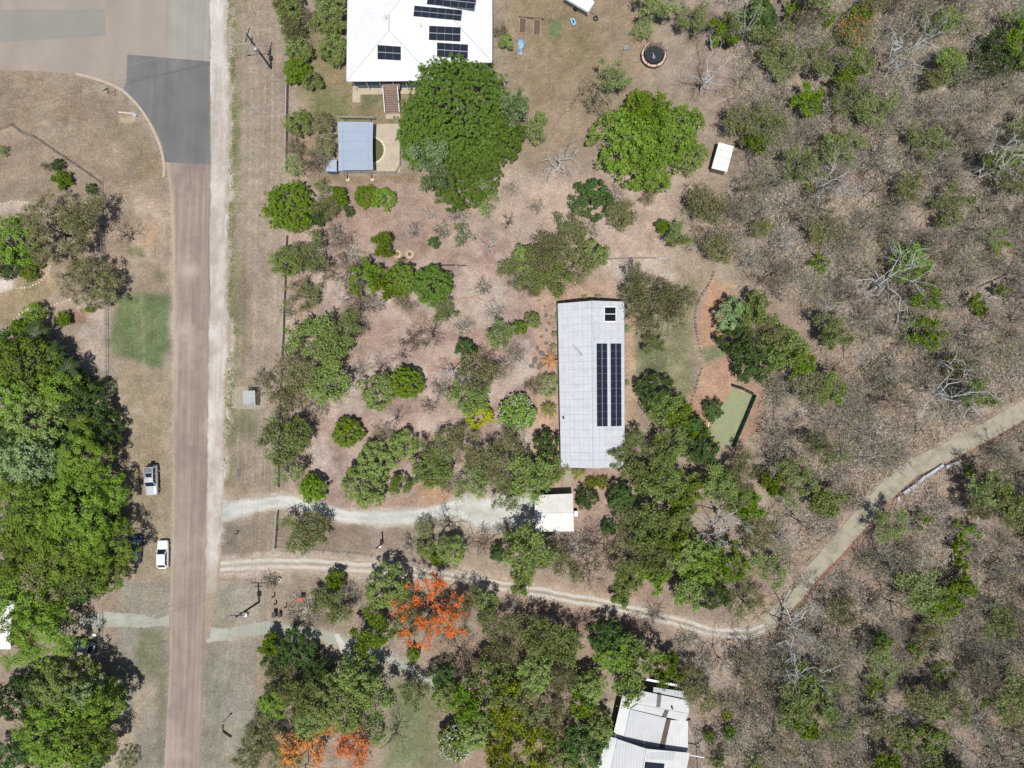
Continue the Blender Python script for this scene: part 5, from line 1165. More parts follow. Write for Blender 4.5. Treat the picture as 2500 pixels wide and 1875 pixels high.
def skeleton(rng, r, h, trunk, limbs, subs, tr, flat=.75, wob=.1, twigs=0):
    mb = MB(); tips = []
    lean = rng.normal(size=2) * h * .05
    T = [np.array([lean[0] * k / 3 + rng.normal() * .05 * r * .3, lean[1] * k / 3 + rng.normal() * .05 * r * .3, trunk * k / 3]) for k in range(4)]; T[0] = np.array([0, 0, -.1])
    mb.tube(T, [tr, tr * .85, tr * .75, tr * .65], 7)
    a0 = rng.uniform(0, 6.28)
    for i in range(limbs):
        a = a0 + i * 2.399 + rng.normal() * .25; rr_ = r * (rng.uniform(.55, 1.0) if i else .15); zz = h * rng.uniform(flat, 1.0) - (rr_ / r) ** 2 * h * .12
        s = T[3] + (T[3] - T[2]) * (rng.uniform(-.8, .1) if i else 0); e = np.array([math.cos(a) * rr_ + lean[0], math.sin(a) * rr_ + lean[1], zz])
        pts = []
        for k in range(6):
            t = k / 5; p = s * (1 - t) + e * t; p = p + np.array([0, 0, 1]) * math.sin(PI * t) * h * .05 + (rng.normal(size=3) * wob * r * .5 if 0 < k < 5 else 0); pts.append(p)
        lr = tr * rng.uniform(.38, .6); mb.tube(pts, [lr * (1 - .82 * k / 5) for k in range(6)], 5); tips.append(pts[5]); tips.append(pts[4])
        for j in range(subs):
            t = rng.uniform(.3, .95); k = min(int(t * 5), 4); b = pts[k] * (1 - (t * 5 - k)) + pts[k + 1] * (t * 5 - k)
            out = unit(np.array([b[0] - lean[0], b[1] - lean[1], .1])); d = unit(out * .7 + rng.normal(size=3) * .75 + np.array([0, 0, .45])); ln = r * rng.uniform(.22, .45)
            m_ = b + d * ln * .5 + rng.normal(size=3) * ln * .12; e2 = b + d * ln; e2[2] = min(e2[2], h * 1.02)
            sr = lr * .4; mb.tube([b, m_, e2], [sr, sr * .6, sr * .25], 4); tips.append(e2); tips.append(m_ * .4 + e2 * .6)
            for q in range(twigs):
                st = b + (e2 - b) * rng.uniform(.3, 1); d2 = unit(d + rng.normal(size=3) * .8); e3 = st + d2 * ln * rng.uniform(.35, .7); mb.tube([st, (st + e3) / 2 + rng.normal(size=3) * ln * .05, e3], [sr * .4, sr * .3, sr * .12], 3); tips.append(e3)
    return mb, np.array(tips)

def crown_tips(rng, tips, r, per, sig, Lh, Wh, up=.5):
    n = len(tips) * per; c = np.repeat(tips, per, 0); sg = np.repeat(sig * rng.uniform(.6, 1.3, (len(tips), 1)), per, 0)
    off = rng.normal(size=(n, 3)) * sg * np.array([1, 1, .55]); c = c + off; c[:, 2] = np.maximum(c[:, 2], .15)
    nr = unit(rng.normal(size=(n, 3)) + np.array([0, 0, up]) + off * .4); return leaf_quads(c, nr, Lh, Wh, rng)

def dome(rng, r, h, z0, rc, per, Lh, Wh, fill=1.0, squash=1.0, up=.6, lump=.16, zflat=1.0):
    hh = (h - z0); ph = rng.uniform(0, 6.28, 4)
    ncl = int(max(14, fill * 3.3 * r * r / (rc * rc) * (.6 + .4 * hh / r)))
    d = unit(rng.normal(size=(ncl * 2, 3))); d = d[d[:, 2] > -.25][:ncl]
    th = np.arctan2(d[:, 1], d[:, 0]); R = 1 + lump * np.sin(3 * th + ph[0]) * .6 + lump * np.sin(5 * th + ph[1]) * .5 + lump * .5 * np.sin(9 * th + ph[2]) + rng.normal(size=len(d)) * .05
    u = rng.uniform(.72, 1.0, len(d)); u[: len(d) // 6] *= rng.uniform(.4, .9, len(d) // 6)
    zc = z0 + hh * .38
    c = np.stack([d[:, 0] * (r - rc * .6) * R * u, d[:, 1] * (r - rc * .6) * R * u * squash, zc + np.where(d[:, 2] > 0, d[:, 2] * (h - zc - rc * .4), d[:, 2] * (zc - z0)) * u * (1 + rng.normal(size=len(d)) * .06)], -1)
    cs = rc * rng.uniform(.6, 1.25, (len(c), 1))
    C_ = np.repeat(c, per, 0); S_ = np.repeat(cs, per, 0); D_ = np.repeat(d, per, 0); n = len(C_)
    m = unit(rng.normal(size=(n, 3)) + D_ * .8 + np.array([0, 0, .5])); pos = C_ + m * S_ * rng.uniform(.45, 1.0, (n, 1)) * np.array([1, 1, zflat]); pos[:, 2] = np.maximum(pos[:, 2], .08)
    nr = unit(m + rng.normal(size=(n, 3)) * .55 + np.array([0, 0, up])); return leaf_quads(pos, nr, Lh, Wh, rng)

def merge(*a):
    V = []; Qs = []; o = 0
    for v, q in a: V.append(v); Qs.append(q + o); o += len(v)
    return np.concatenate(V), np.concatenate(Qs)

# kind -> (object name, category, wording, builder)
def simple_trunk(rng, r, h, tr, bark, limbs=6):
    mb, tips = skeleton(rng, r * .8, h * .85, h * .3, limbs, 2, tr); return mb

def B_dome(leaf, rc, per, Lh, Wh, bark='grey', z0=.18, squash=1.0, zflat=1.0, lump=.16, extra=None, fill=1.0, kmax=1.35):
    def f(rng, r, h):
        k = max(.55, min(kmax, (r / 4.0) ** .5)); V = dome(rng, r, h, h * z0, rc * k, per, Lh * k, Wh * k, fill, squash, .6, lump, zflat)
        out = [('trunk', simple_trunk(rng, r, h, max(.05, r * .05), bark).mesh('trunk', BK[bark])), ('crown', np_mesh('crown', *V, LM[leaf]))]
        if extra:
            W_ = dome(rng, r * 1.02, h * 1.02, h * .35, rc * k * .55, extra[1], extra[2], extra[2] * .8, extra[3], squash, .9, lump); out.append((extra[4], np_mesh(extra[4], *W_, LM[extra[0]])))
        return out
    return f
def B_airy(leaf, per, sig, Lh, Wh, limbs=7, subs=5, bark='grey', flat=.6, trunk=.35, tr=.035, fringe=0, twigs=0):
    def f(rng, r, h):
        k = max(.5, min(1.6, (r / 4.0) ** .6)); mb, tips = skeleton(rng, r * .92, h, h * trunk, limbs, subs, max(.05, tr * r), flat, .12, twigs)
        V = crown_tips(rng, tips, r, per, sig * k * .66, Lh * k ** .6 * 1.2, Wh * k ** .6 * 1.3)
        return [('trunk', mb.mesh('trunk', BK[bark])), ('crown', np_mesh('crown', *V, LM[leaf]))]
    return f
def B_bare(bark, limbs=9, subs=6, twigs=3, tr=.03, trunk=.3, flat=.55):
    def f(rng, r, h):
        mb, tips = skeleton(rng, r, h, h * trunk, limbs, subs, max(.06, tr * r), flat, .16, twigs); return [('trunk', mb.mesh('trunk', BK[bark]))]
    return f
def B_brush(leaf, n0=150, green=None, bark='grey'):
    def f(rng, r, h):
        n = int(n0 * r * r * .55); d = unit(rng.normal(size=(n, 3)) * np.array([1, 1, .7]) + np.array([0, 0, .35])); d[:, 2] = np.abs(d[:, 2])
        q = rng.uniform(.15, .95, (n, 1)); lob = 1 + .25 * np.sin(3 * np.arctan2(d[:, 1], d[:, 0]) + rng.uniform(0, 6))[:, None]
        c = d * q * np.array([r, r, h]) * lob; c[:, 2] = np.maximum(c[:, 2], .08)
        dirs = unit(d + rng.normal(size=(n, 3)) * .7); side = unit(np.cross(dirs, rng.normal(size=(n, 3)))); ln = rng.uniform(.2, .55, (n, 1)) * .6; w = rng.uniform(.022, .05, (n, 1))
        V = np.stack([c - dirs * ln, c - side * w, c + dirs * ln, c + side * w], 1).reshape(-1, 3); Qd = np.arange(4 * n).reshape(-1, 4)
        mb = MB()
        for k in range(int(10 + 5 * r)):
            a = rng.uniform(0, 6.28); q_ = rng.uniform(.35, 1.0); e = np.array([math.cos(a) * r * q_, math.sin(a) * r * q_, h * rng.uniform(.35, 1)]); m_ = e * .5 + rng.normal(size=3) * .1 * r; m_[2] = abs(m_[2]) + .05; mb.tube([(0, 0, -.05), m_, e], [.05, .036, .015], 3)
            for w_ in range(4):
                t = rng.uniform(.3, .95); b_p = m_ * (1 - t) + e * t; d_ = unit(e - m_ + rng.normal(size=3) * r * .35) * r * rng.uniform(.15, .4); e3 = b_p + d_; e3[2] = max(e3[2], .05); mb.tube([b_p, e3], [.026, .012], 3)
        out = [('stem', mb.mesh('stem', BK[bark])), ('twigs', np_mesh('twigs', V, Qd, LM[leaf]))]
        if green:
            g = int(green[1] * r * r); dd = unit(rng.normal(size=(g, 3))); dd[:, 2] = np.abs(dd[:, 2]); cc = dd * rng.uniform(.4, 1, (g, 1)) * np.array([r, r, h]) * .9
            out.append(('foliage', np_mesh('foliage', *leaf_quads(cc, unit(rng.normal(size=(g, 3)) + np.array([0, 0, .6])), .2, .1, rng), LM[green[0]])))
        return out
    return f
def B_palm(leaf, fr=14, wide=1.0, lift=.5):
    def f(rng, r, h):
        V = []; mb = MB(); mb.tube([(0, 0, -.1), (0.05, 0, h * .5), (.1, .05, h * .8)], [.16, .13, .11], 7)
        for i in range(fr):
            a = i * 2.399 + rng.normal() * .2; ln = r * rng.uniform(.75, 1.1); el = rng.uniform(.15, 1.0) * lift; pts = []
            for k in range(9):
                t = k / 8; pts.append(np.array([math.cos(a) * ln * t, math.sin(a) * ln * t, h * .8 + ln * (el * 1.6 * t - 1.15 * t * t * (.6 + el * .5))]))
            mb.tube(pts, [.035 * (1 - .8 * k / 8) for k in range(9)], 3)
            for k in range(1, 9):
                for sub in (0, .5):
                    p = pts[k - 1] * (1 - sub) + pts[k] * sub; dr = unit(pts[k] - pts[k - 1]); sd = unit(np.cross(dr, np.array([0, 0, 1.0])))
                    for s_ in (-1, 1):
                        l = ln * .36 * wide * math.sin(PI * min(.97, (k + sub) / 9.0 + .08)); e = p + (sd * s_ * .85 + dr * .5) * l + np.array([0, 0, -.25 * l]); m_ = (p + e) / 2 + dr * .09 * ln * .35; m2 = (p + e) / 2 - dr * .09 * ln * .35; V += [p, m2, e, m_]
        V = np.array(V); return [('trunk', mb.mesh('trunk', BK['grey'])), ('fronds', np_mesh('fronds', V, np.arange(len(V)).reshape(-1, 4), LM[leaf]))]
    return f
def B_flower(fl, base, per=26, bper=9):
    def f(rng, r, h):
        mb, tips = skeleton(rng, r * .95, h, h * .3, 9, 7, .04 * r, .6, .12, 1); sel = rng.random(len(tips)) < .8
        cl = tips[sel]; cl = cl + rng.normal(size=cl.shape) * .2
        V = crown_tips(rng, cl, r, per, .32, .24, .16, 1.0); W_ = crown_tips(rng, tips, r, bper, .45, .3, .14)
        return [('trunk', mb.mesh('trunk', BK['dark'])), ('crown', np_mesh('crown', *W_, LM[base])), ('blossom', np_mesh('blossom', *V, LM[fl]))]
    return f

KIND = {
 'mango': ('mango_tree', 'tree', 'dense dark green mango tree', B_dome('mango', .44, 30, .36, .14, 'dark', .15, 1, 1, .07, None, 1.15, 1.0)),
 'limedome': ('round_bush', 'bush', 'dense round lime green bush', B_dome('lime', .46, 34, .32, .16, 'grey', .06, 1, 1, .09, None, 1.1, 1.0)),
 'yellowdome': ('round_bush', 'bush', 'bright yellow leafed round bush', B_dome('yellow', .5, 26, .34, .2, 'grey', .06, 1, 1, .12, None, .8)),
 'greendome': ('leafy_tree', 'tree', 'full mid green leafy tree', B_dome('green', .75, 42, .36, .2, 'grey', .15)),
 'grassdome': ('leafy_tree', 'tree', 'bright green bushy tree', B_dome('grassgreen', .8, 44, .36, .2, 'grey', .15)),
 'darkdome': ('dark_tree', 'tree', 'dark green dense tree', B_dome('dark', .7, 40, .34, .2, 'dark', .12)),
 'feather': ('feathery_tree', 'tree', 'wide feathery bright green tree', B_dome('feather', .95, 60, .42, .13, 'grey', .3, 1, .5, .2)),
 'olivedome': ('olive_tree', 'tree', 'olive green fine leafed tree', B_dome('olive', .9, 52, .32, .12, 'dark', .2, 1, 1, .2)),
 'paledome': ('pale_tree', 'tree', 'pale grey green leafy tree', B_dome('pale', .8, 34, .38, .22, 'white', .2)),
 'gum': ('gum_tree', 'tree', 'open grey green gum tree', B_airy('gum', 24, .50, .34, .12, 8, 6)),
 'gumgreen': ('gum_tree', 'tree', 'leafy green gum tree', B_airy('green', 30, .52, .36, .14, 9, 6)),
 'palegum': ('pale_gum_tree', 'tree', 'pale silvery gum tree', B_airy('pale', 34, .50, .34, .14, 8, 6, 'white')),
 'olive': ('olive_tree', 'tree', 'airy olive brown tree', B_airy('olive', 17, .52, .30, .10, 9, 6, 'dark', twigs=1)),
 'brown': ('sparse_tree', 'tree', 'thin half bare brown tree', B_airy('brown', 5, .45, .26, .09, 8, 6, 'dark', twigs=2)),
 'limegum': ('lime_tree', 'tree', 'open lime green tree', B_airy('lime', 30, .48, .36, .16, 8, 5)),
 'yellowgum': ('yellow_tree', 'tree', 'yellow green flowering tree', B_airy('yellowgreen', 30, .5, .34, .15, 8, 6)),
 'whitegum': ('white_gum_tree', 'tree', 'tall white limbed gum tree', B_airy('gum', 6, .4, .32, .12, 7, 4, 'white', .45, .3, .05, 0, 1)),
 'haze': ('scrub_tree', 'tree', 'thin grey olive scrub tree', B_airy('haze', 2, .55, .22, .09, 8, 6, 'grey', .45, .25, .04, 0, 3)),
 'deadwhite': ('dead_white_tree', 'tree', 'leafless bleached white tree', B_bare('white', 6, 5, 3, .034)),
 'bigwhite': ('white_gum_tree', 'tree', 'large bleached white gum', B_bare('white', 7, 6, 3, .040)),
 'bare': ('bare_tree', 'tree', 'leafless dark branched tree', B_bare('dark', 9, 6, 3, .035)),
 'greybare': ('bare_tree', 'tree', 'leafless grey branched tree', B_bare('grey', 9, 6, 3, .035)),
 'poinciana': ('orange_flowering_tree', 'tree', 'tree covered in vivid orange blossom', B_flower('orange', 'olive', 52, 14)),
 'sparseorange': ('orange_flowering_tree', 'tree', 'green tree dotted with orange blossom', B_flower('orange', 'gum', 4, 20)),
 'amber': ('orange_flowering_tree', 'tree', 'open tree dotted with amber orange blossom', B_flower('amber', 'brown', 26, 3)),
 'flowerbush': ('flowering_bush', 'bush', 'dark green round bush dotted with white flowers', B_dome('grassgreen', .5, 34, .34, .22, 'grey', .06, 1, 1, .1, ('whiteflower', 1, .17, .85, 'flowers'))),
 'palm': ('palm', 'palm', 'bluish green feather palm', B_palm('dark', 15, 1.0)),
 'limepalm': ('palm', 'palm', 'yellow green arching palm', B_palm('lime', 11, .8, .6)),
 'cycad': ('cycad', 'plant', 'spiky yellow green cycad clump', B_palm('yellowgreen', 26, .4, .7)),
 'brush': ('dry_shrub', 'shrub', 'grey brown twiggy leafless shrub', B_brush('twig')),
 'greenbrush': ('scrub_bush', 'shrub', 'grey twiggy shrub with thin olive leaves', B_brush('twig', 110, ('olive', 90))),
 'redbrush': ('dry_shrub', 'shrub', 'reddish brown leafless shrub', B_brush('twigred')),
 'limebrush': ('lime_shrub', 'shrub', 'bright lime green woodland shrub', B_airy('lime', 26, .30, .26, .15, 7, 4, 'grey', .5)),
 'croton': ('croton_bush', 'bush', 'mixed yellow and green croton bush', B_dome('yellowgreen', .3, 18, .3, .1, 'grey', .05)),
 'rustgrass': ('rust_grass', 'plant', 'rusty orange fountain grass', B_palm('rust', 30, .2, .6)),
 'greybush': ('grey_bush', 'bush', 'small grey green bush', B_dome('gum', .5, 26, .24, .09, 'grey', .08)),
}
CLS = [.7, 1.3, 2.2, 3.4, 5.0, 7.2, 10.5]
proto = {}
def get_proto(kind, r, h, var):
    cl = min(CLS, key=lambda c: abs(math.log(c / r))); ratio = min((.5, .8, 1.2, 1.8, 2.6), key=lambda q: abs(math.log(q * r / h)))
    key = (kind, cl, ratio, var)
    if key not in proto:
        seed = abs(hash_str(kind)) % 100000 + int(cl * 10) * 7 + int(ratio * 10) * 131 + var * 977
        proto[key] = (KIND[kind][3](np.random.default_rng(seed), cl, cl * ratio), cl, cl * ratio)
    return proto[key]
def hash_str(s):
    v = 7
    for ch in s: v = (v * 31 + ord(ch)) & 0xffffff
    return v
LAND = [(705, 502, 'beside the big lime verge tree'), (985, 620, 'near the two sandy planting rings'), (1080, 715, 'around the pink log edging'), (848, 1040, 'around the solitary lime bush'), (1168, 1012, 'beside the bright yellow bush'), (1098, 905, 'by the bleached dead garden tree'), (1300, 820, 'among the dark garden stones'), (1280, 1150, 'north of the white garage'), (1330, 1370, 'south of the white garage'), (900, 1180, 'along the gravel drive bend'), (740, 900, 'by the long timber fence'), (760, 690, 'behind the timber rail fence'), (620, 950, 'beside the bus shelter'), (690, 1090, 'by the fence near driveway'), (745, 1300, 'by the short timber fence'), (1090, 1300, 'beside the gravel drive end'), (1390, 620, 'north of the long house'), (1160, 1100, 'below the bright yellow bush'),
 (60, 640, 'on the stone edged garden island'), (230, 650, 'beside the green lawn patch'), (110, 850, 'among the western feather palms'), (205, 1030, 'around the yellow green palm'), (75, 1130, 'around the pale rounded tree'), (200, 1280, 'above the dark blue car'), (110, 1545, 'over the west house roof'), (215, 1620, 'around the grey blue car'), (140, 1790, 'at the southern end of west garden'), (142, 420, 'on the dry corner lot'), (60, 1330, 'in the deep western garden'), (60, 930, 'behind the western feather palms'),
 (1040, 1500, 'beside the vivid orange tree'), (830, 1650, 'along the southern gravel lane'), (745, 1815, 'beside the amber blossom tree'), (1020, 1780, 'around the southern lawn'), (1210, 1715, 'around the white leafless gum'), (1440, 1740, 'west of the rambling house'), (1330, 1580, 'below the dirt track middle'), (730, 1490, 'by the wheelie bins'), (1530, 1600, 'north of the rambling house'), (1190, 1490, 'east of the vivid orange tree'),
 (1600, 760, 'on grass east of long house'), (1790, 790, 'on the orange terraced bank'), (1760, 1010, 'around the small shade cloth lawn'), (1580, 1080, 'by the long house southeast corner'), (1610, 960, 'by the dark stone row'), (1770, 1260, 'around the forked white dead gum'), (1620, 1410, 'just north of dirt track'), (1580, 1250, 'in the thicket beside garage'), (1760, 1760, 'in yard east of rambling house'), (1890, 850, 'below the orange bank thicket'),
 (740, 60, 'in hedge west of white house'), (740, 160, 'beside the white house front corner'), (760, 350, 'west of the shaded pool'), (1115, 275, 'by the huge mango tree'), (1590, 340, 'in the bright yard grove'), (1600, 100, 'around the trampoline'), (1770, 420, 'around the garden shed'), (1365, 400, 'near the bare pale yard tree'), (1140, 550, 'south of the mango trees'), (1230, 80, 'beside the garden beds'), (1480, 520, 'below the bright yard grove'), (1720, 580, 'north of the orange bank'),
 (2180, 690, 'around the big white limbed gum'), (2330, 930, 'around the bleached gum above the drive'), (1935, 1530, 'by the dirt track end'), (2230, 120, 'around the leaning tall white gum'), (2470, 360, 'near the thick trunked white gum'), (2040, 440, 'near the forked white gum'), (2085, 70, 'near the small orange blossom shrub'), (2380, 1310, 'around the bright lime round shrub'), (2300, 1460, 'around the lime tree cluster'), (2150, 1560, 'by the lone green shrub pair'), (2300, 1640, 'around the tall lime sapling'), (2400, 1770, 'near the small bleached southern gum'), (1860, 340, 'in the wood behind garden shed'), (2240, 1180, 'beside the concrete retaining blocks'), (1960, 1660, 'around the second bleached gum'), (1830, 1830, 'in the wood by rambling house'), (2030, 770, 'by the narrow woodland path'), (2020, 1080, 'above the lower concrete drive'), (2080, 1420, 'below the lower concrete drive'), (2130, 1790, 'in the open far southern wood'), (2450, 1080, 'below the upper concrete drive'), (2460, 620, 'in the grey scrub east of big gum'), (2250, 330, 'in the grey scrub north of big gum'), (2460, 1600, 'at the far southeastern wood edge'), (1950, 220, 'in the wood beyond the trampoline'), (2180, 1050, 'in the scrub above retaining blocks')]
def landmark(x, y): return min(LAND, key=lambda q: (q[0] - x) ** 2 + (q[1] - y) ** 2)[2]
tree_count = {}
def plant(kind, px, py, rpx, h, label=None, group=None, var=None, where=None, zc=None):
    nm, cat, words, _ = KIND[kind]; zc = (.62 if zc is None else zc) * h
    p = at(px, py, zc); r = rpx / 15.3 * (H - zc) / H
    k = tree_count.get(kind, 0); tree_count[kind] = k + 1
    parts, cr, chh = get_proto(kind, r, h, (k % 3) if var is None else var)
    lab = label or (words + ' ' + landmark(px, py))
    t = thing(nm, lab, cat, (p.x, p.y, 0), rnd.uniform(0, 6.28), group or (None if label else words + 's ' + landmark(px, py)))
    t.scale = (r / cr, r / cr, h / chh)
    for n_p, me in parts:
        o_p = obj(n_p, me, t)
        if n_p in ('twigs', 'foliage', 'blossom', 'flowers', 'fronds'): o_p['kind'] = 'stuff'
    return t

WW = 'in the leafy garden west of the road'
def W_(k, x, y, r, h, label=None): plant(k, x, y, r, h, label, where=WW)
# west of the road
W_('grassdome', 18, 590, 68, 6.5); W_('limedome', 72, 657, 30, 2.2, 'yellow lime shrub on the stone edged garden island'); W_('limedome', 45, 800, 25, 3)
W_('olivedome', 130, 555, 92, 9, 'big olive brown tree spreading over the western mesh fence'); W_('olive', 205, 530, 62, 8.5); W_('olivedome', 215, 690, 72, 7.5, 'dark olive tree beside the green lawn patch'); W_('olivedome', 262, 705, 40, 6); W_('bare', 295, 570, 45, 6, 'leafless dark tree leaning over the mesh fence towards road')
W_('grassdome', 85, 765, 33, 3); W_('limegum', 157, 775, 18, 2); W_('grassdome', 218, 758, 11, .9)
W_('palm', 95, 820, 46, 5); W_('palm', 122, 865, 44, 6); W_('grassdome', 55, 890, 88, 9); W_('feather', 150, 945, 62, 8); W_('palm', 172, 905, 40, 6.5); W_('greybush', 247, 950, 30, 2.6, 'small grey green bush pressed against western mesh fence')
W_('greendome', 80, 1020, 80, 9); W_('darkdome', 200, 990, 62, 7); W_('limepalm', 205, 1030, 30, 7, 'bright yellow green palm crown among dark trees west of road'); W_('grassdome', 15, 970, 60, 9)
W_('paledome', 72, 1135, 74, 10, 'pale grey green rounded tree in the western jungle garden'); W_('feather', 205, 1125, 72, 10); W_('darkdome', 250, 1050, 55, 5); W_('darkdome', 20, 1060, 55, 6)
W_('feather', 60, 1250, 105, 11); W_('feather', 185, 1250, 100, 11); W_('feather', 265, 1330, 70, 9); W_('feather', 150, 1340, 100, 10); W_('feather', 30, 1370, 90, 10); W_('darkdome', 140, 1180, 60, 6); W_('feather', 280, 1200, 42, 7)
W_('olivedome', 105, 1400, 78, 9); W_('gumgreen', 190, 1415, 72, 9); W_('grassdome', 255, 1400, 50, 8); W_('feather', 40, 1450, 80, 9.5)
W_('feather', 110, 1545, 85, 9, 'feathery green tree hanging over west house roof and drive'); W_('feather', 60, 1530, 50, 9); W_('feather', 138, 1500, 36, 8); W_('greendome', 160, 1665, 70, 9.5); W_('paledome', 212, 1685, 46, 9); W_('grassdome', 250, 1720, 56, 9); W_('grassdome', 140, 1790, 100, 10); W_('grassdome', 205, 1800, 75, 9); W_('darkdome', 30, 1710, 55, 7); W_('limepalm', 35, 1610, 32, 5, 'spiky yellow green palm beside the west house'); W_('bare', 60, 1600, 30, 3.5, 'small leafless tree beside the west house')
W_('greybush', 308, 1858, 28, 2.4, 'dark grey green bush beside road verge at south')
W_('darkdome', 95, 1670, 40, 6)
for x, y, r, h in ((20, 860, 60, 4), (110, 960, 60, 4), (20, 1110, 60, 4), (130, 1080, 60, 4), (190, 1060, 50, 3.5), (60, 1190, 70, 4), (150, 1220, 70, 4), (230, 1180, 50, 3.5), (240, 1260, 60, 3.5), (60, 1310, 80, 4), (200, 1350, 70, 4), (110, 1440, 60, 4), (200, 1410, 60, 4), (20, 1420, 60, 4), (120, 1720, 70, 4), (200, 1730, 60, 4), (90, 1830, 60, 4), (210, 1850, 50, 3.5), (180, 950, 50, 4), (130, 905, 50, 4), (20, 640, 40, 3), (20, 1840, 40, 4)): plant('darkdome', x, y, r, h, 'low dark understory shrub ' + landmark(x, y), 'low dark understory shrubs ' + landmark(x, y))
WC = 'on the dry corner lot by the junction'
for k, x, y, r, h in (('darkdome', 142, 402, 17, 1.6), ('brown', 112, 405, 16, 1.4), ('limegum', 153, 437, 22, 1.8), ('darkdome', 221, 461, 16, 1.5), ('greybush', 5, 367, 16, 1.6)): plant(k, x, y, r, h, where=WC)
# hedge by the white house
WH = 'in the hedge west of the white house'
for k, x, y, r, h in (('greendome', 705, 30, 38, 5), ('olive', 712, 78, 36, 5), ('brown', 757, 40, 24, 4.5), ('greendome', 728, 122, 36, 4.5), ('limedome', 722, 168, 36, 4), ('greendome', 762, 195, 26, 3.5), ('greendome', 800, 45, 48, 5.5), ('greendome', 812, 115, 42, 5), ('olive', 692, 10, 26, 4.5), ('greendome', 726, 298, 35, 4), ('olivedome', 785, 308, 36, 4.5), ('olivedome', 792, 352, 32, 4.5), ('brown', 770, 390, 42, 4), ('greybush', 716, 402, 30, 3.2), ('brown', 714, 360, 26, 3), ('greybush', 786, 455, 22, 2.4), ('greendome', 1235, 100, 20, 3.2), ('brown', 1225, 70, 20, 3), ('greendome', 700, -12, 36, 5), ('greendome', 800, -20, 45, 5.5)): plant(k, x, y, r, h, where=WH)
# mango and the yard north of the long house
WY = 'in the yard between white house and long house'
plant('mango', 1115, 275, 152, 11, 'huge dense dark green mango tree touching the white house roof'); plant('mango', 1052, 330, 86, 8.5, 'western lobe mango tree shading the pool terrace', var=1); plant('mango', 1135, 425, 92, 8, 'lower mango tree joined south of the huge mango', var=2); plant('mango', 1210, 330, 72, 8.5, 'eastern mango tree joined beside the huge mango', var=1)
for k, x, y, r, h in (('palegum', 1253, 255, 46, 14), ('palegum', 1052, 388, 50, 12.5), ('palegum', 1076, 436, 42, 12), ('gum', 1180, 488, 46, 7), ('deadwhite', 1050, 525, 26, 4), ('bare', 1240, 540, 26, 4), ('whitegum', 1130, 575, 40, 5), ('deadwhite', 1188, 600, 40, 5.5), ('darkdome', 1061, 592, 17, 1.8), ('gum', 1310, 320, 34, 5), ('greendome', 1320, 290, 18, 4)): plant(k, x, y, r, h, where=WY)
plant('bigwhite', 1365, 400, 72, 6, 'bare pale branched tree alone on leaf litter between big trees')
plant('limedome', 705, 502, 66, 5, 'big glossy lime green round tree beside the verge'); plant('limedome', 893, 478, 32, 2.2, 'western round olive green bush of the clipped pair'); plant('grassdome', 936, 486, 34, 2.4, 'eastern round green bush of the clipped pair'); plant('darkdome', 853, 518, 15, 1.3, 'tiny dark green round bush near clipped pair')
for k, x, y, r, h in (('olive', 800, 505, 36, 3.2), ('darkdome', 775, 528, 24, 3), ('limegum', 830, 480, 26, 2.4)): plant(k, x, y, r, h, where=WY)
WN = 'in the yard beneath the trampoline'
for k, x, y, r, h in (('grassdome', 1525, 345, 92, 7.5), ('grassdome', 1640, 320, 82, 7.5), ('limedome', 1560, 255, 40, 6), ('grassdome', 1590, 400, 75, 6.5), ('greendome', 1685, 380, 45, 5.5), ('limegum', 1590, 300, 60, 8)): plant(k, x, y, r, h, where=WN)
plant('darkdome', 1445, 485, 55, 4.8, 'dense dark green tree below the bright yard grove')
for k, x, y, r, h in (('olive', 1515, 525, 42, 5), ('brown', 1452, 235, 56, 6), ('gum', 1495, 195, 46, 8), ('gum', 1600, 14, 58, 8), ('greybush', 1572, 66, 28, 4), ('limegum', 1765, 75, 40, 6), ('gum', 1700, 40, 44, 6), ('darkdome', 1855, 35, 46, 7), ('brown', 1590, 480, 24, 3.5), ('olive', 1720, 500, 62, 7), ('brown', 1800, 510, 44, 6), ('limegum', 1622, 550, 18, 4), ('gum', 1645, 580, 34, 6), ('brown', 1720, 590, 46, 6), ('olive', 1750, 620, 40, 6)): plant(k, x, y, r, h, where='near the garden shed and trampoline')
plant('bigwhite', 1735, 180, 82, 10, 'white limbed gum tree standing between trampoline and wood'); plant('greybare', 1800, 300, 55, 7, 'leafless grey tree leaning over the garden shed')
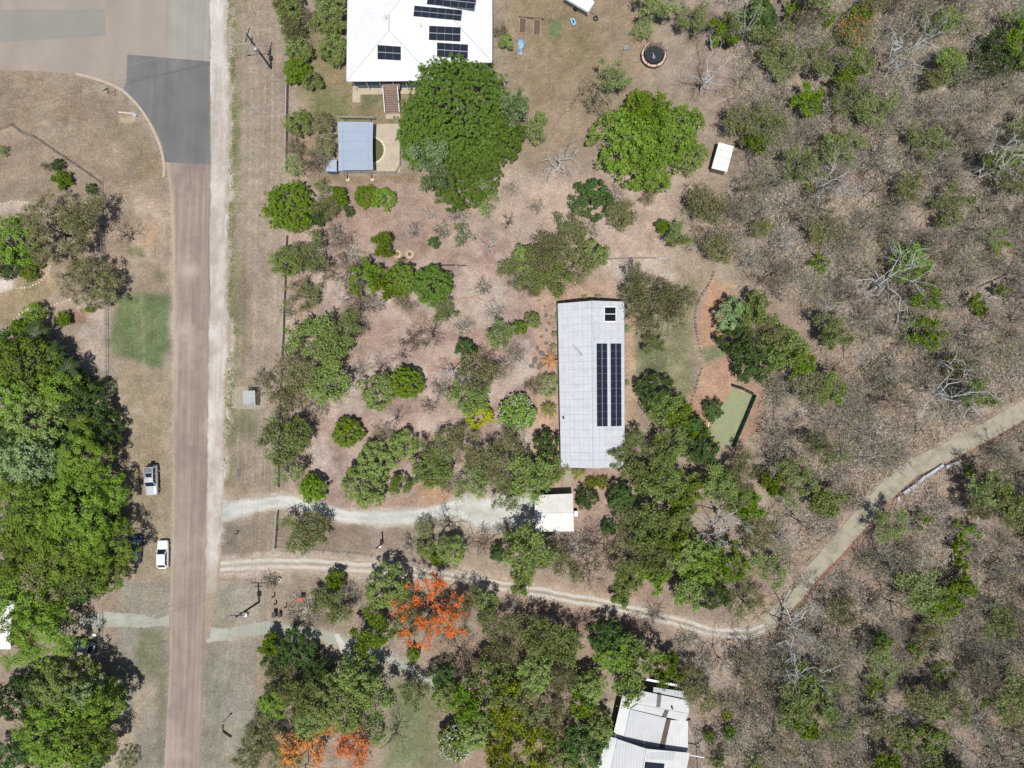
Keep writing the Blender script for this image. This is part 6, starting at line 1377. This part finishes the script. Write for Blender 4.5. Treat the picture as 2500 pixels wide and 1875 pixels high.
# front garden west of the long house
WG = 'in the front garden west of the long house'
for k, x, y, r, h in (('gumgreen', 700, 640, 42, 5), ('gum', 762, 615, 50, 5.5), ('brown', 828, 588, 28, 3.5), ('limegum', 935, 600, 30, 4.5), ('limegum', 895, 680, 42, 5.5), ('brown', 845, 655, 44, 5), ('limegum', 940, 700, 36, 5), ('grassdome', 980, 680, 40, 5.5), ('mango', 1052, 695, 52, 6), ('olive', 745, 722, 42, 4.5), ('brown', 870, 735, 46, 5.5), ('brown', 985, 740, 26, 4), ('gum', 1085, 760, 28, 4), ('gumgreen', 765, 815, 58, 6.5), ('gumgreen', 820, 850, 48, 6), ('gum', 850, 790, 40, 6), ('olive', 735, 915, 48, 5.5), ('gumgreen', 800, 935, 56, 6), ('brown', 690, 895, 36, 4.5), ('olive', 700, 970, 42, 5), ('bare', 1055, 815, 48, 5), ('bare', 985, 870, 34, 4.5), ('bare', 925, 893, 30, 4), ('greendome', 925, 955, 46, 4.5), ('limedome', 990, 935, 44, 4.5), ('darkdome', 1137, 855, 30, 3.6), ('olive', 1170, 910, 56, 5.5), ('gumgreen', 1150, 965, 46, 5), ('gum', 1225, 815, 36, 4.5), ('limedome', 1268, 800, 20, 2.2), ('greendome', 1298, 780, 20, 2.4), ('gum', 1250, 660, 44, 5), ('greendome', 1285, 630, 34, 5), ('olive', 1330, 620, 56, 7), ('gumgreen', 1345, 680, 50, 6), ('olive', 1400, 640, 52, 7), ('gum', 1400, 560, 44, 6), ('greendome', 1450, 620, 34, 5), ('greybush', 1340, 940, 28, 3), ('brown', 1300, 945, 24, 3), ('bare', 965, 1020, 34, 3.5), ('brown', 935, 1065, 28, 3), ('greendome', 985, 1085, 36, 4), ('gum', 685, 1070, 58, 6), ('gumgreen', 725, 1060, 42, 5.5), ('gum', 690, 1120, 50, 6), ('greendome', 915, 1130, 46, 5), ('greendome', 890, 1185, 54, 5.5), ('grassdome', 975, 1182, 26, 3), ('gum', 1070, 1110, 44, 5.5), ('gumgreen', 1065, 1150, 44, 5.5), ('olive', 1125, 1075, 44, 5.5), ('olive', 1190, 1130, 56, 6.5), ('gum', 1150, 1180, 46, 6), ('olive', 1245, 1090, 40, 5.5), ('gumgreen', 1290, 1165, 56, 6.5), ('darkdome', 1335, 1085, 36, 4.5), ('gumgreen', 1335, 1150, 42, 6), ('gum', 1230, 1190, 42, 6), ('palegum', 1030, 1160, 24, 4), ('brown', 640, 930, 30, 4)): plant(k, x, y, r * (1.12 if k not in ('limedome', 'darkdome', 'mango') else 1.0), h, where=WG)
plant('yellowdome', 1168, 1012, 37, 3.0, 'bright yellow leafed round bush in the front garden'); plant('flowerbush', 1262, 1006, 47, 3.6, 'round bush dotted with white flowers beside long house'); plant('limedome', 848, 1057, 40, 3.4, 'solitary glossy lime green round bush on bare soil'); plant('limedome', 762, 1192, 36, 4.2, 'small lime olive tree at the driveway bend'); plant('bigwhite', 1098, 905, 58, 6.5, 'bleached white dead tree in the front garden')
plant('rustgrass', 1345, 880, 30, 1.6, 'rusty orange fountain grass beside long house wall'); plant('cycad', 1340, 1000, 26, 1.6, 'spiky cycad beside white flowered bush and house'); plant('cycad', 1412, 1156, 22, 1.5, 'round yellow green cycad at the southern house end')
for x, y in ((1428, 727), (1460, 726), (1362, 770), (1354, 815), (1350, 845), (1530, 805), (1531, 800), (1530, 935)): plant('cycad', x, y, 10, .8, 'small spiky plant tucked against the long house wall', 'spiky plants along the long house')
WS = 'around the garage and southern house end'
for k, x, y, r, h in (('croton', 1444, 1178, 16, 1.5), ('croton', 1470, 1178, 17, 1.5), ('darkdome', 1432, 1215, 30, 2.8), ('gumgreen', 1305, 1345, 66, 10), ('olive', 1360, 1350, 50, 7), ('gum', 1270, 1330, 44, 6), ('brown', 1440, 1390, 60, 6), ('darkdome', 1488, 1290, 20, 3), ('bare', 1090, 1285, 58, 5.5), ('greybush', 1035, 1290, 28, 3), ('greendome', 1102, 1342, 40, 4.2), ('limedome', 1066, 1362, 22, 2.8), ('greendome', 1040, 1340, 26, 3.2), ('darkdome', 1215, 1350, 24, 3), ('redbrush', 1180, 1325, 40, 2.4), ('gum', 735, 1300, 56, 5.5), ('olive', 770, 1290, 40, 5), ('gumgreen', 1272, 1424, 30, 5), ('greybush', 1410, 1405, 24, 3)): plant(k, x, y, r, h, where=WS)
# south of the dirt track
WT = 'in the southern bush below the dirt track'
for k, x, y, r, h in (('greendome', 945, 1435, 60, 7), ('olive', 985, 1520, 40, 6), ('limegum', 920, 1560, 58, 6), ('limedome', 1008, 1598, 18, 2.5), ('brush', 745, 1490, 52, 2.2), ('gum', 830, 1490, 44, 5), ('gum', 790, 1470, 34, 4.5), ('limegum', 655, 1572, 26, 4), ('darkdome', 722, 1590, 50, 5), ('darkdome', 670, 1620, 36, 4), ('olive', 690, 1680, 60, 6), ('grassdome', 665, 1720, 40, 5.5), ('gumgreen', 740, 1700, 56, 7), ('greendome', 825, 1715, 76, 8.5), ('gumgreen', 915, 1715, 76, 8.5), ('greendome', 870, 1660, 60, 8), ('gum', 1015, 1690, 44, 6), ('darkdome', 775, 1640, 40, 5), ('olive', 640, 1790, 60, 6.5), ('gum', 690, 1850, 50, 6), ('olive', 600, 1840, 36, 5), ('bare', 960, 1800, 44, 5), ('greendome', 1090, 1700, 40, 6), ('limegum', 1130, 1725, 54, 7), ('gumgreen', 1200, 1650, 54, 7), ('yellowgum', 1225, 1755, 54, 7), ('greendome', 1165, 1785, 50, 7), ('yellowgum', 1235, 1840, 58, 7.5), ('yellowgum', 1300, 1820, 56, 7), ('yellowgum', 1240, 1690, 40, 6.5), ('darkdome', 1425, 1830, 58, 6.5), ('greendome', 1465, 1780, 36, 5.5), ('greendome', 1370, 1860, 48, 6), ('gumgreen', 1330, 1560, 60, 7), ('olive', 1280, 1540, 50, 6.5), ('gumgreen', 1390, 1580, 44, 6), ('darkdome', 1485, 1560, 48, 6.5), ('grassdome', 1500, 1600, 46, 7), ('gumgreen', 1550, 1600, 56, 7.5), ('greendome', 1310, 1640, 52, 6.5), ('olive', 1375, 1655, 44, 6), ('gum', 1290, 1725, 50, 7), ('greendome', 1440, 1680, 42, 6), ('limegum', 1420, 1715, 36, 6), ('olive', 1350, 1750, 46, 6), ('gumgreen', 1540, 1670, 40, 7), ('limegum', 1630, 1630, 40, 7), ('olive', 1150, 1480, 50, 6), ('gum', 1210, 1520, 46, 6), ('olive', 1230, 1590, 44, 6), ('brown', 1110, 1610, 46, 5.5), ('darkdome', 1080, 1650, 34, 4.5), ('gum', 1180, 1472, 34, 5), ('greendome', 760, 1760, 50, 6.5)): plant(k, x, y, r, h, where=WT)
plant('poinciana', 1040, 1500, 96, 7.5, 'tree covered in vivid orange blossom below the dirt track', var=0); plant('amber', 745, 1815, 74, 6, 'open tree dotted with amber blossom beside southern bush', var=0); plant('amber', 868, 1830, 46, 5.5, 'smaller orange blossom tree beside the bare lawn tree', var=1); plant('flowerbush', 1115, 1815, 46, 4.5, 'dark bush with white flowers beside the southern lawn'); plant('deadwhite', 1210, 1715, 52, 8.5, 'white leafless gum rising from yellow flowering trees'); plant('limegum', 825, 1420, 24, 3, 'slim sapling with one orange flower beside dirt track')
# thicket east of the long house
WE = 'in the green thicket east of the long house'
for k, x, y, r, h in (('olive', 1600, 760, 84, 9), ('olive', 1570, 700, 50, 8), ('olive', 1650, 720, 50, 8), ('gum', 1592, 835, 30, 4.5), ('darkdome', 1598, 955, 48, 5), ('gumgreen', 1620, 1000, 42, 5.5), ('limegum', 1655, 1010, 40, 5.5), ('darkdome', 1742, 1000, 28, 2.8), ('darkdome', 1690, 1035, 28, 4), ('limegum', 1700, 1055, 28, 4.5), ('paledome', 1790, 770, 44, 6.5), ('gumgreen', 1840, 760, 52, 7), ('darkdome', 1800, 830, 44, 6), ('darkdome', 1850, 880, 62, 6.5), ('gumgreen', 1910, 850, 60, 7), ('limegum', 1960, 880, 44, 6.5), ('olive', 1870, 820, 50, 7), ('gumgreen', 1640, 1095, 52, 6.5), ('darkdome', 1718, 1100, 42, 6), ('gum', 1560, 1090, 46, 6), ('gumgreen', 1570, 1160, 54, 7), ('gumgreen', 1620, 1180, 52, 7), ('limegum', 1680, 1195, 46, 7), ('darkdome', 1515, 1215, 36, 5), ('gum', 1500, 1110, 30, 5.5), ('gum', 1530, 1250, 46, 6), ('gumgreen', 1580, 1280, 58, 7), ('limegum', 1660, 1245, 32, 6.5), ('gumgreen', 1640, 1300, 50, 7), ('olive', 1540, 1340, 50, 6.5), ('gumgreen', 1600, 1360, 52, 7), ('greendome', 1680, 1350, 54, 7), ('grassdome', 1720, 1380, 56, 7), ('limegum', 1790, 1385, 50, 7), ('limegum', 1640, 1320, 40, 7), ('gumgreen', 1750, 1170, 50, 7), ('olive', 1800, 1140, 46, 7), ('limegum', 1830, 1230, 40, 6.5), ('gum', 1780, 1210, 46, 7), ('gumgreen', 1530, 1405, 44, 6), ('limegum', 1600, 1410, 42, 6), ('gumgreen', 1680, 1435, 42, 6), ('darkdome', 1740, 1450, 44, 6), ('olive', 1820, 1470, 50, 6.5), ('gum', 1870, 1390, 50, 7), ('olive', 1860, 1300, 48, 7), ('brown', 1480, 1350, 48, 5.5), ('gumgreen', 1515, 1458, 22, 4)): plant(k, x, y, r, h, where=WE)
plant('bigwhite', 1770, 1260, 76, 9, 'white forked dead gum rising from the green thicket', var=0); plant('deadwhite', 1760, 1305, 60, 8.5, 'spreading white limbed dead gum beside the forked one', var=1)
for k, x, y, r, h in (('olive', 1715, 1705, 48, 6), ('olive', 1690, 1660, 36, 6), ('redbrush', 1765, 1715, 18, 1.5), ('croton', 1775, 1748, 13, 1.2), ('grassdome', 1733, 1800, 16, 2), ('grassdome', 1782, 1790, 20, 2.2), ('darkdome', 1762, 1832, 10, 1), ('grassdome', 1752, 1858, 18, 2), ('grassdome', 1838, 1862, 20, 2.2), ('brown', 1820, 1620, 50, 6)): plant(k, x, y, r, h, where='in the yard east of the rambling house')

# notable trees of the wood
for i, (k, x, y, r, h, lab) in enumerate((
 ('bigwhite', 2180, 690, 110, 13, 'big white limbed gum over green undergrowth in mid wood'), ('bigwhite', 2330, 950, 92, 11, 'spreading bleached gum above the concrete drive'), ('bigwhite', 1935, 1545, 92, 10, 'bleached gum reaching over the end of dirt track'),
 ('bigwhite', 1960, 1650, 80, 10, 'second bleached gum south of the dirt track junction'), ('bigwhite', 2230, 120, 90, 14, 'tall white gum with long leaning pole near northern wood edge'), ('bigwhite', 2470, 360, 95, 14, 'thick trunked white gum at the eastern wood edge'),
 ('bigwhite', 2040, 440, 80, 12, 'white gum with forked limbs in northern wood'), ('deadwhite', 2400, 1770, 52, 9, 'small bleached gum in the far southern wood'), ('deadwhite', 1925, 590, 40, 7, 'small bleached tree west of the big white gum'), ('whitegum', 2290, 60, 60, 12, 'slender white gum near the northern wood edge'),
 ('deadwhite', 2030, 770, 56, 8, 'bleached grey tree beside narrow woodland path'), ('whitegum', 1830, 60, 50, 11, 'slim white gum beside dark green tree near yard'))): plant(k, x, y, r, h, lab)
for k, x, y, r, h, lab in (('sparseorange', 2085, 70, 50, 4, 'small orange blossomed shrub tree in the northern wood'), ('grassdome', 2225, 640, 52, 5.5, 'bright green undergrowth tree under the big white gum'), ('limegum', 2260, 740, 44, 5.5, 'lime green tree below the big white gum'), ('limegum', 2255, 815, 46, 5.5, 'yellow lime tree south of the big white gum'), ('limebrush', 2370, 1305, 40, 4, 'bright lime round shrub south of concrete drive'), ('limegum', 2280, 1455, 48, 5, 'cluster lime tree in the southern wood'), ('limegum', 2340, 1440, 42, 5, 'lime tree joined to the cluster in southern wood'), ('limebrush', 2300, 1640, 30, 4, 'tall lime sapling in far southern wood'), ('darkdome', 2440, 130, 56, 7, 'dark green tree at the northeastern wood edge'), ('limegum', 2490, 110, 50, 8, 'bright lime tree at the northeastern wood corner'), ('darkdome', 2150, 1560, 20, 3, 'small dark green shrub in the open southern wood'), ('limebrush', 2160, 1565, 24, 3, 'bright green shrub in the open southern wood')): plant(k, x, y, r, h, lab)

# the rest of the wood, scattered
wood = [(1760, -80), (2620, -80), (2620, 1960), (1720, 1960), (1790, 1760), (1760, 1640), (1800, 1600), (1960, 1520), (1900, 1440), (1900, 1250), (1870, 1100), (1870, 960), (1990, 860), (1960, 740), (1820, 690), (1770, 560), (1840, 420), (1800, 260), (1800, 120)]
rs_ = random.Random(21); placed = []
def ok_spot(x, y, d):
    for q in placed:
        if (q[0] - x) ** 2 + (q[1] - y) ** 2 < d * d: return False
    return True
tries = 0; wcount = {}
GREEN = [(2050, 200, 180), (2330, 180, 170), (2440, 420, 120), (2220, 700, 110), (2000, 870, 130), (1930, 1180, 130), (2300, 1480, 120), (2000, 1700, 150), (2250, 1790, 170), (1880, 330, 110), (2430, 1250, 90)]
WOODSIDE = lambda x, y: 'in the dry wood north of the concrete drive' if y < 2230 - .52 * x + .0 * x + (0 if x > 1900 else 0) + 0 and y < 1500 and (line_y(x) > y) else 'in the dry wood south of the concrete drive'
def line_y(x):
    xs_ = [c[0] for c in CD][::-1]; ys_ = [c[1] for c in CD][::-1]; return float(np.interp(x, xs_, ys_))
cdp = dens(CD, 12, 0, False)
while len(placed) < 400 and tries < 20000:
    tries += 1; x = rs_.uniform(1720, 2610); y = rs_.uniform(-70, 1950)
    if poly_d(np.array([x]), np.array([y]), wood)[0] > 0: continue
    if min((x - c[0]) ** 2 + (y - c[1]) ** 2 for c in cdp) < 46 ** 2: continue
    if not ok_spot(x, y, 46) or math.hypot(x - 2270, (y - 1175) * 1.4) < 90: continue
    placed.append((x, y)); g = max((1 - math.hypot(x - c[0], y - c[1]) / c[2] for c in GREEN), default=0)
    u = rs_.random(); where = 'in the dry wood north of the concrete drive' if y < line_y(x) else 'in the dry wood south of the concrete drive'
    if u < .26 * max(g, 0) * 2: k, r, h = rs_.choice((('gumgreen', 40, 6.5), ('limegum', 36, 6), ('gum', 44, 7), ('greendome', 30, 4.5), ('olive', 40, 6.5)))
    elif u < .40: k, r, h = 'brush', rs_.uniform(36, 60), rs_.uniform(1.6, 3.4)
    elif u < .54: k, r, h = 'greenbrush', rs_.uniform(34, 56), rs_.uniform(1.6, 3.2)
    elif u < .72: k, r, h = 'haze', rs_.uniform(40, 62), rs_.uniform(4.5, 8)
    elif u < .79: k, r, h = 'brown', rs_.uniform(34, 50), rs_.uniform(6, 10)
    elif u < .83: k, r, h = 'limebrush', rs_.uniform(15, 26), rs_.uniform(2, 3.5)
    elif u < .86: k, r, h = 'olive', rs_.uniform(30, 44), rs_.uniform(4, 7)
    elif u < .93: k, r, h = 'bare', rs_.uniform(26, 40), rs_.uniform(7, 12)
    else: k, r, h = 'deadwhite', rs_.uniform(24, 40), rs_.uniform(7, 12)
    plant(k, x, y, r * rs_.uniform(.9, 1.1), h, where=where)
pl2 = []; tries = 0
while len(pl2) < 150 and tries < 20000:
    tries += 1; x = rs_.uniform(1720, 2610); y = rs_.uniform(-70, 1950)
    if poly_d(np.array([x]), np.array([y]), wood)[0] > 0 or min((x - c[0]) ** 2 + (y - c[1]) ** 2 for c in cdp) < 66 ** 2 or math.hypot(x - 2270, (y - 1165) * 1.2) < 120: continue
    if any((q[0] - x) ** 2 + (q[1] - y) ** 2 < 62 ** 2 for q in pl2): continue
    pl2.append((x, y)); g = max((1 - math.hypot(x - c[0], y - c[1]) / c[2] for c in GREEN), default=0); u = rs_.random()
    k = 'haze' if u > .28 + .3 * max(g, 0) else ('gum' if u > .12 else 'limebrush'); r, h = (rs_.uniform(20, 34), rs_.uniform(3, 5)) if k == 'limebrush' else (rs_.uniform(40, 62), rs_.uniform(5, 9))
    plant(k, x, y, r, h, where='')
# twiggy shrubs through the front garden
for x, y, r, k in ((820, 560, 26, 'brush'), (790, 660, 34, 'brown'), (860, 620, 34, 'brush'), (1010, 560, 24, 'brush'), (1080, 560, 26, 'greenbrush'), (1120, 520, 30, 'brush'), (880, 790, 30, 'brush'), (920, 740, 30, 'brush'), (1010, 830, 34, 'brown'), (1130, 800, 30, 'brush'), (1190, 860, 34, 'redbrush'), (1230, 900, 34, 'brush'), (1080, 950, 34, 'greenbrush'), (1050, 990, 26, 'brush'), (880, 900, 30, 'brush'), (700, 760, 26, 'greenbrush'), (720, 860, 36, 'brown'), (780, 990, 34, 'brush'), (740, 1010, 30, 'brush'), (1010, 1110, 26, 'redbrush'), (1100, 1180, 34, 'greenbrush'), (1240, 1050, 30, 'redbrush'), (1210, 760, 30, 'brush'), (1180, 700, 26, 'greenbrush'), (1290, 700, 30, 'brown'), (1260, 860, 30, 'greenbrush'), (1440, 560, 30, 'brush'), (1500, 470, 30, 'brush'), (1310, 500, 26, 'brush'), (1250, 460, 26, 'greenbrush'), (1410, 1330, 36, 'brush'), (1450, 1300, 34, 'redbrush'), (1230, 1290, 30, 'brush'), (1130, 1330, 26, 'brush'), (1000, 1330, 26, 'brush'), (660, 1420, 24, 'greenbrush'), (860, 1450, 34, 'brush'), (900, 1500, 30, 'greenbrush'), (1100, 1550, 34, 'brush'), (1140, 1620, 34, 'redbrush'), (1250, 1470, 30, 'brush'), (1420, 1520, 34, 'redbrush'), (1360, 1510, 30, 'brush'), (1600, 1500, 34, 'brush'), (1680, 1560, 36, 'brush'), (1560, 1530, 30, 'redbrush'), (1720, 1620, 36, 'brush'), (1660, 1600, 30, 'brush'), (1360, 1620, 34, 'redbrush'), (1260, 1640, 30, 'brush')): plant(k, x, y, r, rs_.uniform(1.0, 2.2), where='')
# fallen white branches in the wood
for i in range(110):
    x, y = rs_.choice(placed); x += rs_.uniform(-30, 30); y += rs_.uniform(-30, 30); p = at(x, y); a = rs_.uniform(0, 6.28); l = rs_.uniform(1.4, 5.0); r = rs_.uniform(.04, .09)
    pts = [(l * t * math.cos(a) + rs_.uniform(-.12, .12), l * t * math.sin(a) + rs_.uniform(-.12, .12), r * .7) for t in (0, .25, .5, .75, 1)]
    mb = MB().tube(pts, [r, r * .9, r * .8, r * .6, r * .3], 5); q = pts[2]; b = a + rs_.choice((-1, 1)) * .7; mb.tube([q, (q[0] + l * .35 * math.cos(b), q[1] + l * .35 * math.sin(b), r + .05)], [r * .6, r * .2], 4)
    o = tag(mb.build('fallen_branch', BK['white']), 'pale fallen branch on leaf litter ' + landmark(x, y), 'branch', 'fallen branches ' + landmark(x, y)); o.location = (p.x, p.y, 0)

# ground litter and dry tufts, uncountable
def scatter(name, label, n, dens_f, Lh, Wh, tilt, m, seed):
    rg = np.random.default_rng(seed); x = rg.uniform(-92, 92, n * 3); y = rg.uniform(-72, 72, n * 3); px, py = to_px(x, y)
    k = rg.random(n * 3) < dens_f(px, py); x, y = x[k][:n], y[k][:n]; m_ = len(x)
    nr = unit(rg.normal(size=(m_, 3)) * tilt + np.array([0, 0, 1.0])); z = rg.uniform(.02, .06, m_) + tilt * .1 * rg.random(m_)
    V, Qd = leaf_quads(np.stack([x, y, z], -1), nr, Lh, Wh, rg); o = obj(name, np_mesh(name, V, Qd, m)); o['kind'] = 'stuff'; tag(o, label, name.replace('_', ' ')); return o
PAVED = [ROAD_L + ROAD_R, [(311, 133), (512, 150), (514, 402), (404, 396), (397, 353), (377, 311), (349, 269), (320, 235), (301, 216), (308, 204)], DRIVE_TOP + DRIVE_BOT, ribbon(TRACK, 12), ribbon(LANE3, 10), ribbon(CD, 23), rect(300, -300, 566, 150), rect(400, 140, 562, 1450), rect(-300, 0, 420, 178), rect(840, -300, 1215, 215), rect(1360, 728, 1528, 1146), rect(820, 290, 982, 425), rect(1300, 1200, 1405, 1300), rect(1480, 1650, 1690, 1900), rect(1716, 944, 1842, 1090)]
def free(px, py):
    f = np.ones(px.shape)
    for q in PAVED: f[poly_d(px, py, q) < 4] = 0
    return f
def d_litter(px, py): return free(px, py) * np.where(px > 1650, .9, np.where((px > 690) & (py > 420), .35, .04))
def d_tuft(px, py): return free(px, py) * (.25 + .5 * (fbm(px, py, 90, 3) > .5) * ((px < 700) | (py < 300)) + .2 * (px > 1650))
M['litter'] = leafmat('litter', L(168, 144, 122, .72), L(204, 184, 162, .72), L(142, 118, 100, .72), 0, 0, .9)
M['straw'] = leafmat('straw', L(170, 152, 116, .75), L(150, 140, 96, .75), L(192, 174, 142, .75), 0, 0, .9)
scatter('leaf_litter', 'brown fallen leaves strewn under the trees', 60000, d_litter, .22, .10, .35, M['litter'], 1)
scatter('dry_grass', 'straw coloured dry grass tufts on verges and yards', 70000, d_tuft, .30, .05, 1.2, M['straw'], 2)

# low twiggy scrub covering the wood floor
rg = np.random.default_rng(77); n = 190000; x = rg.uniform(20, 100, n * 2); y = rg.uniform(-76, 76, n * 2); px, py = to_px(x, y)
inw = poly_d(px, py, wood) < 10; dn = np.clip((fbm(x, y, 4.5, 71) - .36) * 3.2, .06, 1) * inw * free(px, py); k = rg.random(n * 2) < dn; x, y, dd_ = x[k][:n], y[k][:n], dn[k][:n]; n = len(x)
z = rg.uniform(.05, 1.3, n) ** 1.5 * np.clip(dd_ + .2, 0, 1) + .05; c = np.stack([x, y, z], -1); d = unit(rg.normal(size=(n, 3)) * np.array([1, 1, .55])); sd = unit(np.cross(d, rg.normal(size=(n, 3)))); l = rg.uniform(.14, .5, (n, 1)); w = rg.uniform(.02, .05, (n, 1))
V = np.stack([c - d * l, c - sd * w, c + d * l, c + sd * w], 1).reshape(-1, 3); V[:, 2] = np.maximum(V[:, 2], .02)
o = obj('undergrowth', np_mesh('undergrowth', V, np.arange(4 * n).reshape(-1, 4), LM['twig'])); o['kind'] = 'stuff'; tag(o, 'grey tangled dry undergrowth covering the wood floor', 'undergrowth')
# weeds along the pale shoulder
rg = np.random.default_rng(5); ce = []
for (sx_, sy_) in dens([(562, -40), (568, 200), (570, 330), (567, 420), (565, 600), (560, 700), (572, 820), (562, 900), (556, 1000), (553, 1130)], 5, 5, False, 9):
    if rg.random() < .34:
        p = at(sx_ + 2, sy_); m_ = int(rg.integers(8, 60)); ce.append(np.array([p.x, p.y, .08]) + rg.normal(size=(m_, 3)) * np.array([.30, .45, .05]))
c = np.concatenate(ce); c[:, 2] = np.abs(c[:, 2]) + .02; o = obj('weeds', np_mesh('weeds', *leaf_quads(c, unit(rg.normal(size=c.shape) + np.array([0, 0, 1.2])), .24, .12, rg), LM['gum'])); o['kind'] = 'stuff'; tag(o, 'low green weeds fringing the pale road shoulder', 'weeds')

# dark fallen trunks in the wood
for i, (x0, y0, x1, y1) in enumerate(((2152, 1618, 2226, 1690), (2256, 1345, 2340, 1400), (1965, 1720, 2035, 1835), (2055, 1720, 2085, 1770), (2105, 430, 2165, 375), (2275, 730, 2320, 700), (2440, 1700, 2490, 1760), (2340, 1810, 2420, 1875), (2070, 1150, 2130, 1200), (2020, 1110, 2030, 1190), (1940, 1850, 1985, 1800), (2390, 700, 2500, 650), (2380, 745, 2450, 715), (2190, 260, 2250, 200))):
    a, b = at(x0, y0), at(x1, y1); m_ = (a + b) / 2 + Vector((rs_.uniform(-.5, .5), rs_.uniform(-.5, .5), 0)); q = (m_ + b) / 2; e = q + Vector((rs_.uniform(-1.2, 1.2), rs_.uniform(-1.2, 1.2), 0))
    tag(MB().tube([(a.x, a.y, .1), (m_.x, m_.y, .12), (b.x, b.y, .08)], [.13, .10, .05], 6).tube([(q.x, q.y, .1), (e.x, e.y, .3)], [.06, .03], 5).build('fallen_log', BK['dark']), 'dark fallen log lying ' + landmark((x0 + x1) / 2, (y0 + y1) / 2), 'log', 'fallen logs ' + landmark((x0 + x1) / 2, (y0 + y1) / 2))

# pale sticks strewn through the wood
rg = np.random.default_rng(88); n = 9000; x = rg.uniform(10, 100, n * 3); y = rg.uniform(-76, 76, n * 3); px, py = to_px(x, y)
k = (poly_d(px, py, wood) < 30) & (free(px, py) > 0) & (rg.random(n * 3) < np.clip((fbm(x, y, 6, 17) - .3) * 2.5, .1, 1)); x, y = x[k][:n], y[k][:n]; n = len(x); c = np.stack([x, y, rg.uniform(.06, .5, n)], -1)
a_ = rg.uniform(0, 6.28, n); d = np.stack([np.cos(a_), np.sin(a_), rg.normal(size=n) * .15], -1); sd = np.stack([-np.sin(a_), np.cos(a_), np.zeros(n)], -1); l = rg.uniform(.3, 1.3, (n, 1)); w = rg.uniform(.02, .05, (n, 1)); bend = sd * l * rg.uniform(-.25, .25, (n, 1))
V = np.stack([c - d * l, c - sd * w + bend, c + d * l, c + sd * w + bend], 1).reshape(-1, 3); V[:, 2] = np.maximum(V[:, 2], .02)
M['stick'] = leafmat('stick', P(206, 200, 194), P(150, 140, 130), P(96, 84, 76), 0, 0, .9)
o = obj('fallen_sticks', np_mesh('fallen_sticks', V, np.arange(4 * n).reshape(-1, 4), M['stick'])); o['kind'] = 'stuff'; tag(o, 'thin pale and dark sticks strewn over the wood floor', 'sticks')

# pale fallen gum trunks
for i in range(16):
    x, y = rs_.choice(placed); p = at(x, y); a = rs_.uniform(0, 6.28); l = rs_.uniform(3.5, 7.5); r = rs_.uniform(.09, .15); b = a + rs_.uniform(-.3, .3)
    pts = [(0, 0, r * .8), (l * .5 * math.cos(a), l * .5 * math.sin(a), r * .8), (l * .5 * (math.cos(a) + math.cos(b)), l * .5 * (math.sin(a) + math.sin(b)), r * .5)]
    mb = MB().tube(pts, [r, r * .75, r * .3], 6).tube([pts[1], (pts[1][0] + 1.3 * math.cos(a + .8), pts[1][1] + 1.3 * math.sin(a + .8), .35)], [r * .5, r * .15], 5)
    o = tag(mb.build('fallen_log', BK['white']), 'pale fallen gum log lying ' + landmark(x, y), 'log', 'pale fallen logs ' + landmark(x, y)); o.location = (p.x, p.y, 0)
